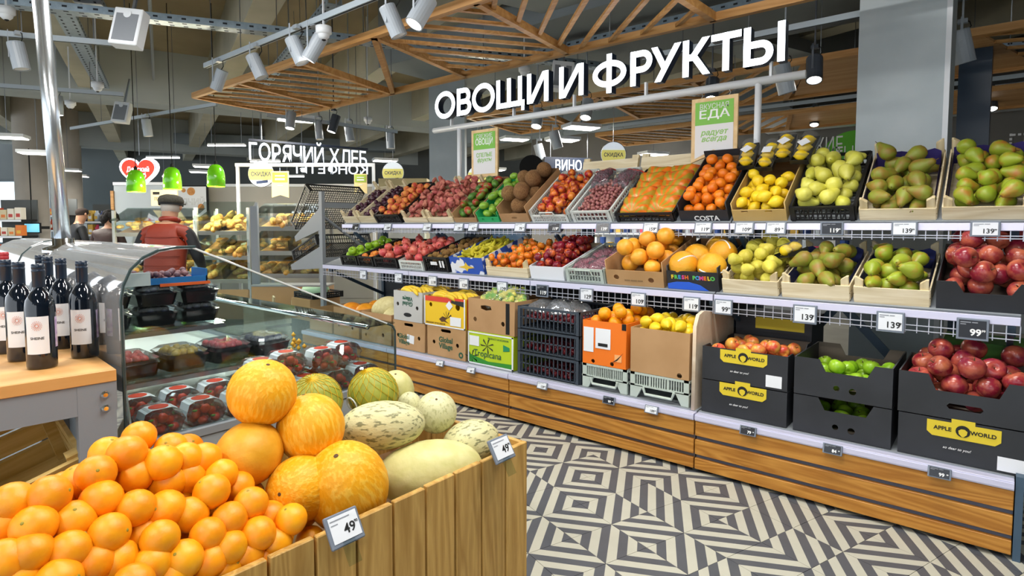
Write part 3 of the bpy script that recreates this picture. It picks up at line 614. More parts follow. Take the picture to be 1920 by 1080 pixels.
# mandarins in black card box, lemons in kraft box
Fm, Wd = tf(-1.63, -1.3); t = carton(Fm, Wd, LT, .14, 'black card box of mandarins with white lettering on its front', m_bcard, fh=.085)
text('lettering', 'COSTA', .05, m_winkk, t, (.02, -.003, .012), off=.0012)
obj('top_flap', bx(-Wd/2, Wd/2, LT, LT+.006, .12, .19), m_bcard, t)
fill('mandarin', Fm, Wd, LT, 46, 'bright mandarin in the black top-shelf box', 'mandarin', 'mandarins on the top shelf', z0=.03)
Fm, Wd = tf(-1.285, -.96); t = carton(Fm, Wd, LT, .13, 'kraft card box of lemons on the top shelf', mat('pale_kraft', '#c7a766', '#cfb072', .8, scale=4), fh=.085, holes=[[(-.1, .068), (-.06, .068), (-.06, .078), (-.1, .078)], [(.04, .068), (.08, .068), (.08, .078), (.04, .078)]])
fill('lemon', Fm, Wd, LT, 24, 'loose lemon in the kraft top-shelf box', 'lemon', 'loose lemons on the top shelf', z0=.03, y1=.36, r=.036)
m_tray = mat('black_tray', '#1d1f22', rough=.3)
for k, (dx, dy, dz) in enumerate(((-.155, .36, .155), (-.04, .34, .15), (.06, .4, .17), (.165, .37, .165))):
    T = Fm @ Matrix.Translation((dx, dy, dz)) @ Matrix.Rotation(R_(8), 4, 'X') @ Matrix.Rotation([.1, -.06, .05, -.1][k], 4, 'Z')
    t = thing('lemon_tray', ['black tray of three wrapped lemons, leftmost of four', 'black tray of three wrapped lemons, second from left of four', 'black tray of three wrapped lemons, third from left of four', 'black tray of three wrapped lemons, rightmost of four'][k], 'tray', group='wrapped lemon trays'); t.matrix_world = T
    obj('tray', MB().box(-.05, .05, 0, .23, 0, .006).box(-.055, -.05, 0, .23, 0, .03).box(.05, .055, 0, .23, 0, .03).box(-.055, .055, -.004, 0, 0, .03).box(-.055, .055, .23, .234, 0, .03), m_tray, t)
    for j in range(3): obj('lemon', FR['lemon']['me'], m_white, t, (0, .04+j*.072, .036), (0, PI/2+random.uniform(-.2, .2), random.uniform(-.3, .3)), .034)
    obj('wrap', MB().grid([[(-.052+.104*v, -.002+.236*u, .03+.043*(math.sin(PI*v)**.5)*(.85+.15*math.cos(u*6*PI))) for v in [i/8 for i in range(9)]] for u in [i/12 for i in range(13)]]), m_film, t, smooth=True)
    obj('price_sticker', bx(-.028, .028, -.028, .028, 0, .001), m_paper, t, (0, .115, .078), (0, 0, PI/4*(k != 1)))
Fm, Wd = tf(-.945, -.61); plastic_crate(Fm, Wd, LT, 'black plastic crate of pale yellow pears on the top shelf', m_black, .1)
fill('yellow_pear', Fm, Wd, LT, 27, 'pale yellow pear in the black top-shelf crate', 'pear', 'yellow pears on the top shelf', z0=.03, r=.042)
Fm, Wd = tf(-.6, -.25); wood_crate(Fm, Wd, LT, 'wooden crate with violet tissue holding long brown-green pears on the top shelf', liner=m_purple, h=.075)
fill('brown_pear', Fm, Wd-.02, LT, 24, 'long brown-green pear in the violet-lined top crate', 'pear', 'brown pears on the top shelf', y1=.5, r=.042)
Fm, Wd = tf(-.235, .12); wood_crate(Fm, Wd, LT, 'wooden crate with violet tissue of blushed green pears at the top right', liner=m_purple, h=.08)
fill('green_pear', Fm, Wd-.02, LT, 28, 'blushed green pear in the top right crate', 'pear', 'blushed pears on the top shelf', r=.042)

# ---------------------------------------------------------------- middle shelf
LM = .56
Fm, Wd = mf(-5.13, -4.85); plastic_crate(Fm, Wd, LM, 'black plastic crate of green apples at the left of the middle shelf', m_black, .1)
fill('green_apple', Fm, Wd, LM, 20, 'green apple in the black middle-shelf crate', 'apple', 'green apples on the middle shelf')
Fm, Wd = mf(-4.84, -4.59); plastic_crate(Fm, Wd, LM, 'black plastic crate of apricots on the middle shelf', m_black, .1)
fill('apricot', Fm, Wd, LM, 34, 'orange apricot in its black middle-shelf crate', 'apricot', 'apricots on the middle shelf')
Fm, Wd = mf(-4.58, -4.23); plastic_crate(Fm, Wd, LM, 'black plastic crate of pomegranates next to the apricots', m_black, .1)
fill('pomegranate', Fm, Wd, LM, 27, 'pomegranate in the black middle-shelf crate', 'pomegranate', 'pomegranates, left crate')
Fm, Wd = mf(-4.21, -3.88); plastic_crate(Fm, Wd, LM, 'pale plastic crate of pomegranates next to the kiwis', m_wplast, .085)
fill('pomegranate', Fm, Wd, LM, 27, 'pomegranate in the pale middle-shelf crate', 'pomegranate', 'pomegranates, right crate')
Fm, Wd = mf(-3.87, -3.56); t = plastic_crate(Fm, Wd, LM, 'black printed crate of kiwis on the middle shelf', m_black, .13)
obj('printed_mark', MB().box(-.06, .02, -.006, -.004, .06, .09).box(.05, .07, -.006, -.004, .04, .1).box(.085, .105, -.006, -.004, .04, .1), m_paper, t)
fill('kiwi', Fm, Wd, LM, 48, 'fuzzy brown kiwi in its black crate', 'kiwi', 'kiwis on the middle shelf', z0=.04)
Fm, Wd = mf(-3.54, -3.16); m_bluew = mat('blue_white_print', '#2a55b8', '#e8ecf4', .6, scale=11, detail=1, lo=.53, hi=.56); t = carton(Fm, Wd, LM, .14, 'blue and white printed box of baby bananas on the middle shelf', m_bluew)
obj('printed_emblem', panel_mesh([(-.09, .055), (-.02, .07), (0, .1), (.02, .07), (.09, .055), (.02, .045), (0, .02), (-.02, .045)], th=.002), mat('yellow_print', '#e8c43a', rough=.6), t, (0, -.002, 0), (PI/2, 0, 0))
for k in range(44):
    u, v = random.uniform(-Wd/2+.05, Wd/2-.05), random.uniform(.07, LM-.08)
    put('baby_banana', Fm @ Matrix.Translation((u, v, .085+.012*(k % 5))) @ rand_rot('flat'), 1, 'small banana in the blue-white box, %s row up, %s from left' % (ORD(1+int((v-.07)/.07)), ORD(1+int((u+Wd/2-.05)/.035))), 'banana', 'baby bananas on the middle shelf')
b = MB(); rows = [[(-Wd/2+.02+Wd*1.1*k/8, LM-.02+.02*math.sin(k+j), .12+j*.055+.01*math.sin(k*2+j)) for k in range(9)] for j in range(5)]
b.grid(rows); obj('blue_film', b, mat('blue_film', '#6f95bd', '#9db8d4', .3, scale=9), t, smooth=True)
Fm, Wd = mf(-3.14, -2.71); wood_crate(Fm, Wd, LM, 'wide wooden crate of orange persimmons on the middle shelf', h=.075)
fill('persimmon', Fm, Wd, LM, 86, 'orange persimmon in the wide wooden crate', 'persimmon', 'persimmons on the middle shelf')
Fm, Wd = mf(-2.695, -2.38); t = carton(Fm, Wd, LM, .1, 'white card crate of dark nectarines on the middle shelf', m_paper, m_pale)
fill('dark_nectarine', Fm, Wd, LM, 64, 'dark red nectarine in the white card crate', 'nectarine', 'nectarines on the middle shelf', z0=.02)
Fm, Wd = mf(-2.365, -2.05); plastic_crate(Fm, Wd, LM, 'pale plastic crate of bagged red grapes on the middle shelf', m_gplast, .1, handle=True)
BG = ['front left clear bag of red grapes in the pale crate', 'front right clear bag of red grapes in the pale crate', 'rear left clear bag of red grapes in the pale crate', 'rear right clear bag of red grapes in the pale crate']
for k in range(4): bag('grape_bag', Fm @ Matrix.Translation((-.075+.15*(k % 2), .03+.24*(k//2), .03+.01*(k % 2))) @ Matrix.Rotation(random.uniform(-.2, .2), 4, 'Z'), .16, .24, .085, m_film, BG[k], 'bag', 'bagged red grapes on the middle shelf', 20+k, (mat('rose_grape', '#7c3648', '#a86070', .35, scale=25), .012, 150))
Fm, Wd = mf(-2.04, -1.615); t = carton(Fm, Wd, LM, .17, 'kraft carton of large grapefruits on the middle shelf', m_kraft, fh=.105, holes=[circ(-.13, .055, .02, .017), circ(.12, .045, .021, .018)])
obj('small_print', MB().box(-.07, -.03, -.002, 0, .032, .042).box(-.024, .02, -.002, 0, .032, .042).box(.026, .06, -.002, 0, .032, .042), mat('faded_print', '#8a6f4c', rough=.9), t)
fill('grapefruit', Fm, Wd, LM, 19, 'large grapefruit in the middle-shelf kraft carton', 'grapefruit', 'grapefruits on the middle shelf', z0=.05)
Fm, Wd = mf(-1.6, -1.265); t = carton(Fm, Wd, LM, .15, 'black printed box of net-wrapped pomelos on the middle shelf', m_bcard, fh=.12)
x = -.125
for k, ch in enumerate('FRESH POMELO'):
    if ch != ' ': text('letter', ch, .034, mat('print_%d' % (k % 5), ['#e8d23a', '#5ec45a', '#3a9ad8', '#d84a9a', '#e8742a'][k % 5], rough=.6), t, (x, -.001, .07), off=.0015)
    x += .023
obj('printed_swoosh', panel_mesh([(-.16, .002), (.1, .002), (.05, .035), (-.02, .052), (-.1, .05), (-.16, .035)], th=.002), mat('blue_print', '#2a62d8', rough=.6), t, (0, -.002, 0), (PI/2, 0, 0))
PL = ['net-wrapped pomelo at the front left of the black box', 'net-wrapped pomelo at the front right of the black box', 'net-wrapped pomelo at the rear left of the black box', 'net-wrapped pomelo at the rear right of the black box', 'net-wrapped pomelo lying in the middle of the black box']
m_net = mat('clear_net', '#f3ead2', rough=.3)
for k, (x, y, z) in enumerate(((-.085, .085, .13), (.09, .1, .12), (-.08, .29, .11), (.085, .31, .13), (0, .47, .11))):
    o = put('pomelo', Fm @ Matrix.Translation((x, y, z)) @ rand_rot('any'), .088, PL[k], 'pomelo', 'pomelos on the middle shelf')
    if k < 4: obj('paper_band', MB().tube([(math.cos(a)*1.0, .1, math.sin(a)*1.0) for a in [R_(20+q*14) for q in range(11)]], .05, 5), m_paper, o, (0, 0, 0), (.3, .2, .4*k))
Fm, Wd = mf(-1.255, -.935); wood_crate(Fm, Wd, LM, 'wooden crate of lumpy yellow quinces on the middle shelf', h=.085)
fill('quince', Fm, Wd, LM, 36, 'lumpy yellow quince in its wooden crate', 'quince', 'quinces on the middle shelf', z0=.03, r=.04)
Q = Fm @ Matrix.Translation((.13, .2, .155)) @ Matrix.Rotation(-.5, 4, 'Z') @ Matrix.Rotation(-.25, 4, 'Y')
t = thing('lemon_tray', 'wrapped lemon tray left lying on top of the quinces', 'tray'); t.matrix_world = Q
obj('tray', MB().box(-.05, .05, 0, .15, 0, .006).box(-.055, -.05, 0, .15, 0, .025).box(.05, .055, 0, .15, 0, .025), m_tray, t)
for j in range(2): obj('lemon', FR['lemon']['me'], m_white, t, (0, .04+j*.07, .036), (0, PI/2, .2*j), .034)
obj('wrap', MB().grid([[(-.052+.104*v, .15*u, .03+.043*(math.sin(PI*v)**.5)) for v in [i/8 for i in range(9)]] for u in [i/6 for i in range(7)]]), m_film, t, smooth=True)
Fm, Wd = mf(-.925, -.585); wood_crate(Fm, Wd, LM, 'wooden crate with blue tissue of long brown pears on the middle shelf', liner=m_blueliner)
fill('brown_pear', Fm, Wd-.02, LM, 22, 'long brown-green pear in the blue-lined crate', 'pear', 'brown pears on the middle shelf', y1=.46, r=.042)
Fm, Wd = mf(-.575, -.245); wood_crate(Fm, Wd, LM, 'wooden crate with blue tissue of blushed green pears on the middle shelf', liner=m_blueliner)
fill('green_pear', Fm, Wd-.02, LM, 25, 'blushed green pear in the middle-shelf crate', 'pear', 'blushed pears on the middle shelf', y1=.47, r=.042)
Fm, Wd = mf(-.232, .15); carton(Fm, Wd, LM, .14, 'black card box of large red apples at the right of the middle shelf', m_bcard, m_bcardi, notch=(.055, -.11, .12))
fill('red_apple', Fm, Wd, LM, 27, 'large red apple in the middle-shelf black box', 'apple', 'red apples on the middle shelf', z0=.03)

# ---------------------------------------------------------------- base deck
YD = YB+.045
def bf(x0, x1, z=ZB, y=YD): return frame((x0+x1)/2, y, z, 0), (x1-x0)-.012
KH = [circ(-.12, .06, .016), circ(.1, .05, .016), circ(0, .19, .045, .018)]
LB = .5
Fm, Wd = bf(-5.38, -4.97); carton(Fm, Wd, LB, .22, 'leftmost plain kraft carton on the lower deck', m_kraft, holes=[circ(-.02, .14, .05, .03)])
Fm, Wd = bf(-4.95, -4.53); carton(Fm, Wd, LB, .27, 'kraft carton of orange pumpkins on the lower deck', m_kraft, holes=[circ(-.12, .1, .016), circ(.1, .09, .016), circ(-.02, .2, .05, .02)])
m_pump = mat('pumpkin_skin', '#e79a1e', '#d98512', .5, scale=2, var=.06)
for k, (x, y) in enumerate(((-.09, .13), (.1, .16), (0, .37))):
    o = obj('pumpkin', lathe_me('pumpkin', [(r, z*.8) for r, z in sphere_prof(11)], 18), m_pump, None, Fm @ Vector((x, y, .225)), (.2*k, .1, k), .105); tag(o, ['orange pumpkin at the left of its kraft carton', 'orange pumpkin at the right of its kraft carton', 'orange pumpkin at the back of its kraft carton'][k], 'pumpkin', 'pumpkins')
m_pm = mat('pale_melon_skin', '#cfc48a', '#dcd39c', .6, scale=4, var=.06, bump=.2, bscale=20)
Fm, Wd = bf(-4.5, -4.06); carton(Fm, Wd, LB, .27, 'kraft carton of pale melons on the lower deck', m_kraft, holes=[circ(-.15, .06, .014), circ(.1, .08, .018), circ(-.06, .2, .06, .022)])
for k, (x, y, z, s, e) in enumerate(((-.07, .17, .285, .11, 1.5), (.1, .13, .22, .1, 1.15), (.02, .37, .22, .1, 1.3))):
    o = obj('melon', melon_me('melon', e), m_pm, None, Fm @ Vector((x, y, z)), (0, 1.2, .1+.3*k), s); tag(o, ['long beige melon lying on top in the kraft carton', 'pale round melon at the front right of the kraft carton', 'pale melon at the back of the kraft carton'][k], 'melon', 'melons in the kraft carton')
# stacks of banana boxes
m_greyc = mat('grey_white_card', '#b8b8b6', '#c0c0be', .8, scale=4); m_gvink = mat('green_ink', '#1d5a44', rough=.7)
def gv(t, z, flip, s=.055, x=0):
    for k, wd in enumerate(('Global', 'Village')):
        text('lettering', wd, s, m_gvink, t, (x, -.002, z+(-k*s*.85 if not flip else k*s*.85)), (PI/2, PI if flip else 0, 0), off=.001)
BH = [circ(-.14, .11, .017), circ(.13, .11, .017)]; SLOT = [(-.05, .2), (.05, .2), (.06, .212), (.05, .225), (-.05, .225), (-.06, .212)]
Fm, Wd = bf(-4.04, -3.62); t = carton(Fm, Wd, LB, .235, 'kraft carton with green lettering and a torn white label, under the grey box', m_kraft, holes=BH+[SLOT], closed=True)
gv(t, .09, False, x=-.06); obj('torn_label', bx(-.03, .06, -.002, 0, .06, .13), m_paper, t, rot=(0, .1, 0))
Fm, Wd = bf(-4.03, -3.65, ZB+.243); t = carton(Fm, Wd, LB, .255, 'grey-white banana box with upside-down green lettering', m_greyc, holes=[circ(-.13, .14, .017), circ(.12, .12, .017)]); gv(t, .165, True, .05)
obj('printed_badge', panel_mesh(circ(0, .055, .05, .017), th=.002), m_ink, t, (0, -.002, 0), (PI/2, 0, 0))
Fm, Wd = bf(-3.6, -3.15); t = carton(Fm, Wd, LB, .235, 'kraft banana box with green lettering, under the yellow printed box', m_kraft, holes=BH+[SLOT], closed=True); gv(t, .12, False, .06); obj('printed_ring', panel_mesh(circ(.17, .04, .024), [circ(.17, .04, .013)], .002), m_gvink, t, (0, -.002, 0), (PI/2, 0, 0))
Fm, Wd = bf(-3.63, -3.15, ZB+.243); t = carton(Fm, Wd, LB, .24, 'yellow and red printed banana box with white labels', mat('yellow_card', '#eec41c', rough=.6), holes=[circ(-.16, .17, .018), circ(.15, .17, .026)])
def pr(nm, pts, mt, t, d=.002): return obj(nm, panel_mesh(pts, th=.002), mt, t, (0, -d, 0), (PI/2, 0, 0))
m_redp = mat('red_card_print', '#d8402a', rough=.6); m_brownp = mat('brown_print', '#5a3a22', rough=.7); m_dkp = mat('dark_print', '#2a2a26', rough=.7)
pr('red_band', [(-Wd/2, .2), (.08, .2), (.08, .22), (Wd/2, .22), (Wd/2, .24), (-Wd/2, .24)], m_redp, t); pr('dark_band', [(.08, .2), (Wd/2, .175), (Wd/2, .22), (.08, .22)], m_dkp, t)
pr('white_edge', [(Wd/2-.012, 0), (Wd/2, 0), (Wd/2, .24), (Wd/2-.012, .24)], m_paper, t, .003); pr('white_edge', [(-Wd/2, 0), (Wd/2, 0), (Wd/2, .01), (-Wd/2, .01)], m_paper, t, .003); pr('white_edge', [(-Wd/2, 0), (-Wd/2+.01, 0), (-Wd/2+.01, .24), (-Wd/2, .24)], m_paper, t, .003)
pr('shipping_label', [(.07, .02), (.19, .02), (.19, .09), (.07, .09)], m_paper, t, .004); pr('diamond_label', [(.06, .14), (.1, .175), (.06, .215), (.02, .175)], m_paper, t, .004)
pr('printed_palm', [(-.06, .06), (-.02, .085), (.03, .075), (.01, .055), (.05, .035), (.0, .045), (-.03, .04)], m_brownp, t)
for a in range(5): pr('printed_leaf', [(.03, .07), (.03+.06*math.cos(a*.6+.5), .07+.06*math.sin(a*.6+.5)), (.036+.05*math.cos(a*.6+.7), .075+.05*math.sin(a*.6+.7))], m_dkp, t)
text('lettering', 'BANANAS OF ECUADOR', .02, m_brownp, t, (-.1, -.003, .017))
obj('side_print', bx(Wd/2+.0005, Wd/2+.002, .02, .1, .0, .24), m_redp, t)
def bunch(Fm, cx, cy, z, ang, label, n=5):
    t = thing('banana_bunch', label, 'bananas', group='banana bunches'); t.matrix_world = Fm @ Matrix.Translation((cx, cy, z)) @ Matrix.Rotation(ang, 4, 'Z')
    for k in range(n): obj('banana', FR['banana']['me'], m_white, t, (.0, (k-n/2)*.03, .008*(k % 2)+.0), (-.4+.2*k, -PI/1.1*0+PI, (k-n/2)*.16), 1.15)
    obj('crown', MB().tube([(-.1, -.03, -.02), (-.115, .02, -.02)], .014, 6), stem_mat, t)
Fg, _ = bf(-4.03, -3.65, ZB+.243)
for k, (x, y, a) in enumerate(((-.08, .1, .3), (.08, .1, -.2), (-.07, .3, 1.2), (.09, .3, .4))): bunch(Fg, x, y, .265, a, 'yellow banana bunch at the '+['front left', 'front right', 'rear left', 'rear right'][k]+' of the grey-white box')
for k, (x, y, a) in enumerate(((-.13, .1, .5), (.03, .09, .1), (.15, .12, -.3), (-.05, .3, .6))): bunch(Fm, x, y, .25, a, 'yellow banana bunch at the '+['left', 'middle', 'right', 'back'][k]+' of the yellow printed box')
Fm, Wd = bf(-3.13, -2.665); t = carton(Fm, Wd, LB, .245, 'lime green printed banana box with white edges', mat('lime_card', '#b9d21e', rough=.6), closed=True)
pr('white_edge', [(Wd/2-.014, 0), (Wd/2, 0), (Wd/2, .245), (Wd/2-.014, .245)], m_paper, t, .003); pr('white_edge', [(-Wd/2, .235), (Wd/2, .235), (Wd/2, .245), (-Wd/2, .245)], m_paper, t, .003); pr('white_edge', [(-Wd/2, 0), (Wd/2, 0), (Wd/2, .01), (-Wd/2, .01)], m_paper, t, .003); pr('white_edge', [(-Wd/2, 0), (-Wd/2+.01, 0), (-Wd/2+.01, .24), (-Wd/2, .24)], m_paper, t, .003)
pr('green_band', [(-Wd/2+.01, .01), (Wd/2-.014, .01), (Wd/2-.014, .045), (-.02, .035), (-Wd/2+.01, .07)], mat('green_print', '#2f8a2a', rough=.6), t)
pr('shipping_label', [(-.21, .14), (-.11, .14), (-.11, .215), (-.21, .215)], m_paper, t, .004); text('lettering', 'Tropicana', .07, m_gvink, t, (-.03, -.003, .065), shear=.1); text('lettering', 'PRODUCT OF ECUADOR', .018, m_gvink, t, (.08, -.003, .205))
for cx, cz in ((-.19, .05), (-.03, .15)):
    for a in range(7): pr('printed_leaf', [(cx, cz), (cx+.07*math.cos(a*.9+.3), cz+.06*math.sin(a*.9+.3)), (cx+.06*math.cos(a*.9+.5), cz+.05*math.sin(a*.9+.5))], m_dkp, t)
pr('printed_badge', [(.13, .13), (.19, .14), (.19, .165), (.13, .18)], mat('teal_print', '#1f8a5a', rough=.6), t)
Fm, Wd = bf(-3.13, -2.655, ZB+.253); t = carton(Fm, Wd, LB, .25, 'plain kraft carton with black corner tape holding bagged greens', m_kraft, holes=[circ(-.16, .09, .018), circ(.12, .08, .018), [(-.1, .175), (-.05, .165), (.01, .175), (0, .2), (-.05, .205), (-.1, .2)]])
pr('black_tape', [(.15, .01), (.185, .01), (.185, .235), (.15, .235)], m_blackm, t)
m_salad = mat('salad_green', '#d9d36a', '#6fae3a', .5, scale=18, detail=5, lo=.45, hi=.6)
for k in range(4): bag('salad_bag', Fm @ Matrix.Translation((-.15+.1*k, .09+.07*(k % 2), .19)) @ Matrix.Rotation(R_(35), 4, 'X') @ Matrix.Rotation(.4*k-.5, 4, 'Z'), .17, .2, .06, m_film, ['first', 'second', 'third', 'rightmost'][k]+' clear bag of leaf greens counted from the left in the taped carton', 'bag', 'bags of greens', 40+k, (m_salad, .024, 40))
# dark grey crates of bagged cherries, three high
for k in range(3):
    Fm, Wd = bf(-2.63, -2.1, ZB+k*.163); plastic_crate(Fm, Wd, LB, ['bottom', 'middle', 'top'][k]+' dark grey plastic crate of the stack with bagged cherries', m_dplast, .158, bars=.034)
    grapes('bagged_cherries', Fm, Wd-.03, .012, LB-.02, 230 if k == 2 else 110, .016, mat('cherry', '#4a1620', '#7c1e26', .3, scale=25), 'dark red cherries inside the '+['bottom', 'middle', 'top'][k]+' dark grey crate', 'cherries', z0=.012 if k < 2 else .06)
    if k == 2:
        for j in range(4): bag('cherry_bag', Fm @ Matrix.Translation((-.17+.115*j, .07+.1*(j % 2), .115)) @ Matrix.Rotation(.3*j, 4, 'Z'), .17, .26, .07, glass('crinkled_film', '#e8eef6', .35, .12, .12), ['leftmost', 'second', 'third', 'rightmost'][j]+' crinkled clear bag of cherries on the dark grey crate stack', 'bag', 'cherry bags', 60+j)
# white crates on their sides under the citrus boxes
def stacking_crate(x0, x1, label):
    Fm, Wd = bf(x0, x1); t = crate_root('plastic_crate', label, Fm); H = .155; b = MB()
    for s in (-1, 1): # legs
        bb = MB(); bb.add([(s*(Wd/2), 0, 0), (s*(Wd/2-.045), 0, 0), (s*(Wd/2-.085), 0, .075), (s*Wd/2, 0, .075)] + [(s*(Wd/2), .02, 0), (s*(Wd/2-.045), .02, 0), (s*(Wd/2-.085), .02, .075), (s*Wd/2, .02, .075)], [(0, 1, 2, 3), (7, 6, 5, 4), (0, 4, 5, 1), (1, 5, 6, 2), (2, 6, 7, 3), (3, 7, 4, 0)]); obj('leg', bb, m_gplast, t, fix=True)
        obj('side_wall', MB().box(s*Wd/2-.004, s*Wd/2+.004, 0, LB, .07, .08).box(s*Wd/2-.004, s*Wd/2+.004, 0, LB, .14, H).box(s*Wd/2-.004, s*Wd/2+.004, LB-.05, LB, 0, H).box(s*Wd/2-.003, s*Wd/2+.003, LB*.33, LB*.36, .07, H).box(s*Wd/2-.003, s*Wd/2+.003, LB*.66, LB*.69, .07, H), m_gplast, t)
    b.box(-Wd/2, Wd/2, 0, .012, H-.014, H); b.box(-Wd/2, Wd/2, 0, .012, .07, .082); b.box(-.06, .06, .002, .01, .08, H); b.box(-Wd/2, -Wd/2+.03, 0, .012, .07, H); b.box(Wd/2-.03, Wd/2, 0, .012, .07, H)
    n = 20
    for k in range(n+1):
        x = -Wd/2+.03+(Wd-.06)*k/n; b.box(x-.003, x+.003, .002, .01, .08, H-.01)
    obj('front_wall', b, m_gplast, t); obj('handle', MB().tube([(-.1, -.004, .07), (-.085, -.004, .03), (.085, -.004, .03), (.1, -.004, .07)], .009, 6), m_gplast, t); obj('base', bx(-Wd/2, Wd/2, .012, LB, H-.012, H), m_gplast, t)
    return Fm, Wd
stacking_crate(-2.085, -1.745, 'pale grey plastic crate under the orange box'); stacking_crate(-1.735, -1.345, 'pale grey plastic crate under the kraft lemon box')
Fm, Wd = bf(-2.085, -1.755, ZB+.157); t = carton(Fm, Wd, LB, .285, 'bright orange card box of oranges with two white labels', mat('orange_card', '#f0791a', rough=.55), holes=[circ(-.08, .02, .014), circ(.06, .02, .014)])
for x0, x1, z0, z1 in ((-.15, -.075, .08, .24), (-.06, .05, .11, .24)): pr('shipping_label', [(x0, z0), (x1, z0), (x1, z1), (x0, z1)], m_paper, t, .003)
pr('black_corner', [(.13, .245), (.16, .245), (.16, .285), (.13, .285)], m_blackm, t); pr('barcode', [(-.04, .125), (.03, .125), (.03, .145), (-.04, .145)], m_ink, t, .005)
pr('printed_mark', [(.08, .04), (.13, .04), (.13, .085), (.08, .085)], mat('pale_print', '#f6b070', rough=.6), t); pr('printed_tick', [(.06, .03), (.1, .05), (.14, .1), (.1, .06)], m_ink, t, .004)
fill('orange', Fm, Wd, LB, 44, 'loose orange in the orange card box', 'orange', 'oranges in the orange box', z0=.12, r=.041, y0=.02)
Fm, Wd = bf(-1.735, -1.345, ZB+.157); carton(Fm, Wd, LB, .275, 'plain tall kraft carton of lemons', m_kraft, holes=[circ(.13, .02, .016)])
fill('lemon', Fm, Wd, LB, 60, 'yellow lemon in the tall kraft carton', 'lemon', 'lemons in the tall carton', z0=.14, r=.036, y0=.02)
# black apple boxes, two high in three stacks
m_aw = mat('yellow_label', '#dcc42e', rough=.55); m_cardedge = mat('kraft_edge', '#a08a68', rough=.9)
def apple_label(t, z, w=.25, notched=False):
    h2 = .035; pts = [(-w/2+.02, z-h2), (w/2-.02, z-h2), (w/2, z-h2+.018), (w/2, z+h2), (w*.16, z+h2), (w*.16, z+h2+.018), (-w*.16, z+h2+.018), (-w*.16, z+h2), (-w/2, z+h2), (-w/2, z-h2+.018)]
    if not notched: pts = [q for q in pts if q[1] <= z+h2+1e-6]
    pr('printed_label', pts, m_aw, t, .002); text('lettering', 'APPLE', .024, m_ink, t, (-w*.28, -.004, z-.004), off=.0006); text('lettering', 'WORLD', .024, m_ink, t, (w*.27, -.004, z-.004), off=.0006)
    pr('apple_emblem', circ(0, z+.004, .026, .026, 18), m_ink, t, .004); pr('apple_emblem_leaf', [(-.014, z-.008), (-.016, z+.006), (-.006, z+.014), (.006, z+.014), (.016, z+.006), (.014, z-.008), (.003, z-.02), (-.003, z-.02)], m_aw, t, .0055)
    text('lettering', 'so dear to you!', .016, m_winkk, t, (-.02, -.003, z-.085), shear=.3)
L2 = .5
for k, z in enumerate((0, .19)):
    Fm, Wd = bf(-1.28, -.815, ZB+z); t = carton(Fm, Wd, L2, .185, ['lower black box with yellow label in the left apple stack', 'upper black box with yellow label holding red-yellow apples'][k], m_bcard, m_bcardi, side_notch=k == 1, side_holes=[circ(.25, .1, .035, .02)] if k else ())
    apple_label(t, .145 if k else .15, notched=True)
    if k: pr('shipping_label', [(.12, .012), (.2, .012), (.2, .075), (.12, .075)], m_paper, t, .003)
fill('gala_apple', Fm, Wd, L2, 34, 'red-yellow apple in the upper labelled box', 'apple', 'red-yellow apples', z0=.07)
for k, z in enumerate((0, .195)):
    Fm, Wd = bf(-.795, -.355, ZB+z); carton(Fm, Wd, L2, .19, ['lower plain black box with a notched rim', 'upper plain black box with a notched rim holding green apples'][k], m_bcard, m_bcardi, notch=(.06, -.1, .14), holes=[circ(-.02, .055, .014), circ(.05, .05, .016)])
    fill('green_apple', Fm, Wd, L2, 14 if k == 0 else 27, ['green apple inside the lower notched box', 'green apple in the upper notched box'][k], 'apple', ['green apples, lower box', 'green apples, upper box'][k], z0=.02, y0=.02)
Fm, Wd = bf(-.34, .15, ZB); t = carton(Fm, Wd, L2, .19, 'lower black box with large yellow label under the dark red apples', m_bcard, m_bcardi); apple_label(t, .145, .26, True); pr('shipping_label', [(.12, .01), (.21, .01), (.21, .07), (.12, .07)], m_paper, t, .003)
Fm, Wd = bf(-.345, .15, ZB+.195); carton(Fm, Wd, L2, .19, 'upper black box with handle hole heaped with dark red apples', m_bcard, m_bcardi, notch=(.07, -.13, .15), holes=[[(-.05, .045), (.06, .045), (.07, .058), (.06, .07), (-.05, .07), (-.06, .058)]])
fill('red_apple', Fm, Wd, L2, 36, 'dark red apple in the lower-deck black box', 'apple', 'dark red apples on the lower deck', z0=.02, y0=.02, heap=1)
Fg, _ = bf(-.2, .2, ZB+.0, YD+.53); t = carton(Fg, .42, .3, .46, 'tall green printed box standing at the back behind the dark red apples', mat('green_print_card', '#3f7a2a', '#5a9232', .6, scale=5), closed=True); pr('printed_band', [(-.12, .3), (.1, .3), (.1, .36), (-.12, .36)], mat('brown_grey_print', '#7d7468', rough=.7), t); pr('printed_fruit', circ(-.16, .33, .03, .04), mat('orange_print', '#d08a4a', rough=.6), t)
Fg, _ = bf(-1.2, -.9, ZB+.0, YD+.53); t = carton(Fg, .44, .3, .5, 'black box with yellow panel standing behind the left apple stack', m_bcard, closed=True); pr('printed_label', [(-.1, .42), (.18, .42), (.18, .49), (-.1, .49)], m_aw, t)

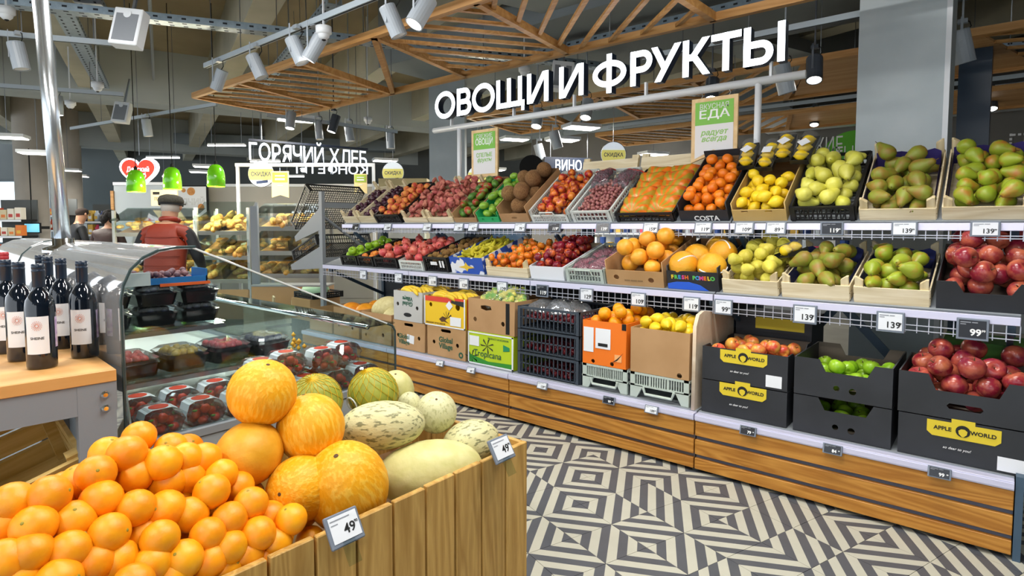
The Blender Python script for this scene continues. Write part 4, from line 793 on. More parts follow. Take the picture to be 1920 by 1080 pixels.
# ---------------------------------------------------------------- price tags
m_tagf = mat('tag_frame', '#76808f', rough=.45); m_tags = mat('tag_screen', '#e6ebf2', rough=.25); m_tagd = mat('tag_dark_screen', '#23262e', rough=.25)
def tagbox(P, w, h, price, dark, label, yaw=0, tilt=0, group='price tags'):
    t = thing('price_tag', label, 'price tag', P, (tilt, 0, yaw), group)
    obj('frame', bx(-w/2, w/2, -.008, .004, -h/2, h/2), m_tagf, t, bev=.002); obj('screen', bx(-w*.42, w*.42, -.0095, -.0085, -h*.39, h*.42), m_tagd if dark else m_tags, t)
    ink = m_winkk if dark else m_ink
    text('price', price, h*.42, ink, t, (w*.1, -.0102, -h*.27), off=h*.012 if dark else h*.006); text('kopecks', '99', h*.14, ink, t, (w*.34, -.0102, -h*.09), off=.0003)
    obj('small_print', MB().box(-w*.38, -w*.05, -.0105, -.0095, h*.3, h*.345).box(-w*.02, w*.16, -.0105, -.0095, h*.3, h*.345).box(-w*.38, -w*.2, -.0105, -.0095, h*.21, h*.25), mat('pale_ink', '#8d929c', rough=.7), t)
    return t
TT = [(668, '', 1, 'dark price tag in front of the plums'), (728, '109', 0, 'white price tag in front of the black peach crate'), (802, '199', 0, 'white price tag between the two flat peach crates'), (861, '29', 0, 'white price tag in front of the avocados'), (888, '67', 0, 'white price tag in front of the green mango box'), (976, '79', 0, 'white price tag in front of the coconuts'), (1040, '119', 1, 'dark price tag in front of the top shelf nectarines'), (1131, '139', 1, 'dark price tag in front of the pink grapes'), (1221, '159', 0, 'white price tag in front of the striped grape bags'), (1319, '119', 0, 'white price tag in front of the mandarins'), (1396, '109', 0, 'white price tag at the left of the top shelf lemons'), (1455, '89', 0, 'white price tag at the right of the top shelf lemons'), (1560, '119', 1, 'dark price tag in front of the pale yellow pears'), (1696, '139', 0, 'white price tag in front of the violet-lined long pears'), (1847, '139', 0, 'white price tag in front of the top right blushed pears')]
for pxx, pr_, dk, lb in TT:
    p = PY(pxx, 432, YT-.022); tagbox((p.x, YT-.024, 1.383), .115, .075, pr_ or '59', dk, lb, tilt=-.25 if pxx < 1500 else 0)
TM = [(682, '59', 0, 'small white price tag below the apricots'), (748, '129', 0, 'white price tag below the black pomegranate crate'), (812, '119', 0, 'white price tag below the kiwis'), (870, '129', 0, 'white price tag below the baby banana box'), (942, '129', 0, 'white price tag below the persimmons'), (1017, '119', 1, 'dark price tag below the middle shelf nectarines'), (1100, '129', 0, 'white price tag below the bagged red grapes'), (1197, '109', 0, 'white price tag below the grapefruit carton'), (1297, '119', 0, 'white price tag below the pomelo box'), (1357, '99', 0, 'white price tag at the left below the quinces'), (1510, '139', 0, 'white price tag below the blue-lined long pears'), (1671, '139', 0, 'white price tag below the middle shelf blushed pears'), (1826, '99', 1, 'large dark price tag below the middle shelf red apples')]
for pxx, pr_, dk, lb in TM:
    p = PY(pxx, 560, YM-.022); w_ = .105 if pxx < 1450 else .118
    tagbox((p.x, YM-.02, .925), w_, w_*.86 if pxx < 1780 else .1, pr_, dk, lb)
TBs = [(826, '79', 0, 'small white tag on the lower rail under the kraft banana box'), (884, '69', 0, 'small white tag on the lower rail under the lime box'), (1017, '129', 0, 'small white tag on the lower rail under the cherry crates'), (1142, '99', 1, 'small dark tag on the lower rail under the orange box'), (1222, '109', 0, 'small white tag on the lower rail under the lemon carton'), (1404, '79', 1, 'small dark tag on the lower rail under the left apple stack'), (1564, '84', 1, 'small dark tag on the lower rail under the green apples'), (1767, '99', 1, 'small dark tag on the lower rail under the dark red apples')]
for pxx, pr_, dk, lb in TBs:
    p = PY(pxx, 760, YB-.03); tagbox((p.x, YB-.03, .312), .085, .048, pr_, dk, lb, tilt=-.3)
# ---------------------------------------------------------------- slatted bin in the foreground
XB, ZR, YE = -1.303, .61, 1.645
bin_ = thing('slatted_bin', 'low bin of vertical oak slats holding oranges and melons in the foreground', 'bin', (XB, .6, 0))
sl = bx(-.02, 0, -.0575, .0575, .02, ZR).mesh('slat', bev=.0025); sl.materials.append(m_oakz)
y = YE-.0575
while y > -.45:
    o = obj('slat', sl, m_oakz, bin_, (0, y-.6, random.uniform(-.002, .002))); y -= .1237
sl2 = bx(-.0575, .0575, -.018, 0, .02, ZR).mesh('end_slat', bev=.0025); sl2.materials.append(m_oakz)
for k in range(6): obj('end_slat', sl2, m_oakz, bin_, (-.078-.121*k, YE-.6, 0))
for yy in (-.45, .5, YE-.045): obj('corner_post', bx(-.065, -.022, yy-.6, yy-.6+.022, .02, ZR-.02), m_oakz, bin_)
obj('inner_rail', bx(-.045, -.021, -1.0, YE-.64, ZR-.11, ZR-.05), m_oakz, bin_); obj('back_wall', bx(-.715, -.7, -1.05, YE-.62, .02, ZR-.02), m_oakz, bin_)
obj('false_floor', bx(-.7, -.022, -1.05, YE-.62, .4, .42), m_kraftd, bin_); obj('plinth', bx(-.69, -.03, -1.02, YE-.64, 0, .02), m_blackm, bin_)
# oranges: the heap's face is a slanting plane, bedded on a second layer
P1, P2, P3 = Vector((-1.375, .80, .655)), Vector((-1.56, .47, .87)), Vector((-1.43, .265, .78)); NP = (P2-P1).cross(P3-P1).normalized()
if NP.z < 0: NP = -NP
def onplane(px, py, off=0): d = ray(px, py); return CAMP + d*((P1+NP*off-CAMP).dot(NP)/d.dot(NP))
OR = [(238, 851), (305, 868), (349, 860), (383, 860), (180, 888), (254, 892), (352, 893), (386, 880), (92, 930), (190, 937), (314, 905), (397, 922), (254, 953), (311, 955), (415, 890), (470, 945), (64, 987), (139, 977), (357, 965), (430, 975), (547, 975), (24, 945), (10, 985), (205, 1000), (300, 1010), (268, 1000), (390, 1003), (490, 1006), (440, 1035), (540, 1035), (57, 1037), (131, 1033), (175, 1055), (222, 1050), (285, 1058), (350, 1055), (410, 1065), (487, 1062), (8, 1055), (35, 1085), (110, 1090), (330, 1088), (455, 1092), (250, 1095), (520, 1085), (150, 905), (215, 915), (285, 930), (330, 940), (445, 915), (505, 970), (100, 960), (165, 965), (380, 945), (225, 975), (330, 985), (460, 985), (95, 1015), (10, 1020), (245, 1025), (380, 1035), (520, 1005)]
pl = []
for k, (u, v) in enumerate(OR):
    off = .0 if k < 45 else -.045
    p = onplane(u, v, off); r = .0425*random.uniform(.95, 1.04)
    for (q, rq) in pl:
        d = (p-q).length
        if d < (r+rq)*.93:
            dirr = ray(u, v).normalized(); p = p+dirr*((r+rq)*.93-d)*.9
    if p.x > XB-.062 and p.z < .66: p.x = XB-.062
    pl.append((p, r))
ntop = len(pl); hull = [(u, v) for u, v in OR]
def near_heap(c):
    q = c-CAMP; z = q.dot(FW); u = 960+FPX*q.dot(RT)/z; v = CYP-FPX*q.dot(UP)/z
    return any(abs(u-a_) < 40 and -34 < v-b_ < 60 for a_, b_ in hull)
for lay in (-.07, -.14):
    for i in range(-9, 10):
        for j in range(-7, 8):
            a = (P2-P1).normalized(); b = NP.cross(a); c = (P1+P3)/2 + a*(i*.08+(j % 2)*.04) + b*(j*.07) + NP*lay
            if XB-.65 < c.x < XB-.07 and -.2 < c.y < .92 and c.z > .465 and near_heap(c) and all((c-q).length > .066 for q, _ in pl): pl.append((c, .041))
order = sorted(range(ntop), key=lambda i: OR[i][1]); rows = [order[i:i+7] for i in range(0, ntop, 7)]; lbo = {}
for a, rw in enumerate(rows):
    for b, i in enumerate(sorted(rw, key=lambda i: OR[i][0])): lbo[i] = 'loose orange in the foreground bin, %s band from the top, %s from left' % (ORD(a+1), ORD(b+1))
for i, (p, r) in enumerate(pl): put('orange', Matrix.Translation(p) @ rand_rot('any'), r, lbo.get(i, 'loose orange buried under the top layer of the foreground heap'), 'orange', 'oranges in the foreground bin')
# melons
def melon_mat(name, c1, c2, kind):
    m = bpy.data.materials.new(name); m.use_nodes = True; nt = m.node_tree; L = nt.links.new; b = nt.nodes['Principled BSDF']; b.inputs['Roughness'].default_value = .5
    tc = nn(nt, 'ShaderNodeTexCoord'); mp = nn(nt, 'ShaderNodeMapping'); L(tc.outputs['Object'], mp.inputs[0])
    no = nn(nt, 'ShaderNodeTexNoise'); L(mp.outputs[0], no.inputs['Vector']); cr = nn(nt, 'ShaderNodeValToRGB'); e = cr.color_ramp.elements
    no.inputs['Detail'].default_value = 4
    if kind == 'canary': mp.inputs['Scale'].default_value = (1, 1, .22); no.inputs['Scale'].default_value = 9; e[0].position = .48; e[1].position = .6
    elif kind == 'fleck': mp.inputs['Scale'].default_value = (1, 1, .4); no.inputs['Scale'].default_value = 7; no.inputs['Detail'].default_value = 6; e[0].position = .54; e[1].position = .62
    else: no.inputs['Scale'].default_value = 2.2; e[0].position = .35; e[1].position = .65
    e[0].color = lin(c1); e[1].color = lin(c2); L(no.outputs['Fac'], cr.inputs[0]); L(cr.outputs[0], b.inputs['Base Color'])
    bp = nn(nt, 'ShaderNodeBump'); bp.inputs['Strength'].default_value = .16; bp.inputs['Distance'].default_value = .02; L(no.outputs['Fac'], bp.inputs['Height']); L(bp.outputs[0], b.inputs['Normal'])
    return m
mm = dict(can=melon_mat('canary_melon', '#f2a90e', '#f8bf3c', 'canary'), can2=melon_mat('ripe_melon', '#d99a1a', '#e6a92c', 'soft'), fleck=melon_mat('flecked_melon', '#d6d2a0', '#8a8a62', 'fleck'), pale=melon_mat('pale_melon', '#cfcc86', '#dcd79a', 'soft'), white=melon_mat('white_melon', '#d8d6a8', '#bdbc8a', 'fleck'), green=melon_mat('green_melon', '#8f9a32', '#a8ac48', 'soft'))
ML = [(492, 736, -1.63, 'can', .096, 1.0, (0, .4, 0), 'round yellow melon on top of the melon heap'),
      (583, 802, -1.57, 'can', .099, 1.03, (.1, -.2, 0), 'round yellow melon below and right of the topmost one'),
      (468, 850, -1.60, 'can2', .088, 1.3, (1.45, 0, .75), 'dark yellow oval melon behind the oranges'),
      (566, 915, -1.50, 'can', .092, 1.15, (1.3, .2, .4), 'yellow melon half hidden behind the large front melon'),
      (650, 912, -1.455, 'can', .122, 1.2, (.45, .35, 0), 'large oval yellow melon at the front of the bin'),
      (718, 797, -1.60, 'fleck', .082, 1.75, (PI/2, 0, -.68), 'cream melon with dark green flecks lying on the heap'),
      (806, 884, -1.47, 'pale', .105, 1.78, (PI/2, .15, -.5), 'long pale green-yellow melon along the bin rim'),
      (818, 773, -1.62, 'white', .078, 1.02, (.4, .5, 0), 'small round whitish melon at the back right of the heap'),
      (884, 830, -1.50, 'fleck', .085, 1.35, (PI/2, 0, -.3), 'greenish flecked melon behind the bin corner'),
      (742, 735, -1.86, 'pale', .075, 1.3, (.3, .4, 0), 'pale yellow melon behind the netted melon'),
      (768, 762, -1.76, 'white', .05, 1.2, (.3, .2, 0), 'small pale melon between the netted and round ones')]
for k, (u, v, X_, mk, r, el, rot, lb) in enumerate(ML):
    o = obj('melon', melon_me('melon', el), mm[mk], None, PX(u, v, X_), rot, r); tag(o, lb, 'melon', 'melons in the bin')
    obj('stem_scar', MB().lathe([(0, el*1.01), (.05, el*1.005), (.07, el*.985)], 8), stem_mat, o)
for k, (u, v, X_, r) in enumerate(((700, 738, -1.79, .092), (592, 752, -1.80, .09))):
    p = PX(u, v, X_); o = obj('melon', melon_me('melon', 1.05), mm['green'], None, p, (.3, .3*k, 0), r); tag(o, ['green melon in yellow netting with a tied handle', 'green melon in yellow netting half behind the yellow melon'][k], 'melon', 'netted melons')
    b = MB()
    for i in range(16):
        for sg in (-1, 1):
            b.tube([(math.sin(t*PI)*1.02*math.cos(i*PI/8+sg*t*2.2), math.sin(t*PI)*1.02*math.sin(i*PI/8+sg*t*2.2), -1.07*math.cos(t*PI)) for t in [j/14 for j in range(15)]], .011, 3, cap=False)
    obj('net_bag', b, mat('yellow_net', '#d8b41e', rough=.5), o)
    if k == 0: obj('bag_handle', MB().tube([(.3*math.cos(a), -1.05, .1+.3*math.sin(a)) for a in [i*2*PI/14 for i in range(15)]], .035, 6), m_wplast, o)
def bin_tag(u, v, label, lean):
    p = PX(u, v, XB+.03); t = thing('price_tag', label, 'price tag', p, (0, 0, PI/2), 'bin price tags'); w, h = .098, .082
    q = bpy.data.objects.new('tag_head', None)
    parts = [obj('frame', bx(-w/2, w/2, -.006, .006, -h/2, h/2), m_tagf, t, bev=.003), obj('screen', bx(-w*.42, w*.42, -.0075, -.0065, -h*.36, h*.42), m_tags, t), text('price', '49', h*.42, m_ink, t, (w*.12, -.008, -h*.18), off=.0004), text('kopecks', '90', h*.13, m_ink, t, (w*.34, -.008, h*.03)), obj('small_print', MB().box(-w*.38, w*.2, -.0082, -.0072, h*.29, h*.325).box(-w*.38, -w*.18, -.0082, -.0072, h*.17, h*.2), mat('pale_ink', '#8d929c'), t)]
    t.rotation_euler = (lean, 0, PI/2); bpy.data.objects.remove(q)
    obj('clip', bx(-.018, .018, -.006, 0, -.09, -.03), m_glass, t)
bin_tag(645, 990, 'white price tag reading 49 clipped to the bin between oranges and melons', -.55); bin_tag(940, 842, 'white price tag reading 49 clipped to the far corner of the bin', -.55)

# ---------------------------------------------------------------- chilled case with curved acrylic hood
XE, XF, YC0, YC1 = -2.05, -4.15, .592, 1.66
case = thing('chilled_case', 'grey chilled berry case with curved clear acrylic hood', 'display case', (XE, 1.1, 0))
def L_(x, y, z): return (x-XE, y-1.1, z)
def lb_(x0, x1, y0, y1, z0, z1): return bx(x0-XE, x1-XE, y0-1.1, y1-1.1, z0, z1)
m_case = mat('case_grey', '#9aa3aa', rough=.45)
obj('body', lb_(XF, XE, YC0, YC1, .08, .69), m_case, case, bev=.006); obj('plinth', lb_(XF+.05, XE-.05, YC0+.05, YC1-.05, 0, .08), m_blackm, case)
obj('rim', MB().box(-.035, .004, YC0-1.1, YC1-1.1, .69, .715).box(XF-XE, 0, YC1-1.135, YC1-1.1, .69, .715), m_gmetal, case)
prof = [(YC0, .70), (YC0, .9), (YC0, 1.17), (YC0+.008, 1.215), (YC0+.03, 1.265), (YC0+.065, 1.3), (YC0+.11, 1.322), (YC0+.16, 1.33), (YC0+.22, 1.33)]
rows = [[L_(x, y, z) for x in (XE, -2.75, -3.45, XF)] for y, z in prof]; b = MB().grid(rows)
rows2 = [[L_(x, y+.007*(1 if z < 1.2 else .6), z-.007*(0 if z < 1.2 else 1)) for x in (XE, -2.75, -3.45, XF)][::-1] for y, z in prof]; b.grid(rows2)
obj('hood', b, glass('hood_acrylic', '#f4f9fb', .5, .05, .18), case, smooth=True)  # pale diffuse haze mixed into the acrylic stands in for bright reflections
m_edge = mat('acrylic_edge', '#3a4a4c', rough=.2)
obj('hood_edge', MB().tube([L_(XE+.001, y, z) for y, z in prof], .0045, 6), m_edge, case); obj('hood_edge', MB().tube([L_(-3.5, y, z) for y, z in prof], .004, 6), m_edge, case)
obj('hood_edge', MB().tube([L_(XE, YC0+.02, .70), L_(XE-.12, YC0+.02, 1.1)], .004, 6), mat('acrylic_bright', '#cfd6d8', rough=.15), case)
side = [(YC0+.01, .712), (YC1-.005, .712), (YC1-.005, .93), (YC1-.05, .968), (YC0+.22, 1.325), (YC0+.11, 1.318), (YC0+.04, 1.27), (YC0+.012, 1.19)]
obj('end_glass', panel_mesh([(y-1.1, z) for y, z in side], th=.006), m_glass, case, L_(XE-.02, 1.1, 0), (PI/2, 0, PI/2))
obj('end_glass', panel_mesh([(y-1.1, z) for y, z in side], th=.006), m_glass, case, L_(XF+.02, 1.1, 0), (PI/2, 0, PI/2))
obj('glass_edge', MB().tube([L_(XE-.018, y, z) for y, z in side[3:5]], .004, 5), mat('acrylic_bright', '#cfd6d8'), case); obj('glass_edge', MB().tube([L_(XE-.018, y, z) for y, z in ((YC1-.005, .712), (YC1-.005, .93), (YC1-.02, .955), (YC1-.05, .968))], .005, 6), m_edge, case)
obj('front_glass', MB().box(XF-XE+.02, -.02, YC1-1.108, YC1-1.102, .712, .95), m_glass, case); obj('top_glass', MB().box(XF-XE+.02, -.02, YC1-1.24, YC1-1.105, .962, .968), glass('tinted_glass', '#dfe8e6', .3, .03), case)
obj('hand_rail', MB().tube([L_(XE-.02, YC1-.15, .965), L_(XF, YC1-.15, .965)], .012, 8), m_chrome, case, smooth=True)
obj('liner', lb_(XF+.05, XE-.06, YC0+.03, YC1-.03, .69, .70), m_wplast, case)
for k, (x0, x1, z) in enumerate(((-2.72, -2.42, .83), (-3.05, -2.72, .965))):
    obj('tier_shelf', lb_(x0, x1, YC0+.04, 1.2, z-.012, z), glass('shelf_glass', '#c9d4d2', .3, .05), case); obj('shelf_edge', lb_(x1-.012, x1, YC0+.04, 1.2, z-.03, z-.012), m_steel, case)
obj('perforated_wall', lb_(-3.1, -2.1, YC0+.018, YC0+.022, .72, 1.15), glass('frosted', '#dde3e6', .2, .3, .12), case)
b = MB()
for i in range(7):
    for j in range(16): b.tube([L_(-2.35-.09*i, YC0+.016, .76+j*.022), L_(-2.37-.09*i, YC0+.016, .766+j*.022)], .003, 4)
obj('vent_slots', b, m_steel, case)['kind'] = 'stuff'
obj('price_rail', lb_(-2.3, -2.28, YC0+.05, YC0+.16, 1.19, 1.235), m_paper, case)
# berry packs
m_straw = mat('strawberry', '#d8301e', '#e8502c', .35, scale=20, bump=.2, bscale=120); m_leafg = mat('strawberry_leaf', '#5d9a2c', rough=.6); m_shell = glass('clear_punnet', '#f6f6f6', .16, .06, .05); m_lab = mat('pack_label_red', '#d9442c', rough=.5)
def rounded(w, l, z0, z1, z2, i=.012):
    def ring(a, b2, z): return [(a*sx, b2*sy, z) for sx, sy in ((-1, -.8), (-.8, -1), (.8, -1), (1, -.8), (1, .8), (.8, 1), (-.8, 1), (-1, .8))]
    r = [ring(w/2-i, l/2-i, z0), ring(w/2, l/2, z1), ring(w/2+.003, l/2+.003, z1+.003), ring(w/2-.01, l/2-.01, z2-.008), ring(w/2-.02, l/2-.02, z2)]
    b = MB().grid(r, closed=True); n = len(b.v); b.f += [tuple(range(7, -1, -1)), tuple(range(n-8, n))]; b.m += [0, 0]; return b
straw_b = MB()
rr = random.Random(4)
for (x, y, z, ri) in [q for q in pack(-.05, .05, -.075, .075, .0165, 26, .004) if q[2] < .066]: straw_b.lathe([(0, -1.2*ri), (.45*ri, -.9*ri), (.9*ri, -.1*ri), (ri, .4*ri), (.7*ri, .9*ri), (0, ri)], 7, M=Matrix.Translation((x, y, z)) @ Euler((rr.uniform(-2, 2), rr.uniform(-2, 2), 0)).to_matrix().to_4x4())
straw_me = straw_b.mesh('strawberries', True); straw_me.materials.append(m_straw)
leaf_b = MB()
for k in range(9): leaf_b.lathe([(0, .004), (.01, .002), (.006, -.003), (0, -.004)], 5, M=Matrix.Translation((rr.uniform(-.045, .045), rr.choice((-.07, .07, rr.uniform(-.06, .06))), rr.uniform(.02, .06))))
leaf_me = leaf_b.mesh('leaves', True); leaf_me.materials.append(m_leafg)
shell_me = rounded(.115, .17, 0, .045, .085).mesh('shell'); shell_me.materials.append(m_shell)
band_me = MB().grid([[(-.0585, y, .02), (-.0605, y, .045), (-.05, y, .078), (-.03, y, .0865), (.03, y, .0865), (.05, y, .078), (.0605, y, .045), (.0585, y, .02)] for y in (-.035, .035)]).mesh('paper_band'); band_me.materials.append(m_paper)
oval_me = panel_mesh(circ(0, 0, .03, .03, 16), th=.001); oval_me.materials.append(m_lab)
def berry_pack(P, rz, label, group, tilt=0):
    t = thing('strawberry_punnet', label, 'punnet', P, (0, tilt, rz), group)
    o = obj('strawberries', straw_me, m_straw, t); o['kind'] = 'stuff'; obj('leaves', leaf_me, m_leafg, t)['kind'] = 'stuff'; obj('punnet_shell', shell_me, m_shell, t); obj('paper_band', band_me, m_paper, t); obj('printed_oval', oval_me, m_lab, t, (0, 0, .0875))
for k in range(7):
    for j in range(2):
        nm = ['first', 'second', 'third', 'fourth', 'fifth', 'sixth', 'seventh'][k]
        berry_pack((-2.16-.2*j, YC0+.13+k*.135, .703), PI/2+random.uniform(-.06, .06), nm+' strawberry punnet from the hood in the '+['front', 'second'][j]+' row on the case floor', 'strawberry punnets')
for k in range(4):
    berry_pack((-2.2-.05*(k % 2), 1.1+k*.132, .794), PI/2+random.uniform(-.1, .1), ['first', 'second', 'third', 'fourth'][k]+' strawberry punnet from the left on top of the front row', 'strawberry punnets')
for k in range(3): berry_pack((-2.48, 1.27+k*.135, .703), PI/2, ['left', 'middle', 'right'][k]+' strawberry punnet in the back row on the case floor', 'strawberry punnets')
m_tray2 = mat('black_berry_tray', '#14161b', rough=.18); m_fig = mat('fig_red', '#a3243a', '#c23a3a', .3, scale=20); m_olive = mat('amber_tray', '#8a7414', '#a58a1e', .25, scale=9); m_blue_b = mat('blueberry', '#1c2238', '#2c3352', .45, scale=20)
dish_me = rounded(.16, .2, 0, .05, .06).mesh('dish'); dish_me.materials.append(m_tray2)
lid_me = rounded(.15, .19, .055, .065, .085).mesh('lid'); lid_me.materials.append(m_shell)
def dark_tray(P, rz, label, kind):
    t = thing('berry_tray', label, 'tray', P, (0, 0, rz), 'dark berry trays'); obj('dish', dish_me, m_tray2, t); obj('lid', lid_me, m_shell, t)
    b = MB()
    for (x, y, z, ri) in pack(-.06, .06, -.08, .08, .016, 22, .044): b.lathe([(q*ri, w_*ri) for q, w_ in sphere_prof(5)], 7, M=Matrix.Translation((x, y, min(z, .066))))
    obj('fruit', b, {'fig': m_fig, 'blue': m_blue_b, 'amber': m_olive}[kind], t, smooth=True)['kind'] = 'stuff'
for k in range(4): dark_tray((-2.53, YC0+.16+k*.175, .832), PI/2+.05*k, ['first', 'second', 'third', 'fourth'][k]+' dark fruit tray from the hood on the lower glass tier', ['fig', 'amber', 'fig', 'blue'][k])
for k in range(3):
    for j in range(2): dark_tray((-2.86, YC0+.17+k*.18, .967+j*.088), PI/2-.04*k, ['first', 'second', 'third'][k]+' dark berry tray from the hood on the upper tier, '+['lower', 'upper'][j]+' of its stack', 'blue')
t = thing('berry_carton', 'blue slotted berry carton with orange strip at the top of the case', 'carton', (-2.86, .95, 1.145), PI/2); t.scale = (.8, .8, .8); m_bc = mat('blue_carton', '#1f6fb4', rough=.5)
obj('side', MB().box(-.25, .25, -.1, -.092, 0, .035).box(-.25, .25, .092, .1, 0, .03), m_bc, t); obj('end', MB().box(-.25, -.242, -.1, .1, 0, .075).box(.242, .25, -.1, .1, 0, .075), m_bc, t); obj('orange_strip', MB().box(0, .26, -.112, -.104, -.012, .004), mat('orange_strip', '#e8642a', rough=.5), t); obj('bottom', bx(-.242, .242, -.092, .092, 0, .004), m_bc, t)
b = MB()
for (x, y, z, ri) in pack(-.22, .2, -.08, .08, .018, 60, .005): b.lathe([(q*ri, w_*ri) for q, w_ in sphere_prof(5)], 7, M=Matrix.Translation((x, y, z)))
obj('figs', b, mat('dusky_fig', '#6a4a58', '#8a5a5e', .5, scale=20), t, smooth=True)['kind'] = 'stuff'
b = MB(); rr = random.Random(9)
for k in range(60): b.lathe([(0, -.012), (.012, 0), (0, .016)], 5, M=Matrix.Translation((-2.62+rr.uniform(-.08, .1), 1.36+rr.uniform(-.14, .16), .80+rr.uniform(0, .06))))
tag(obj('physalis_pile', b, mat('physalis', '#eaa520', '#f2bb3a', .6, scale=30), smooth=True), 'pile of orange physalis husks beside the dark trays', 'physalis', None, 'stuff')
tag(obj('physalis_box', MB().box(-2.74, -2.5, 1.2, 1.54, .70, .785).box(-2.76, -2.48, 1.19, 1.55, .785, .79), m_shell), 'clear box holding up the orange physalis in the case', 'box')
# steel pole rising from the case
a, b_ = PD(119, 462, 2.55), PD(72, -40, 2.55)
o = obj('steel_pole', MB().tube([(0, 0, 0), tuple(b_-a)], 0.03, 20), mat('polished_pole', '#dfe8f0', rough=.24, metal=.9), None, a, smooth=True); tag(o, 'tall polished steel pole standing behind the clear hood', 'pole')
tag(obj('pole_base', MB().lathe([(.075, -.0), (.075, .02), (.04, .03), (.04, .06), (0, .06)], 20), m_chrome, None, (a.x, a.y, a.z-.025), smooth=True), 'round steel base plate under the polished pole', 'base plate')

# ---------------------------------------------------------------- wine table, bottles, wooden crate
tbl = thing('wine_table', 'grey steel framed table with light wooden top carrying wine bottles', 'table', (-1.974, .553, 0), R_(-4))
obj('table_top', bx(-.75, 0, -1.3, 0, .945, .98), m_counter, tbl, bev=.002)
obj('apron', bx(-.03, -.004, -1.25, -.0, .86, .945), m_gmetal, tbl); obj('apron', bx(-.72, -.03, -.03, -.004, .86, .945), m_gmetal, tbl); obj('apron', bx(-.75, -.724, -1.25, -.0, .86, .945), m_gmetal, tbl)
for x, y in ((-.045, -.095), (-.75, -.095), (-.045, -1.3), (-.75, -1.3)): obj('leg', bx(x, x+.042, y, y+.092, 0, .945), m_gmetal, tbl)
for y, z in ((-.03, .91), (-.03, .87)): obj('bolt', MB().lathe([(.011, 0), (.011, .004), (.006, .01), (0, .01)], 10), m_chrome, tbl, (-.003, y, z), (0, PI/2, 0))
obj('lower_shelf', bx(-.72, -.03, -1.28, -.02, .18, .2), m_blackm, tbl)
BP = [(.0365, 0), (.0375, .008), (.0375, .175), (.034, .2), (.024, .218), (.0165, .232), (.0145, .245), (.0145, .255)]
bot_me = MB().lathe([(0, .001)]+BP, 24).mesh('glass_body', True, True); m_bot = mat('dark_bottle_glass', '#0b1420', rough=.06, coat=.6); bot_me.materials.append(m_bot)
cap_me = MB().lathe([(.0153, .238), (.0158, .24), (.0158, .283), (.0165, .284), (.0165, .288), (.0158, .289), (.0158, .293), (.0165, .294), (.0162, .305), (.013, .307), (0, .307)], 20).mesh('capsule', True, True); cap_me.materials.append(mat('navy_capsule', '#17283c', rough=.3)); 
def wrap(a0, a1, z0, z1, r=.0379, n=12): return MB().grid([[(r*math.cos(a0+(a1-a0)*k/n), r*math.sin(a0+(a1-a0)*k/n), z) for k in range(n+1)] for z in (z0, z1)])
lab_me = wrap(-1.9, -.35, .045, .155).mesh('front_label', True); lab_me.materials.append(m_paper)
back_me = wrap(.15, .75, .06, .15).mesh('back_label', True); back_me.materials.append(mat('lilac_label', '#a98fc8', '#d9d2e6', .6, scale=60))
emb = MB()
for i in range(16):
    for j in range(3):
        aa = -1.12+math.cos(i*PI/8)*(.12+.1*j); zz = .128+math.sin(i*PI/8)*(.005+.004*j); emb.lathe([(0, -.0012), (.0016, 0), (0, .0012)], 4, M=Matrix.Translation((.0381*math.cos(aa), .0381*math.sin(aa), zz)))
emb_me = emb.mesh('label_flower'); emb_me.materials.append(mat('coral_print', '#d8866a', rough=.7))
def bottle(P, rz, label):
    t = thing('wine_bottle', label, 'bottle', P, (0, 0, rz), 'wine bottles'); obj('glass_body', bot_me, m_bot, t); obj('capsule', cap_me, m_navy, t); lb = obj('front_label', lab_me, m_paper, t); obj('label_flower', emb_me, m_paper, lb); obj('back_label', back_me, m_paper, t)
    txm = text_mesh('SHEINE', .0105, .0, .0002)
    for v in txm.vertices: aa = -1.12+v.co.x/.038; v.co = Vector((.0383*math.cos(aa), .0383*math.sin(aa), .088+v.co.y))
    obj('lettering', txm, m_ink, lb)
BT = [(80, 700, .0, 'nearest wine bottle at the front of the table'), (160, 680, .06, 'wine bottle at the right end of the table beside the acrylic hood'), (43, 686, .0, 'wine bottle just left of the nearest one'), (18, 672, .0, 'wine bottle third from the front along the table edge'), (-6, 660, .0, 'wine bottle cut by the left picture edge'), (121, 663, .0, 'wine bottle behind and left of the rightmost one'), (96, 650, .0, 'wine bottle in the second row behind the nearest one'), (82, 640, 0, 'rearmost wine bottle in the second row')]
for u, v, _, lb in BT:
    p = PZ(u, v-12, .981); bottle((p.x, p.y, .981), R_(36)+random.uniform(-.08, .08), lb)
for k, (u, v) in enumerate(((14, 628), (-2, 625))):
    p = PZ(u, v-10, .981); t = thing('wine_bottle', ['red-capped wine bottle behind the dark bottles', 'red-capped wine bottle at the picture edge'][k], 'bottle', (p.x, p.y, .981), 0, 'red capped bottles'); obj('glass_body', bot_me, m_bot, t, scale=1.02); o = obj('capsule', cap_me.copy(), m_navy, t, scale=1.02); o.data.materials.clear(); o.data.materials.append(mat('red_capsule', '#b5303a', rough=.35)); obj('front_label', wrap(-2.6, .5, .045, .155).mesh('front_label', True), mat('flower_label', '#e86a3a', '#d8d6a0', .6, scale=60), t)
m_cratew = wood('crate_pine', '#c9a860', '#dfc482', 'X', 12, .6, 4, var=.1)
cr_ = thing('wooden_crate', 'slatted wooden crate lying tilted under the wine table', 'crate')
xx = Vector((.05, .94, .3)).normalized(); zx = Vector((.42, 0, .9)); zx = (zx-xx*zx.dot(xx)).normalized(); yx = zx.cross(xx)
mc = Matrix((xx, yx, zx)).transposed().to_4x4(); mc.translation = PX(158, 850, -2.0)-mc.to_3x3() @ Vector((.25, -.16, .29)); cr_.matrix_world = mc
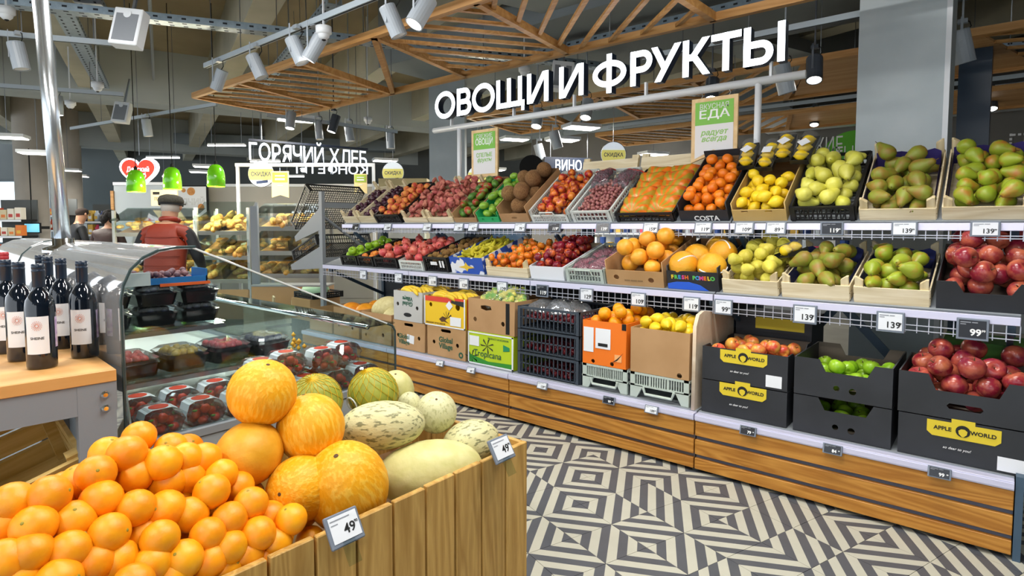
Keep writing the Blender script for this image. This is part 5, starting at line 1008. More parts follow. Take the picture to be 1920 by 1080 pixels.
for k in range(3):
    obj('slat', bx(-.24, .24, -.16, -.148, .02+k*.092, .095+k*.092), m_cratew, cr_); obj('slat', bx(-.24, .24, .148, .16, .02+k*.092, .095+k*.092), m_cratew, cr_)
    obj('slat', bx(-.252, -.24, -.16, .16, .02+k*.092, .095+k*.092), m_cratew, cr_); obj('slat', bx(.24, .252, -.16, .16, .02+k*.092, .095+k*.092), m_cratew, cr_)
for x in (-.225, .225):
    for y in (-.135, .135): obj('corner_post', bx(x-.015, x+.015, y-.013, y+.013, .01, .29), m_cratew, cr_)
obj('base', bx(-.24, .24, -.15, .15, .005, .02), m_cratew, cr_)
t = thing('storage_crate', 'black crate standing on the lower shelf below the tilted wooden crate', 'crate', (-2.34, .1, .2), R_(-4)); obj('body', bx(-.28, .28, -.25, .25, 0, .2), m_blackm, t, bev=.004); obj('rim', MB().box(-.29, .29, -.26, .26, .2, .215), m_blackm, t)
# ---------------------------------------------------------------- ceiling lights (with fixtures built for the added unseen_lamp_light rows)
m_lampf = mat('lamp_face', '#fff8ea', rough=.4, emit=7); m_panelf = mat('panel_face', '#fffdf6', rough=.4, emit=6)
LL = ['above the middle of the aisle', 'above the chilled case', 'above the right end of the aisle', 'above the wine table', 'behind the viewer on the right', 'behind the viewer on the left']
for k, q in enumerate(ADDED_LAMPS):
    t = thing('added_ceiling_lamp', 'slim white linear lamp added out of view '+LL[k], 'lamp', q, 0, 'added lamps out of view')
    obj('housing', bx(-.62, .62, -.16, .16, -.01, .05), m_white, t); obj('diffuser', bx(-.6, .6, -.14, .14, -.014, -.01), m_lampf, t)
    for x in (-.5, .5): obj('suspension_wire', bx(x-.003, x+.003, -.003, .003, .05, 4.37-q[2]), m_steel, t)
FAR = [(70, 288, 10, 'left of the steel pole'), (13, 258, 9, 'at the upper left picture edge'), (128, 320, 14, 'just right of the steel pole'), (145, 331, 16, 'lower right of the steel pole'), (386, 313, 13, 'upper one right of the middle green pendant'), (376, 323, 15, 'lower one right of the middle green pendant'), (925, 319, 13, 'beside the grey middle column'), (965, 262, 11, 'above the black disc'), (1055, 263, 9.5, 'long one above the wine sign'), (1090, 240, 8.6, 'under the rear timber raft'), (1330, 309, 12, 'behind the green hanging board'), (555, 225, 8.3, 'by the bakery spotlights'), (1225, 290, 11, 'right of the round discount disc'), (722, 302, 12.5, 'right of the glowing bread sign')]
for u, v, D, w_ in FAR:
    p = PD(u, v, D); t = thing('ceiling_panel_light', 'small bright ceiling panel light '+w_, 'ceiling light', p, ROTC+.4, 'far ceiling lights')
    obj('housing', bx(-.25, .25, -.16, .16, .0, .05), m_white, t); obj('diffuser', bx(-.23, .23, -.14, .14, -.01, 0), m_panelf, t); obj('suspension_wire', bx(-.004, .004, -.004, .004, .05, max(.1, 4.37-p.z)), m_steel, t); area_light('panel_light', (p.x, p.y, p.z-.03), .6, .28, 40, (1, .95, .86), ROTC+.4)
for u0, u1, v, D, w_ in ((275, 336, 296, 12, 'above the red heart sign'), (390, 460, 273, 11, 'left of the glowing bread sign'), (305, 330, 331, 15, 'small one behind the green pendants'), (470, 525, 303, 10.5, 'under the glowing bread sign'), (535, 570, 331, 13, 'behind the bakery banner')):
    a = PD(u0, v, D); b = PD(u1, v, D); t = thing('tube_light', 'thin horizontal tube light '+w_, 'tube light', (a+b)/2, ROTC, 'tube lights'); L = (b-a).length/2; obj('housing', bx(-L, L, -.03, .03, .012, .04), m_white, t); obj('tube', bx(-L, L, -.02, .02, -.012, .012), m_panelf, t)
    for x in (-L*.8, L*.8): obj('suspension_wire', bx(x-.003, x+.003, -.003, .003, .04, max(.1, 4.37-t.location.z)), m_steel, t)
# ---------------------------------------------------------------- tracks and trays
m_hole = mat('slot_dark', '#20262c', rough=.8)
def track(a, b, label, w=.035, h=.045, name='lighting_track'):
    t = thing(name, label, 'track', (Vector(a)+Vector(b))/2); c = t.location; a = Vector(a)-c; b = Vector(b)-c
    obj('rail', MB().bar(a, b, w, h), m_track, t); n = max(2, int((b-a).length/1.5))
    obj('slot', MB().bar(a-Vector((0, 0, h/2)), b-Vector((0, 0, h/2)), w*.4, .004), m_hole, t)
    for k in range(n): p = a+(b-a)*((k+.5)/n); obj('suspension_wire', bx(p.x-.003, p.x+.003, p.y-.003, p.y+.003, p.z+h/2, 4.37-c.z), m_steel, t)
track((-6.19, 2.6, 3.0), (-1.6, 2.6, 3.0), 'white lighting track carrying five spotlights above the aisle')
track(PZ(-30, 60, 3.), PZ(240, 84, 3.), 'short white lighting track left of the square speaker'); track(PZ(-30, 158, 3.), PZ(232, 177, 3.), 'white lighting track crossing low behind the steel pole')
track(PZ(133, 241, 3.), PZ(407, 195, 3.), 'grey lighting track slanting up towards the timber raft'); track((-2.6, 5.0, 2.95), (1.2, 5.0, 2.95), 'white lighting track behind the glowing produce sign'); track((-4.8, 8.1, 2.95), (.6, 8.1, 2.95), 'grey lighting track in front of the mural wall'); track(PD(500, 215, 7.6), PD(745, 247, 8.4), 'grey lighting track over the bakery with four spotlights')
def tray(a, b, w, label, h=.06):
    a = Vector(a); b = Vector(b); c = (a+b)/2; t = thing('cable_tray', label, 'cable tray', c); a -= c; b -= c; d = (b-a).normalized(); r = d.cross(Vector((0, 0, 1))).normalized()
    obj('floor_plate', MB().bar(a, b, w, .006), m_gal, t)
    for s in (-1, 1): obj('side_flange', MB().bar(a+r*s*w/2+Vector((0, 0, h/2)), b+r*s*w/2+Vector((0, 0, h/2)), .006, h), m_gal, t)
    bb = MB(); n = int((b-a).length/.11)
    for k in range(n):
        p = a+d*(.11*k+.05)
        for s in (-1, 1): q = p+r*s*(w/2+.0035)+Vector((0, 0, h/2)); bb.bar(q-d*.018, q+d*.018, .002, .016)
        for s in (-.28, .28): q = p+r*s*w+Vector((0, 0, -.0035)); bb.bar(q-d*.018, q+d*.018, .018, .002)
    obj('slots', bb, m_hole, t)['kind'] = 'stuff'
    for k in range(max(2, int((b-a).length/2))): p = a+(b-a)*((k+.5)/max(2, int((b-a).length/2))); obj('suspension_rod', bx(p.x-.004, p.x+.004, p.y-.004, p.y+.004, h, 4.37-c.z), m_steel, t)
tray(PZ(-40, 6, 3.2), PZ(1180, 135, 3.2), .14, 'long perforated galvanised cable tray running left to right'); tray(PZ(118, 22, 3.36), PZ(192, 165, 3.36), .16, 'perforated cable tray running away at the upper left'); tray(PZ(480, 178, 3.34), PZ(628, 8, 3.34), .12, 'perforated cable tray crossing above the timber raft'); tray(PZ(150, -20, 3.3), PZ(182, 34, 3.3), .2, 'wide perforated tray beside the square speaker'); tray((-5.2, 5.35, 3.3), (1.6, 5.3, 3.3), .14, 'cable tray above and behind the glowing produce sign'); tray((-5.0, 7.9, 3.2), (1.4, 7.9, 3.2), .14, 'cable tray in front of the rear timber raft')
tag(obj('pipe', MB().tube([PZ(280, -10, 3.9), PZ(291, 200, 3.9)], .02, 8), m_gmetal), 'thin grey pipe under the ceiling slab', 'pipe')
# grey ventilation ducts
tag(obj('air_duct', MB().bar((-9.5, 9.4, 3.35), (-2.5, 9.4, 3.35), .5, .35), m_duct), 'large grey air duct behind the discount disc', 'duct'); tag(obj('air_duct', MB().bar(PD(-50, 262, 16)+Vector((0, 0, .2)), PD(740, 282, 18)+Vector((0, 0, .1)), .5, .3), m_duct), 'long grey air duct at the far left under the ceiling', 'duct'); tag(obj('air_duct', MB().bar((-3.2, 10.6, 3.15), (2.5, 10.6, 3.15), .5, .3), m_white), 'white air duct along the top of the mural wall', 'duct')
# ---------------------------------------------------------------- timber rafts
def raft(name, y0, y1, z, near, far, diags, bays, label, ply=()):
    t = thing(name, label, 'ceiling raft', ((near[0]+near[-1])/2, (y0+y1)/2, z), 0, 'timber ceiling rafts'); c = t.location; P = lambda x, y: (x-c.x, y-c.y, 0)
    obj('edge_beam', MB().bar(P(near[0], y0), P(near[-1], y0), .05, .06), m_raft, t); obj('edge_beam', MB().bar(P(far[0], y1), P(far[-1], y1), .05, .06), m_raft, t); obj('edge_beam', MB().bar(P(near[0], y0), P(far[0], y1), .05, .06), m_raft, t)
    for a, b in diags: obj('diagonal_beam', MB().bar(P(a, y0), P(b, y1), .05, .06), m_raft, t)
    for (x0, x1, xf0, xf1, ang, st) in bays:  # quads between near x0..x1 and far xf0..xf1, filled with slats at angle ang
        d = Vector((math.cos(ang), math.sin(ang))); n = Vector((-d.y, d.x)); poly = [Vector((x0, y0)), Vector((x1, y0)), Vector((xf1, y1)), Vector((xf0, y1))]
        poly = [q for i, q in enumerate(poly) if i == 0 or (q-poly[i-1]).length > 1e-3]
        ks = [q.dot(n) for q in poly]; k = min(ks)+st
        while k < max(ks)-st*.3:
            hits = []
            for i in range(len(poly)):
                a, b = poly[i], poly[(i+1) % len(poly)]; fa, fb = a.dot(n)-k, b.dot(n)-k
                if fa*fb < 0: hits.append(a+(b-a)*(fa/(fa-fb)))
            if len(hits) == 2 and (hits[0]-hits[1]).length > .06: obj('slat', MB().bar(P(*hits[0]), P(*hits[1]),   .034, .024), m_raft, t)
            k += st
    for pts in ply: obj('plywood_panel', panel_mesh([P(*q)[:2] for q in pts], th=.02), m_ply, t, (0, 0, .01))
    for x in np.linspace(near[0]+.5, near[-1]-.3, 6):
        for yy in (y0, y1): obj('suspension_wire', bx(x-c.x-.003, x-c.x+.003, yy-c.y-.003, yy-c.y+.003, .03, 4.37-z), m_steel, t)
raft('timber_raft', 2.9, 4.25, 2.9, [-7.23, .6], [-7.43, .6], [(-6.15, -6.5), (-4.95, -5.33), (-3.84, -5.30), (-3.84, -4.16), (-2.74, -2.93), (-1.69, -1.65), (-1.69, -.6)], [(-7.23, -6.15, -7.43, -6.5, R_(67), .25), (-6.15, -4.95, -6.5, -5.33, R_(67), .25), (-3.84, -2.74, -4.16, -2.93, R_(56), .205), (-2.74, -1.69, -2.93, -1.65, R_(136), .2)], 'near timber ceiling raft of slats and triangles above the aisle', ply=[[(-1.66, 2.92), (.5, 2.92), (-.6, 4.23)]])
raft('timber_raft', 5.87, 7.4, 2.9, [-5.7, 1.6], [-6.0, 1.6], [(-4.6, -5.0), (-3.6, -5.0), (-3.6, -3.9), (-2.5, -2.7), (-1.4, -2.0)], [(-5.7, -4.6, -6.0, -5.0, R_(60), .26), (-3.6, -2.5, -3.9, -2.7, R_(50), .2), (-2.5, -1.4, -2.7, -2.0, R_(130), .2), (-.2, 1.6, .2, 1.6, R_(20), .24)], 'second timber ceiling raft behind the glowing produce sign', ply=[[(-1.4, 5.9), (-.2, 5.9), (.2, 7.38), (-1.9, 7.38)]])
raft('timber_raft', 8.4, 9.75, 2.9, [-5.2, 1.8], [-5.4, 1.8], [(-3.6, -3.2), (-2.2, -2.6)], [(-5.2, -3.6, -5.4, -3.2, R_(60), .26), (-3.6, -2.2, -3.2, -2.6, R_(125), .2)], 'rear timber ceiling raft with plywood panel before the mural wall', ply=[[(-2.2, 8.42), (1.7, 8.42), (1.7, 9.73), (-2.6, 9.73)]])
# ---------------------------------------------------------------- spotlights
m_spot = mat('spot_grey', '#a7b0ba', rough=.4); m_spotd = mat('spot_dark', '#4a505a', rough=.4); m_lens = mat('spot_lens', '#fffaf0', rough=.3, emit=14)
def spot(P, dirv, label, lit=True, r=.055, L=.2, dark=False, watt=0, up=.2, target=None):
    P = Vector(P); d = Vector(dirv).normalized(); mtl = m_spotd if dark else m_spot
    t = thing('track_spotlight', label, 'spotlight', P, 0, 'track spotlights'); Q = d.to_track_quat('-Z', 'Y').to_matrix().to_4x4()
    b = MB().lathe([(0, L/2), (r*.97, L/2), (r, L/2-.01), (r, -L/2), (r*.86, -L/2), (r*.82, -L/2+.02), (0, -L/2+.02)], 20, M=Q); obj('body', b, mtl, t, smooth=False)
    obj('lens', MB().lathe([(0, -L/2+.012), (r*.83, -L/2+.012), (r*.83, -L/2+.004), (0, -L/2+.004)], 20, M=Q), m_lens if lit else mat('lens_off', '#d9dcdf', rough=.3), t)
    obj('bracket', MB().box(-.008, .008, -r-.006, -r-.002, -.02, up).box(-.03, .03, -.02, .02, up-.03, up), mtl, t); obj('cable', MB().tube([(0, 0, L*.3), (.05, .02, L*.62), (.04, .02, up*.9), (0, 0, up)], .004, 5), m_blackm, t)
    if abs(P.z-2.8) > .004: obj('drop_rod', bx(-.006, .006, -.006, .006, up, 4.37-P.z), mtl, t)
    if watt:
        l = bpy.data.lights.new('spot_beam', 'SPOT'); l.energy = watt; l.spot_size = R_(62); l.spot_blend = .7; l.shadow_soft_size = .06; l.color = (1, .97, .92)
        o = bpy.data.objects.new('spot_beam', l); COL.objects.link(o); o.location = P + d*(L/2+.02); o.rotation_euler = d.to_track_quat('-Z', 'Y').to_euler()
zt = 2.8
spot(PZ(737, 40, zt), (.25, .35, -1), 'grey spotlight turned away, left of the lit pair at the top', False, .058, .21, watt=0)
spot(PZ(790, 22, zt), (-.2, -.55, -1), 'lit grey spotlight at the top of the aisle track', True, .062, .21, watt=70)
spot(PZ(557, 95, zt), (.3, .3, -1), 'grey spotlight crossed with the lit one on the aisle track', False, .058, .21)
spot(PZ(590, 90, zt), (-.45, -.4, -1), 'lit grey spotlight crossed with its neighbour on the aisle track', True, .058, .21, watt=60)
spot(PZ(482, 125, zt), (.3, .3, -1), 'grey spotlight hanging over the timber raft edge', False, .058, .21)
spot(PZ(411, 150, zt), (-.45, -.2, -1), 'lit grey spotlight at the left end of the aisle track', True, .055, .2, watt=50)
spot(PZ(35, 105, zt), (.1, .15, -1), 'large grey spotlight at the upper left picture edge', False, .06, .22)
spot(PD(108, 198, 7.5), (0, 0, -1), 'lit spotlight partly behind the steel pole', True, .06, .24)
spot(PD(276, 240, 8.5), (.05, .1, -1), 'grey spotlight below the slanting grey track', False, .06, .24)
spot(PD(545, 226, 7.7), (.1, -.2, -1), 'lit grey spotlight at the left of the bakery track', True, .06, .22, watt=60)
spot(PD(598, 245, 7.9), (.15, 0, -1), 'unlit pale spotlight second on the bakery track', False, .05, .24); spot(PD(626, 232, 8), (-.1, -.3, -1), 'lit dark spotlight third on the bakery track', True, .06, .24, True, watt=60); spot(PD(655, 250, 8.2), (.1, .1, -1), 'grey spotlight fourth on the bakery track', False, .06, .22); spot(PD(732, 263, 8.4), (.05, 0, -1), 'grey spotlight at the right end of the bakery track', False, .06, .24)
for u, v, D, lb, dk in ((1100, 205, 6.6, 'lit spotlight under the sign bar near its middle', 0), (1008, 222, 6.9, 'lit spotlight under the sign bar left of the middle', 0), (1335, 168, 5.8, 'lit spotlight just above the tasty food board', 1), (1527, 130, 5.0, 'lit dark spotlight at the right end of the sign bar', 1), (1527, 222, 8.6, 'lit dark spotlight below the rear plywood panel', 1), (1858, 190, 7.2, 'lit dark spotlight right of the navy column', 1)):
    spot(PD(u, v, D), (.1, -.4, -1), lb, True, .065, .22, bool(dk), watt=40)
for u, v, D, lb in ((1470, 148, 4.9, 'unlit grey spotlight behind the end of the sign'), (1803, 88, 4.4, 'large unlit grey spotlight right of the big column'), (1042, 262, 8, 'tilted pale spotlight above the wine sign'), (1012, 285, 9, 'tilted pale spotlight above the black disc'), (1375, 275, 9.5, 'pale spotlight behind the sign post')):
    spot(PD(u, v, D), (.2, .2, -1), lb, False, .07, .24)
# ---------------------------------------------------------------- speakers, cameras
def speaker(P, rz, s, label):
    t = thing('loudspeaker', label, 'speaker', P, (R_(-12), R_(6), rz), 'ceiling loudspeakers'); obj('cabinet', bx(-.11*s, .11*s, 0, .1*s, -.15*s, .15*s), m_white, t, bev=.006); obj('grille', bx(-.085*s, .085*s, -.004, 0, -.12*s, .1*s), mat('grille_grey', '#7c8188', rough=.6), t); obj('badge', MB().lathe([(0, .004), (.03*s, .004), (.03*s, 0)], 16), m_white, t, (0, -.004, .095*s), (PI/2, 0, 0)); obj('bracket', bx(-.01, .01, .04, .06, .15*s, .15*s+.35), m_steel, t)
speaker(PD(235, 48, 4.6), ROTC, 1.0, 'white square loudspeaker hanging at the upper left'); speaker(PD(1055, 140, 6.0), ROTC, 1.0, 'white loudspeaker behind the letters of the produce sign'); speaker(PD(225, 209, 8.0), ROTC, .95, 'white loudspeaker under the far ceiling beam')
def cam_dome(P, label):
    t = thing('dome_camera', label, 'camera', P, 0, 'ceiling cameras'); obj('base', MB().lathe([(0, .06), (.06, .06), (.06, .01), (.045, 0)], 18), m_white, t, smooth=True); obj('dome', MB().lathe([(.045, 0), (.04, -.02), (.025, -.035), (0, -.042)], 18), m_white, t, smooth=True); obj('drop_rod', bx(-.006, .006, -.006, .006, .06, 4.37-P.z), m_white, t); obj('lens', MB().lathe([(.018, -.03), (.014, -.044), (0, -.05)], 12), m_blackm, t)
for u, v, D, lb in ((12, 28, 4.8, 'white dome camera at the upper left picture edge'), (132, 198, 7.5, 'white dome camera right of the steel pole'), (183, 165, 6.6, 'white camera box at the end of the perforated tray'), (983, 136, 6.2, 'white dome camera above the produce sign letters'), (690, 228, 8.5, 'white dome camera above the bakery spotlights'), (607, 65, 4.6, 'white detector behind the crossed spotlights')): cam_dome(PD(u, v, D), lb)
# ---------------------------------------------------------------- big lit sign
YS = 4.1
sign = thing('produce_sign', 'white lit letters on a white tube frame above the produce shelves', 'sign', ((-4.45-.99)/2, YS, 1.6)); SO = sign.location
m_face = mat('letter_face', '#f2f8ff', rough=.4, emit=2.6); m_side = mat('letter_side', '#10223a', rough=.4)
obj('bar', MB().tube([(-4.46-SO.x, 0, .762), (-.99-SO.x, 0, .762)], .028, 12), m_white, sign, smooth=True)
for x in (-4.1, -1.28): obj('post', MB().tube([(x-SO.x, 0, .0), (x-SO.x, 0, .75)], .022, 10), m_white, sign, smooth=True)
LX = [('О', -4.37, -4.085), ('В', -4.06, -3.87), ('О', -3.86, -3.575), ('Щ', -3.555, -3.23), ('И', -3.2, -2.97), ('И', -2.86, -2.62), ('Ф', -2.535, -2.235), ('Р', -2.2, -2.02), ('У', -2.03, -1.795), ('К', -1.785, -1.575), ('Т', -1.58, -1.375), ('Ы', -1.36, -1.1)]
def glyph(ch, w, h, s):
    """stroke built sans letter in a w x h box, stroke s: list of (outline, holes)"""
    box = lambda x0, x1, y0, y1: ([(x0, y0), (x1, y0), (x1, y1), (x0, y1)], [])
    def diag(xa, ya, xb, yb, k=1.0):
        t_ = s*k*math.hypot(xb-xa, yb-ya)/max(abs(yb-ya), 1e-6); return ([(xa, ya), (xa+t_, ya), (xb+t_, yb), (xb, yb)], [])
    ring = lambda cx, cy, rx, ry: (circ(cx, cy, rx, ry, 36), [circ(cx, cy, rx-s, ry-s, 36)[::-1]])
    def bowl(x0, y0, y1, xr):
        r = (y1-y0)/2; cy = (y0+y1)/2; arc = lambda rr, dx: [(xr-r+dx+rr*math.cos(a_), cy+rr*math.sin(a_)) for a_ in [-PI/2+PI*i/14 for i in range(15)]]
        return ([(x0, y0)]+arc(r, 0)+[(x0, y1)], [([(x0+s*.5, y0+s)]+arc(r-s, 0)+[(x0+s*.5, y1-s)])[::-1]])
    if ch == 'О': return [ring(w/2, h/2, w/2, h/2*1.04)]
    if ch == 'В': return [box(0, s, 0, h), bowl(0, h*.5-s*.5, h, w*.94), bowl(0, 0, h*.5+s*.5, w)]
    if ch == 'Р': return [box(0, s, 0, h), bowl(0, h*.36, h, w)]
    if ch == 'Щ': return [box(0, s, 0, h), box(w*.92/2-s/2, w*.92/2+s/2, 0, h), box(w*.92-s, w*.92, 0, h), box(0, w, 0, s), box(w-s*.75, w, -h*.17, s)]
    if ch == 'И': return [box(0, s, 0, h), box(w-s, w, 0, h), diag(s*.2, 0, w-s*1.35, h)]
    if ch == 'Ф': return [box(w/2-s/2, w/2+s/2, -h*.08, h*1.1), ring(w/2, h*.5, w/2, h*.4)]
    if ch == 'У': return [diag(w*.12, 0, w-s*1.15, h, .95), diag(w*.5-s*.75, h*.36, 0, h, .95)]
    if ch == 'К': return [box(0, s, 0, h), diag(s*.6, h*.42, w-s*1.5, h, .95), diag(w-s*1.35, 0, s*.95, h*.6, .95)]
    if ch == 'Т': return [box(w/2-s/2, w/2+s/2, 0, h), box(0, w, h-s, h)]
    if ch == 'Ы': return [box(0, s, 0, h), bowl(0, 0, h*.62, w*.73), box(w-s, w, 0, h)]
def join_meshes(ms):
    vs, fs = [], []
    for m in ms:
        o = len(vs); vs += [tuple(v.co) for v in m.vertices]; fs += [tuple(i+o for i in p.vertices) for p in m.polygons]
    me = bpy.data.meshes.new('letter'); me.from_pydata(vs, [], fs); me.update(); return me
for ch, x0, x1 in LX:
    me = join_meshes([panel_mesh(o_, h_, .07) for o_, h_ in glyph(ch, x1-x0, .255, .046)])
    me.materials.append(m_side); me.materials.append(m_face)
    for p in me.polygons: p.material_index = 1 if abs(p.normal.z) > .7 and p.center.z > .03 else 0
    obj('letter', me, m_side, sign, (x0-SO.x, -.035, 2.452-SO.z), (PI/2, 0, 0))
for x in (-4.2, -3.4, -2.75, -2.1, -1.2): obj('bracket', bx(x-SO.x-.008, x-SO.x+.008, -.02, .01, .77, .88), m_white, sign)
# hanging boards
m_bgreen = mat('board_green', '#7fc04e', rough=.6); m_bfr = wood('board_pine', '#dcb983', '#e8cb9b', 'Z', 6, .55, 3, var=.02); m_bwhite = mat('board_white', '#e2e2e4', rough=.6); m_gtxt = mat('green_script', '#8cc25e', rough=.6)
def board(x0, x1, z0, z1, label, t1, t2, t3, t4, notch):
    cx = (x0+x1)/2; w = x1-x0; h = z1-z0; t = thing('hanging_board', label, 'sign board', (cx, YS-.005, z1)); nt = h*.13 if notch else 0
    obj('backing', panel_mesh([(-w/2, 0), (-w/2, -h), (0, -h+nt), (w/2, -h), (w/2, 0)], th=.02), m_bfr, t, (0, 0, 0), (PI/2, 0, 0)); e = w*.085
    obj('green_field', bx(-w/2+e, w/2-e, -.0125, -.0105, -h*.42, -e), m_bgreen, t); obj('white_field', panel_mesh([(-w/2+e, -h*.42), (w/2-e, -h*.42), (w/2-e, -h+e), (0, -h+nt+e), (-w/2+e, -h+e)], th=.002), m_bwhite, t, (0, -.0115, 0), (PI/2, 0, 0))
    text('lettering', t1, w*.16, m_bwhite, t, (0, -.013, -h*.18), fit=w*.62); text('lettering', t2, w*.24, m_winkk, t, (0, -.013, -h*.32), fit=w*.66, off=.0012); text('lettering', t3, w*.16, m_gtxt, t, (0, -.013, -h*.58), fit=w*.6, off=.001, shear=.25 if notch else 0); text('lettering', t4, w*.16, m_gtxt, t, (0, -.013, -h*.68), fit=w*.55, shear=.3, off=.001)
    for x in (-w*.3, w*.3): obj('hook', MB().tube([(x, 0, 0), (x+.012, 0, .02), (x, 0, .04), (x-.008, 0, .055), (x, 0, .075)], .003, 6), m_chrome, t)
a = PY(886, 250, YS); b = PY(935, 334, YS); board(a.x, b.x, b.z+.02, a.z+.02, 'small green and white hanging board of fresh vegetables', 'СВЕЖИЕ', 'ОВОЩИ', 'СПЕЛЫЕ', 'фрукты', False)
a = PY(1299, 188, YS); b = PY(1383, 295, YS); board(a.x, b.x, b.z-.02, a.z, 'large green and white hanging board with swallow-tail foot', 'ВКУСНАЯ', 'ЕДА', 'радует', 'всегда', True)
# bread sign and its mirrored back neighbour
m_face2 = mat('letter_face_blue', '#e6f2ff', rough=.4, emit=1.5)
def line_sign(s, A, B, size_h, label, mirror=False, name='bread_sign'):
    A = Vector(A); B = Vector(B); d = B-A; t = thing(name, label, 'sign', A, math.atan2(d.y, d.x)); L = math.hypot(d.x, d.y); W_ = 0; items = []
    for ch in s:
        if ch == ' ': W_ += .28; continue
        me = text_mesh(ch, 1, .1, .008); xs = [v.co.x for v in me.vertices]; items.append((ch, me, W_, min(xs))); W_ += max(xs)-min(xs)+.09
    k = L/W_
    for ch, me, x, mn in items:
        for v in me.vertices:
            v.co.x = (v.co.x-mn+x)*k; v.co.y *= size_h/.73; v.co.z *= .5*k
            if mirror: v.co.x = L-v.co.x; 
        if mirror: me.flip_normals()
        me.materials.append(m_side); me.materials.append(m_face2)
        for p in me.polygons: p.material_index = 1 if abs(p.normal.z) > .7 and p.center.z > 0 else 0
        obj('letter', me, m_side, t, (0, 0, 0), (PI/2, 0, 0))
    obj('bar', bx(0, L, -.01, .02, size_h+.02, size_h+.05), m_navy, t)
    for x in (.1*L, .9*L): obj('suspension_wire', bx(x-.004, x+.004, 0, .006, size_h+.05, 4.37-A.z), m_steel, t)
line_sign('ГОРЯЧИЙ ХЛЕБ', PZ(467, 299, 2.34), PZ(690, 313, 2.34), .245, 'white lit hot bread sign hanging over the bakery')
line_sign('КОНФЕТЫ', PD(553, 325, 10.4), PD(690, 327, 10.6), .16, 'white lit sweets sign seen mirrored from behind, below the bread sign', True, 'sweets_sign')
# heart sign
p = PD(262, 322, 9); t = thing('heart_sign', 'red heart shaped sign with white rim for the children club', 'sign', p, ROTC)
def heart(s): return [(s*.0172*16*math.sin(a)**3/16*1.0, s*.0172*(13*math.cos(a)-5*math.cos(2*a)-2*math.cos(3*a)-math.cos(4*a))/16*.95) for a in [i*2*PI/40 for i in range(40)]]
for nm, s, m_, d_ in (('white_rim', 17.0, mat('heart_white', '#f4f4ff', rough=.4, emit=1.0), .06), ('violet_line', 15.6, mat('heart_violet', '#6a4aa8', rough=.5, emit=.5), .004), ('inner_white', 15.2, mat('heart_white', '#f4f4ff'), .004), ('red_field', 14.6, mat('heart_red', '#e2331f', rough=.4, emit=.8), .004)):
    obj(nm, panel_mesh(heart(s), th=d_), m_, t, (0, -.032-.002*['white_rim', 'violet_line', 'inner_white', 'red_field'].index(nm) if nm != 'white_rim' else 0, 0), (PI/2, 0, 0))
text('lettering', 'Детский', .1, m_face2, t, (0, -.043, .0), off=.001, fit=.34); text('lettering', 'клуб', .1, m_face2, t, (.02, -.043, -.09), off=.001, fit=.2); obj('suspension_wire', bx(-.004, .004, 0, .006, .25, 4.37-p.z), m_steel, t)
# green pendants
m_gsh = mat('green_shade', '#5fae12', rough=.15, coat=.6, emit=.35); m_bulb = mat('bulb_glow', '#f4ffc8', rough=.4, emit=6)
def pendant(u, v, D, label, s=1.0):
    p = PD(u, v, D); t = thing('green_pendant', label, 'pendant lamp', p, 0, 'green pendant lamps'); prf = [(.02, .17), (.05, .165), (.085, .13), (.105, .07), (.113, 0), (.115, -.13)]
    obj('shade', MB().lathe([(r*s, z*s) for r, z in prf]+[(r*s*.97, z*s) for r, z in prf[::-1]], 24), m_gsh, t, smooth=True); obj('bulb', MB().lathe([(0, -.09*s), (.03*s, -.07*s), (.035*s, -.02*s), (.02*s, .06*s), (0, .08*s)], 12), m_bulb, t, smooth=True); obj('cap', MB().lathe([(.022*s, .16*s), (.022*s, .2*s), (.008*s, .22*s), (0, .22*s)], 10), m_blackm, t); obj('cord', bx(-.004, .004, -.004, .004, .21*s, 4.37-p.z), m_blackm, t)
    l = bpy.data.lights.new('pendant_light', 'POINT'); l.energy = 45; l.color = (1, .86, .62); l.shadow_soft_size = .08; o = bpy.data.objects.new('pendant_light', l); COL.objects.link(o); o.location = (p.x, p.y, p.z-.2*s)
pendant(255, 342, 8.0, 'left green glass pendant lamp, in front of the heart'); pendant(323, 337, 8.0, 'middle green glass pendant lamp of the bakery'); pendant(405, 332, 8.0, 'right green glass pendant lamp of the bakery'); pendant(875, 350, 10.5, 'green pendant lamp below the small hanging board, left one', .95); pendant(904, 346, 10.2, 'green pendant lamp below the small hanging board, right one', .95)
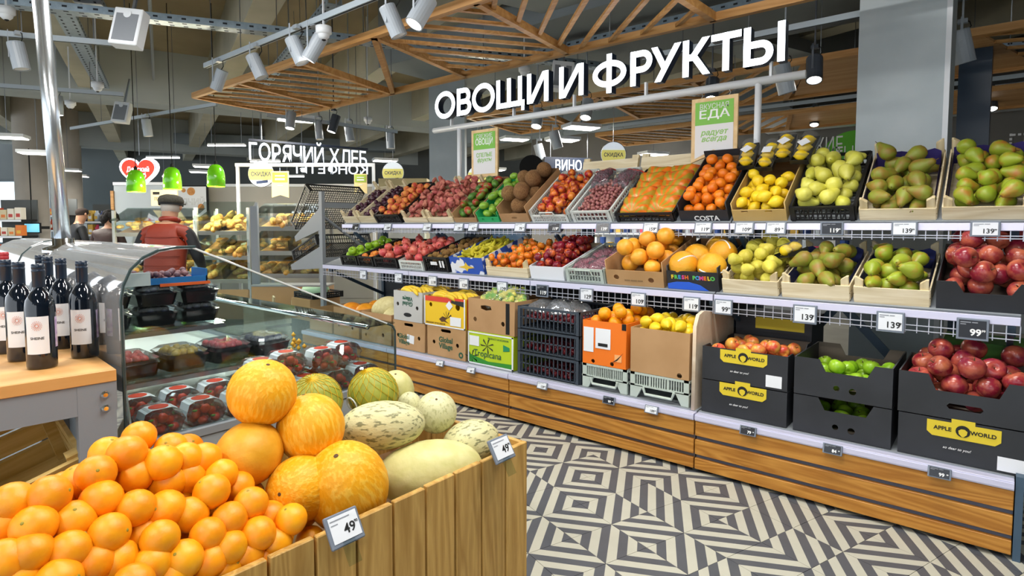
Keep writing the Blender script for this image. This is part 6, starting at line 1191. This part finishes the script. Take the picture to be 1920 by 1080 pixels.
# discount discs, wine sign
m_dwh = mat('disc_white', '#e6f0fa', rough=.5, emit=.45); m_dyl = mat('disc_yellow', '#e2d878', rough=.5, emit=.4); m_dnv = mat('disc_navy', '#1f3a6e', rough=.5)
def disc(u, v, D, rp, label, blank=False):
    p = PD(u, v, D); R = rp*D/FPX; t = thing('discount_disc', label, 'sign', p, ROTC, 'round hanging discs'); obj('disc', MB().lathe([(0, .012), (R, .012), (R, -.012), (0, -.012)], 40), m_blackm if blank else m_dwh, t, (0, 0, 0), (PI/2, 0, 0))
    obj('suspension_wire', bx(-.003, .003, -.003, .003, R, 4.37-p.z), m_steel, t)
    if blank: return
    obj('rim', MB().lathe([(R*1.01, .014), (R*1.04, .014), (R*1.04, -.0), (R*1.01, -.0)], 40), m_navy, t, (0, 0, 0), (PI/2, 0, 0))
    bnd = [(R*.98*math.cos(a), R*.98*math.sin(a)) for a in [R_(-32+64*i/10+0) for i in range(11)]]; bnd = [(R*.98*math.cos(a), R*.98*math.sin(a)) for a in [R_(-30+52*i/8) for i in range(9)]]+[(R*.98*math.cos(a), R*.98*math.sin(a)) for a in [R_(158+52*i/8) for i in range(9)]]
    obj('yellow_band', panel_mesh(bnd, th=.002), m_dyl, t, (0, -.014, 0), (PI/2, 0, 0)); text('lettering', 'СКИДКА', R*.42, m_dnv, t, (0, -.0155, -R*.16), fit=R*1.55, off=R*.008); obj('navy_tab', bx(-R*.45, R*.45, -.016, -.014, -R*.74, -R*.52), m_dnv, t, rot=(0, -.12, 0))
disc(490, 326, 9.2, 24, 'round yellow discount disc behind the bakery banner'); disc(737, 324, 10.5, 20, 'round yellow discount disc left of the grey column'); disc(1150, 290, 7.4, 23, 'round yellow discount disc right of the wine sign'); disc(897, 331, 9.0, 20, 'round yellow discount disc half hidden by the small hanging board'); disc(997, 314, 8.0, 23, 'black disc seen from behind, left of the wine sign', True)
p = PD(1068, 310, 9.0); t = thing('wine_sign', 'dark wine department sign with white letters', 'sign', p, ROTC+.25); obj('panel', bx(-.4, .36, 0, .06, -.13, .12), m_navy, t); text('lettering', 'ВИНО', .22, m_face2, t, (-.02, -.006, -.08), off=.001, fit=.42, ext=.004); obj('frame', MB().box(-.8, .36, 0, .03, -.2, -.17).box(-.8, -.77, 0, .03, -.6, -.17), m_steel, t)
for x in (-.3, .3): obj('suspension_wire', bx(x-.004, x+.004, .02, .028, .12, 4.37-p.z), m_steel, t)
# mural on the back wall
t = thing('wall_mural', 'grey wall graphic with white fresh food lettering and a green circle', 'mural', (-2.6, 10.895, 2.4)); a = PY(1478, 290, 10.89); b = PY(1600, 275, 10.89)
for ln, v in (('СВЕЖИЕ', 290), ('ПРОДУКТЫ', 309)):
    q = PY(1472, v, 10.89); text('lettering', ln, .36, m_winkk, t, (q.x+2.6, -.012, q.z-2.4-.02), align='LEFT', fit=(PY(1578 if ln == 'СВЕЖИЕ' else 1597, v, 10.89).x-q.x))
q = PY(1600, 305, 10.89); obj('green_circle', panel_mesh(circ(q.x+2.6, q.z-2.4, .52, n=40), th=.006), mat('mural_green', '#5fb82e', rough=.6), t, (0, -.004, 0), (PI/2, 0, 0))
q0 = PY(1898, 255, 10.89); q = PY(1960, 290, 10.89); b = MB()
for k in range(14): b.box(q0.x+2.6+k*.06, q0.x+2.6+k*.06+.035, -.006, 0, q0.z-2.4, q0.z-2.37); b.box(q0.x+2.6-.03, q0.x+2.6, -.006, 0, q0.z-2.4-k*.06, q0.z-2.4-k*.06+.035)
obj('dotted_frame', b, m_winkk, t)
# ---------------------------------------------------------------- end unit at the left of the shelves
t = thing('end_rack', 'grey steel end rack with sloping arms at the left end of the shelves', 'rack', (-5.83, 3.66, 0))
for y in (0, .8):
    obj('upright', bx(-.03, .03, y-.02, y+.02, 0, 1.78), m_gmetal, t)
    for (z0, z1, xl) in ((1.50, 1.27, -.56), (1.06, .93, -.66)): obj('arm', panel_mesh([(0, z0-.14), (xl, z1-.06), (xl-.02, z1), (0, z0+.12)], th=.012), m_gmetal, t, (0, y, 0), (PI/2, 0, 0))
obj('cross_bar', bx(-.02, .02, 0, .8, 1.6, 1.66), m_gmetal, t); obj('cross_bar', bx(-.02, .02, 0, .8, .98, 1.04), m_gmetal, t); obj('brace', MB().bar((0, .02, 1.5), (0, .78, .98), .04, .02), m_gmetal, t); obj('base', bx(-.7, .03, -.02, .82, 0, .3), m_blackm, t)
plastic_crate(frame(-6.45, 4.06, 1.36, R_(52), -PI/2), .74, .56, 'empty black lattice crate tilted steeply on the end rack', m_black, .13, bars=.03)
plastic_crate(frame(-6.5, 4.06, .985, R_(21), -PI/2), .74, .56, 'empty black lattice crate on the lower arms of the end rack', m_black, .12, bars=.03)
Fm = frame(-6.2, 3.75, .3, 0, 0); carton(frame(-6.25, 3.62, .301, 0, 0), .4, .4, .24, 'closed brown carton at the foot of the end rack', m_kraft, closed=True, holes=[circ(0, .12, .045, .03)])
t = thing('rolled_film', 'pale green roll lying on the end rack base', 'roll', (-6.25, 3.82, .62), R_(40)); obj('roll', MB().tube([(-.15, 0, 0), (.15, 0, 0)], .05, 14), mat('pale_green_roll', '#a9d6b0', rough=.6), t, smooth=True); obj('core', MB().tube([(-.16, 0, 0), (.16, 0, 0)], .015, 8), m_kraft, t)
plastic_crate(frame(-6.25, 3.66, .548, 0, 0), .4, .4, 'black lattice crate standing on the closed carton', m_black, .02+.05, bars=.03)
wood_crate(frame(-6.75, 3.3, .0, 0, 0), .5, .4, 'pale wooden crate of dark grapes on the floor before the bakery', h=.42, post=.5)
b = MB()
for (x, y, z, ri) in pack(-.2, .2, .05, .35, .016, 90, .3): b.lathe([(q*ri, w_*ri) for q, w_ in sphere_prof(5)], 6, M=Matrix.Translation((x-6.75, y+3.3, z)))
tag(obj('dark_grapes', b, m_dkgrape, smooth=True), 'dark grapes lying in the pale floor crate', 'grapes', None, 'stuff')
tag(obj('grape_packing', bx(-6.96, -6.54, 3.34, 3.66, .008, .3), m_kraftd), 'cardboard packing under the dark grapes in the floor crate', 'packing')

# ---------------------------------------------------------------- bakery
m_steelp = mat('satin_steel', '#9a9d9c', '#aeb1b0', .35, metal=.4, scale=3); m_bread = mat('bread_crust', '#cf9340', '#ecbb68', .7, scale=3, var=.18, bump=.4, bscale=20); m_bread2 = mat('baguette_crust', '#dba248', '#f0c674', .7, scale=4, var=.15, bump=.3, bscale=25)
loaf_me = lathe_me('bread_loaf', [(r*.5, z) for r, z in sphere_prof(8)], 10); loaf_me.materials.append(m_bread); bun_me = lathe_me('bread_bun', [(r, z*.6) for r, z in sphere_prof(7)], 10); bun_me.materials.append(m_bread2)
def bakery_rack(u0, u1, D, tiers, label, depth=.55, slope=R_(14), front=None, where=''):
    a = PD(u0, 423, D); c = PD(u1, 423, D); W_ = (c-a).length; t = thing('bakery_rack', label, 'rack', ((a.x+c.x)/2, (a.y+c.y)/2, 0), ROTC); top = max(tiers)+.35
    for x in (-W_/2, W_/2):
        for y in (0, depth): obj('post', bx(x-.02, x+.02, y-.02, y+.02, 0, top), m_steelp, t)
    Mt = Matrix.Translation(t.location) @ Matrix.Rotation(ROTC, 4, 'Z')
    for i, z in enumerate(tiers):
        S = Matrix.Translation((0, 0, z)) @ Matrix.Rotation(slope, 4, 'X'); obj('shelf', bx(-W_/2, W_/2, 0, depth, -.02, 0), m_oakz if False else m_raft, t, (0, 0, z), (slope, 0, 0)); obj('shelf_lip', bx(-W_/2, W_/2, -.012, 0, -.03, .03), m_steelp, t, (0, 0, z), (slope, 0, 0))
        obj('bin_front', bx(-W_/2, W_/2, -.006, -.001, .03, .17), m_glass, t, (0, 0, z), (slope*.2, 0, 0)); obj('bin_lid', bx(-W_/2, W_/2, 0, depth*.75, .22, .225), m_glass, t, (0, 0, z), (slope*1.6, 0, 0))
        nd = max(2, int(W_/.42))
        for k in range(nd+1): obj('divider', bx(-W_/2+W_*k/nd-.002, -W_/2+W_*k/nd+.002, 0, depth*.8, 0, .17), m_glass, t, (0, 0, z), (slope, 0, 0))
        for k in range(int(W_/.085)*3):
            x = -W_/2+.05+(W_-.1)*random.random(); y = .06+(depth-.16)*(k % 4)/3.3; bun = (int((x+W_/2)/.42)+i) % 2
            o = bpy.data.objects.new('bread_bun' if bun else 'bread_loaf', bun_me if bun else loaf_me); COL.objects.link(o); s = .055 if bun else .1
            o.matrix_world = Mt @ S @ Matrix.Translation((x, y, .04+.03*(k//4 % 3))) @ Euler((0 if bun else PI/2, 0, random.uniform(-.5, .5))).to_matrix().to_4x4() @ Matrix.Scale(s, 4)
            tag(o, ('round golden bun' if bun else 'long golden loaf')+' on the '+['lowest', 'middle', 'top'][min(2, i+3-len(tiers))]+' tier of the '+where+', %s from the left' % ORD(1+int((x+W_/2)/W_*14)), 'bread', 'bread on the '+where+' tier %d' % i)
    if front: obj('front_panel', bx(-W_/2, W_/2, -.02, 0, .08, front), mat('warm_laminate', '#c39a6c', rough=.5), t)
    return t
bakery_rack(482, 600, 7.9, [.72, 1.03, 1.36], 'steel bakery rack with three bread tiers right of the grey post', .5, front=.6, where='right bakery rack')
bakery_rack(368, 466, 8.2, [.62, .95, 1.3], 'steel bakery rack with three bread tiers left of the grey post', .6, R_(22), .5, 'left bakery rack')
bakery_rack(214, 366, 8.6, [.7, 1.27], 'low bakery counter with open bread bins in front of the man', .6, R_(16), None, 'bakery counter')
p = PD(476, 423, 7.55); t = thing('steel_post', 'grey slotted steel post between the bakery racks', 'post', (p.x, p.y, 0), ROTC); obj('profile', bx(-.045, .045, 0, .05, .4, 1.65), m_gmetal, t); obj('foot', bx(-.06, .06, -.01, .06, 0, .4), m_gmetal, t); obj('slot_strip', bx(-.05, -.045, .01, .04, .45, 1.62), m_hole, t)
p = PD(455, 423, 7.9); q = PD(600, 423, 7.3)
t = thing('low_cabinet', 'warm brown low cabinet below the bakery racks', 'cabinet', (PD(530, 423, 7.45).x, PD(530, 423, 7.45).y, 0), ROTC); obj('body', bx(-.42, .55, 0, .3, .02, .62), mat('warm_laminate', '#c39a6c'), t, bev=.004); obj('top', bx(-.43, .56, -.01, .31, .62, .64), m_steelp, t); obj('plinth', bx(-.4, .53, .02, .28, 0, .02), m_blackm, t)
# frame with banners, poster, boards
t = thing('banner_frame', 'thin white frame standing over the bakery', 'frame', PD(575, 423, 8.8)*1, ROTC); o0 = t.location.copy(); t.location = (o0.x, o0.y, 0); x0 = (445-575)*8.8/FPX; x1 = (704-575)*8.8/FPX
obj('top_bar', bx(x0, x1, -.02, .02, 2.28, 2.33), m_white, t)
for x in (x0+.03, x1-.02): obj('leg', bx(x-.02, x+.02, -.02, .02, 0, 2.28), m_white, t)
def banner(u, v0, v1, wpx, D, label):
    p = PD(u, v0, D); h = (v1-v0)*D/FPX; w = wpx*D/FPX; t = thing('hanging_banner', label, 'banner', p, ROTC, 'bakery banners'); obj('cloth', panel_mesh([(-w/2, 0), (-w/2, -h), (0, -h*.9), (w/2, -h), (w/2, 0)], th=.012), mat('banner_cream', '#e3cf95', rough=.7), t, (0, 0, 0), (PI/2, 0, 0)); obj('green_field', bx(-w*.44, w*.44, -.009, -.0065, -h*.42, -h*.05), mat('banner_green', '#9db63f', rough=.7), t); obj('print_lines', MB().box(-w*.28, w*.28, -.011, -.009, -h*.2, -h*.16).box(-w*.28, w*.28, -.011, -.009, -h*.34, -h*.27).box(-w*.15, w*.15, -.009, -.0065, -h*.56, -h*.53), m_bwhite, t); obj('hook', bx(-.004, .004, -.004, .004, 0, .05), m_chrome, t)
banner(525, 321, 370, 32, 8.7, 'cream and green swallow-tail banner over the right bakery rack'); banner(676, 326, 363, 24, 8.7, 'cream and green banner at the right end of the bakery frame')
p = PD(347, 376, 11.0); t = thing('bakery_poster', 'white framed bakery poster with biscuits on the wall', 'poster', p, ROTC); obj('frame', bx(-.43, .43, 0, .03, -.3, .28), m_blackm, t); obj('sheet', bx(-.42, .4, -.004, 0, -.3, .26), m_paper, t); m_bis = mat('biscuit_print', '#c8813c', '#dca060', .7, scale=20)
for x, z, r in ((.12, .17, .075), (-.02, .19, .04), (-.3, -.2, .05), (.3, -.12, .06)): obj('printed_biscuit', MB().lathe([(0, .003), (r, .003), (r, 0)], 20), m_bis, t, (x, -.004, z), (PI/2, 0, 0))
text('lettering', 'ГОРЯЧИЙ', .16, mat('poster_ink', '#d7d9dd', rough=.6), t, (.02, -.006, -.08), off=.006, fit=.7)
p = PD(308, 371, 8.9); t = thing('menu_board', 'cream wooden board on a stand behind the man in the cap', 'sign board', p, ROTC); obj('board', bx(-.2, .2, 0, .02, -.12, .12), mat('menu_cream', '#e3d4a8', rough=.6), t); text('lettering', 'ПОПРОБУЙТЕ', .07, m_ink, t, (0, -.003, -.04), fit=.3); obj('dark_mark', bx(-.17, -.07, -.004, 0, .05, .09), m_ink, t); obj('stand', bx(-.01, .01, .02, .04, -1.1, -.1), m_steel, t)
a = PD(216, 423, 10.2); c = PD(312, 423, 10.2); w = struct('window_2', bx(0, (c-a).length, 0, .02, .2, 2.1), glass('teal_glass', '#bcd6d6', .4, .05, .38)); w.location = (a.x, a.y, 0); w.rotation_euler = (0, 0, ROTC); obj('window_frame', bx(-.05, 0, -.02, .04, 0, 2.0), m_raft, w); obj('window_frame', bx(0, (c-a).length, -.02, .04, 2.1, 2.15), m_white, w)
# steel counter hood behind plum crates
p = PD(755, 345, 10.2); t = thing('counter_hood', 'brass coloured counter hood behind the plum crates', 'hood', p, ROTC); obj('hood', bx(-.42, .42, 0, .5, -.08, .1), mat('brass_grey', '#8a7e5a', rough=.35, metal=.5), t, bev=.004); obj('back', bx(-.34, .34, .2, .45, -1.9, -.08), m_steelp, t)

# ---------------------------------------------------------------- left hand shelves, screen
def product_shelf(u0, u1, D, zs, label, where, cols, depth=.4, n=None):
    a = PD(u0, 423, D); c = PD(u1, 423, D); W_ = (c-a).length; t = thing('grocery_shelf', label, 'shelf', ((a.x+c.x)/2, (a.y+c.y)/2, 0), ROTC); obj('back_panel', bx(-W_/2, W_/2, depth, depth+.03, 0, max(zs)+.4), m_dark, t); Mt = Matrix.Translation(t.location) @ Matrix.Rotation(ROTC, 4, 'Z')
    for i, z in enumerate(zs):
        obj('shelf_board', bx(-W_/2, W_/2, 0, depth, z-.03, z), m_blackm, t); obj('price_strip', bx(-W_/2, W_/2, -.01, 0, z-.045, z-.005), m_paper, t); nn_ = n or max(3, int(W_/.13))
        for k in range(nn_):
            x = -W_/2+(k+.5)*W_/nn_; w_ = W_/nn_*.84; hh = random.uniform(.14, .25); jar = random.random() < .5; kk = random.randrange(len(cols))
            b = MB().lathe([(0, 0), (w_/2, 0), (w_/2, hh*.7), (w_*.25, hh*.85), (w_*.25, hh), (0, hh)], 10) if jar else MB().box(-w_/2, w_/2, -.06, .06, 0, hh)
            o = obj('grocery_jar' if jar else 'grocery_packet', b, cols[kk]); o.matrix_world = Mt @ Matrix.Translation((x, .08, z)); o.data.polygons.foreach_set('use_smooth', [jar]*len(o.data.polygons)); obj('label_patch', bx(-w_*.32, w_*.32, -(w_/2 if jar else .06)-.003, -(w_/2 if jar else .06)-.0005, hh*.2, hh*.5), cols[(kk+2) % len(cols)], o)
            tag(o, ('coloured jar' if jar else 'coloured packet')+', %s from left, %s row up, ' % (ORD(k+1), ORD(i+1))+where, 'jar' if jar else 'packet', where+' row %d' % (i+1))
CW = [mat('pack_%d' % i, h, rough=.5) for i, h in enumerate(('#c8502c', '#e3b23a', '#e8e2d2', '#7f9a3c', '#b83a2e', '#d8c8a0', '#5a4a38', '#e07a2c'))]; CB = [mat('packb_%d' % i, h, rough=.5) for i, h in enumerate(('#2a4f9a', '#e8ecf0', '#d8486a', '#c8d4e0', '#1f3a78', '#d9b04a'))]
product_shelf(-30, 40, 11.5, [.55, .88, 1.2, 1.52], 'dark grocery shelf at the far left picture edge', 'far left grocery shelf', CW)
product_shelf(88, 122, 14.0, [.5, .9, 1.3, 1.65], 'narrow grocery shelf seen beside the steel pole', 'narrow grocery shelf by the pole', CW); product_shelf(152, 205, 13.5, [.5, .85, 1.2, 1.5], 'grocery shelf with blue and white packs behind the two shoppers', 'grocery shelf behind the shoppers', CB)
p = PD(60, 427, 11.9); t = thing('wall_screen', 'small bright blue screen hanging on the round pillar', 'screen', p, ROTC); obj('bezel', bx(-.17, .17, 0, .03, -.11, .1), m_blackm, t); obj('display', bx(-.15, .15, -.004, 0, -.09, .08), mat('screen_blue', '#58b8d8', '#7fd0e8', .3, scale=3, emit=.8), t); obj('mount', bx(-.03, .03, .03, .42, -.03, .03), m_blackm, t); obj('cable', bx(-.008, .008, .0, .016, .1, 1.6), m_blackm, t)
# chiller along the back wall
t = thing('dairy_chiller', 'long open chiller along the mural wall behind the produce shelves', 'chiller', (-2.0, 10.0, 0)); obj('back', bx(-4.5, 4.0, .75, .85, 0, 2.0), m_white, t); obj('base', bx(-4.5, 4.0, 0, .75, 0, .35), m_gmetal, t); obj('canopy', bx(-4.5, 4.0, .1, .85, 1.95, 2.05), m_white, t)
for i, z in enumerate((.65, .95, 1.25, 1.55)):
    obj('chiller_shelf', bx(-4.5, 4.0, .15, .75, z-.03, z), m_white, t)
    for k in range(46):
        x = -4.35+k*.18; c = CB[(k*5+i) % 6] if k < 30 else CW[(k*3+i) % 8]; hh = .12+.05*((k*7+i) % 3)
        o = obj('dairy_pot' if k % 3 else 'dairy_carton', MB().lathe([(0, 0), (.055, 0), (.065, hh), (0, hh+.004)], 9) if k % 3 else bx(-.06, .06, -.05, .05, 0, hh+.05), c, None, (-2.0+x, 10.25, z)); tag(o, 'small dairy pack, %s from left on the %s chiller shelf up' % (ORD(k+1), ORD(i+1)), 'dairy pack', 'dairy packs on chiller shelf %d' % (i+1))

# ---------------------------------------------------------------- people (seen from behind)
def skin_person(verts, edges, radii, sub=2):
    me = bpy.data.meshes.new('body'); me.from_pydata(verts, edges, []); o = bpy.data.objects.new('tmp_body', me); COL.objects.link(o)
    md = o.modifiers.new('s', 'SKIN'); md.use_smooth_shade = True; o.modifiers.new('u', 'SUBSURF').levels = sub
    for v, r in zip(me.skin_vertices[0].data, radii): v.radius = r if hasattr(r, '__len__') else (r, r)
    me.skin_vertices[0].data[0].use_root = True
    return o
def person_skel(S, lean, head_fwd, arms, width):
    z = lambda h: h*S; ly = lambda h: lean*max(0, h-.55)*S
    V = [(0, 0, z(.53)), (0, ly(.62), z(.62)), (0, ly(.72), z(.72)), (0, ly(.80), z(.795)), (0, ly(.84)+.3*head_fwd, z(.835)), (0, ly(.86)+.6*head_fwd, z(.868)), (0, ly(.9)+head_fwd, z(.925)), (0, ly(.93)+head_fwd, z(.965))]
    R = [(.17*width, .125), (.165*width, .12), (.19*width, .125), (.12*width, .09), (.058, .062), (.07, .08), (.078, .098), (.06, .075)]; E = [(i, i+1) for i in range(7)]
    def add(p, r, par): V.append(p); R.append(r); E.append((par, len(V)-1)); return len(V)-1
    for s in (-1, 1):
        a = add((s*.165*width*S/1.7, ly(.8), z(.785)), (.07, .07), 3); el, wr, ha = arms
        b = add((s*el[0], el[1], el[2]), (.056, .056), a); c = add((s*wr[0], wr[1], wr[2]), (.038, .038), b); add((s*ha[0], ha[1], ha[2]), (.04, .025), c)
        h = add((s*.09, 0, z(.49)), (.1, .1), 0); k = add((s*.1, .02, z(.28)), (.066, .07), h); f = add((s*.1, -.01, z(.05)), (.045, .05), k); add((s*.1, .12, z(.025)), (.04, .03), f)
    return V, E, R
PEOPLE = [dict(S=1.70, lean=.18, hf=.05, arms=((.3, .06, 1.08), (.22, .3, .98), (.17, .38, .96)), w=1.2, at=(305, 5.6), rz=.05, label='person in a red quilted vest and flat cap seen from behind', top='#8e3019', sl='#17171b', leg='#2a3346'), dict(S=1.72, lean=.12, hf=.07, arms=((.27, .08, 1.1), (.24, .3, 1.02), (.22, .38, 1.0)), w=1.0, at=(138, 10.2), rz=-.55, label='person with short dark hair in a black leather jacket', top='#1c1e22', sl='#1c1e22', leg='#22252c'), dict(S=1.62, lean=.2, hf=.08, arms=((.26, .1, 1.0), (.2, .3, .95), (.17, .36, .93)), w=1.1, at=(196, 9.6), rz=.15, label='person with bushy black hair in a dark brown jacket', top='#3f2a28', sl='#3f2a28', leg='#1d1c20')]
tmp = []
for P in PEOPLE: V, E, R = person_skel(P['S'], P['lean'], P['hf'], P['arms'], P['w']); tmp.append(skin_person(V, E, R))
dg = bpy.context.evaluated_depsgraph_get()
for P, o in zip(PEOPLE, tmp):
    me = bpy.data.meshes.new_from_object(o.evaluated_get(dg)); me.name = 'body'; bpy.data.objects.remove(o)
    S = P['S']; k = len(MATS); ms = [mat('cloth_top_%d' % k, P['top'], rough=.55, bump=.5, bscale=12), mat('cloth_sleeve_%d' % k, P['sl'], rough=.7), mat('trousers_%d' % k, P['leg'], rough=.8, bump=.3, bscale=20), mat('skin_tone', '#b88a6e', rough=.55), mat('shoe_black', '#16161a', rough=.5)]
    me.materials.clear()
    for m_ in ms: me.materials.append(m_)
    for p in me.polygons:
        c = p.center; wr = P['arms'][1]
        if c.z > S*.835: i = 3
        elif abs(c.x) > .176*P['w']*S/1.7 and c.z > S*.53 or (c.y > .17 and c.z > .5*S): i = 3 if (c.y > wr[1]+.02) else 1
        elif c.z > S*.535: i = 0
        elif c.z > S*.06: i = 2
        else: i = 4
        p.material_index = i; p.use_smooth = True
    pos = PD(P['at'][0], 423, P['at'][1]); t = thing('person', P['label'], 'person', (pos.x, pos.y, 0), ROTC+P['rz']); obj('body', me, ms, t)
    hy = P['lean']*.37*S+P['hf']; hz = S*.94; P['hy'], P['hz'], P['t'] = hy, hz, t
    for s in (-1, 1): obj('ear', MB().lathe([(0, -.03), (.016, -.015), (.018, .012), (0, .03)], 8), mat('skin_tone', '#b88a6e'), t, (s*.083, hy+.01, hz-.02), smooth=True)
    obj('nose', MB().lathe([(0, -.025), (.014, -.012), (0, .03)], 6), mat('skin_tone', '#b88a6e'), t, (0, hy+.11, hz-.03), (-.2, 0, 0), smooth=True)
    for s in (-1, 1): obj('eye', MB().lathe([(0, -.008), (.01, 0), (0, .008)], 6), m_ink, t, (s*.032, hy+.098, hz-.005))
t, hy, hz = PEOPLE[0]['t'], PEOPLE[0]['hy'], PEOPLE[0]['hz']
obj('cap', MB().lathe([(.098, -.012), (.112, .0), (.115, .03), (.1, .062), (.06, .08), (0, .085)], 20), mat('grey_cap', '#3a3830', '#4a4840', .9, scale=60), t, (0, hy, hz+.02), (-.1, 0, 0), (.95, 1.15, 1), smooth=True); obj('cap_band', MB().lathe([(.105, -.012), (.112, -.012), (.113, .014), (.106, .014)], 20), m_blackm, t, (0, hy, hz+.01), (-.1, 0, 0), (.93, 1.12, 1)); obj('cap_peak', MB().box(-.06, .06, .09, .17, -.006, .004), mat('grey_cap', '#3a3830'), t, (0, hy, hz+.015))
obj('hair', MB().lathe([(.05, -.075), (.084, -.055), (.09, 0), (.086, .03)], 18), mat('white_hair', '#b9b4ac', rough=.9), t, (0, hy-.008, hz-.005), (0, 0, 0), (.95, 1.1, 1), smooth=True); obj('collar', MB().tube([(.075*math.cos(a), .075*math.sin(a), 0) for a in [i*2*PI/16 for i in range(17)]], .024, 8), mat('collar_red', '#8e2c1a', rough=.5), t, (0, hy-.03, S*0+1.455), (-.2, 0, 0), smooth=True)
for z in (1.02, 1.11, 1.2, 1.29): obj('quilt_seam', MB().tube([(.215*math.sin(a), -.135*math.cos(a)+.18*max(0, z-.94), z) for a in [R_(-55+11*i) for i in range(11)]], .0035, 5), mat('seam_dark', '#7a2614', rough=.7), t)
t, hy, hz = PEOPLE[1]['t'], PEOPLE[1]['hy'], PEOPLE[1]['hz']; obj('hair', MB().lathe([(.083, -.03), (.09, .01), (.085, .05), (.05, .083), (0, .09)], 18), mat('short_hair', '#2c211c', rough=.9), t, (0, hy-.008, hz), (.1, 0, 0), (.95, 1.15, 1), smooth=True)
t, hy, hz = PEOPLE[2]['t'], PEOPLE[2]['hy'], PEOPLE[2]['hz']; b = MB(); rr = random.Random(3)
for k in range(46): a, e = rr.uniform(0, 2*PI), rr.uniform(-.5, 1.4); b.lathe([(q*.05, w_*.05) for q, w_ in sphere_prof(5)], 7, M=Matrix.Translation((.1*math.cos(a)*math.cos(e), .1*math.sin(a)*math.cos(e), .1*math.sin(e))))
obj('hair', b, mat('black_curls', '#0f0d0d', rough=.9, bump=.6, bscale=60), t, (0, hy-.02, hz), smooth=True)
print('fruits', NF[0], 'objects', len(bpy.data.objects))
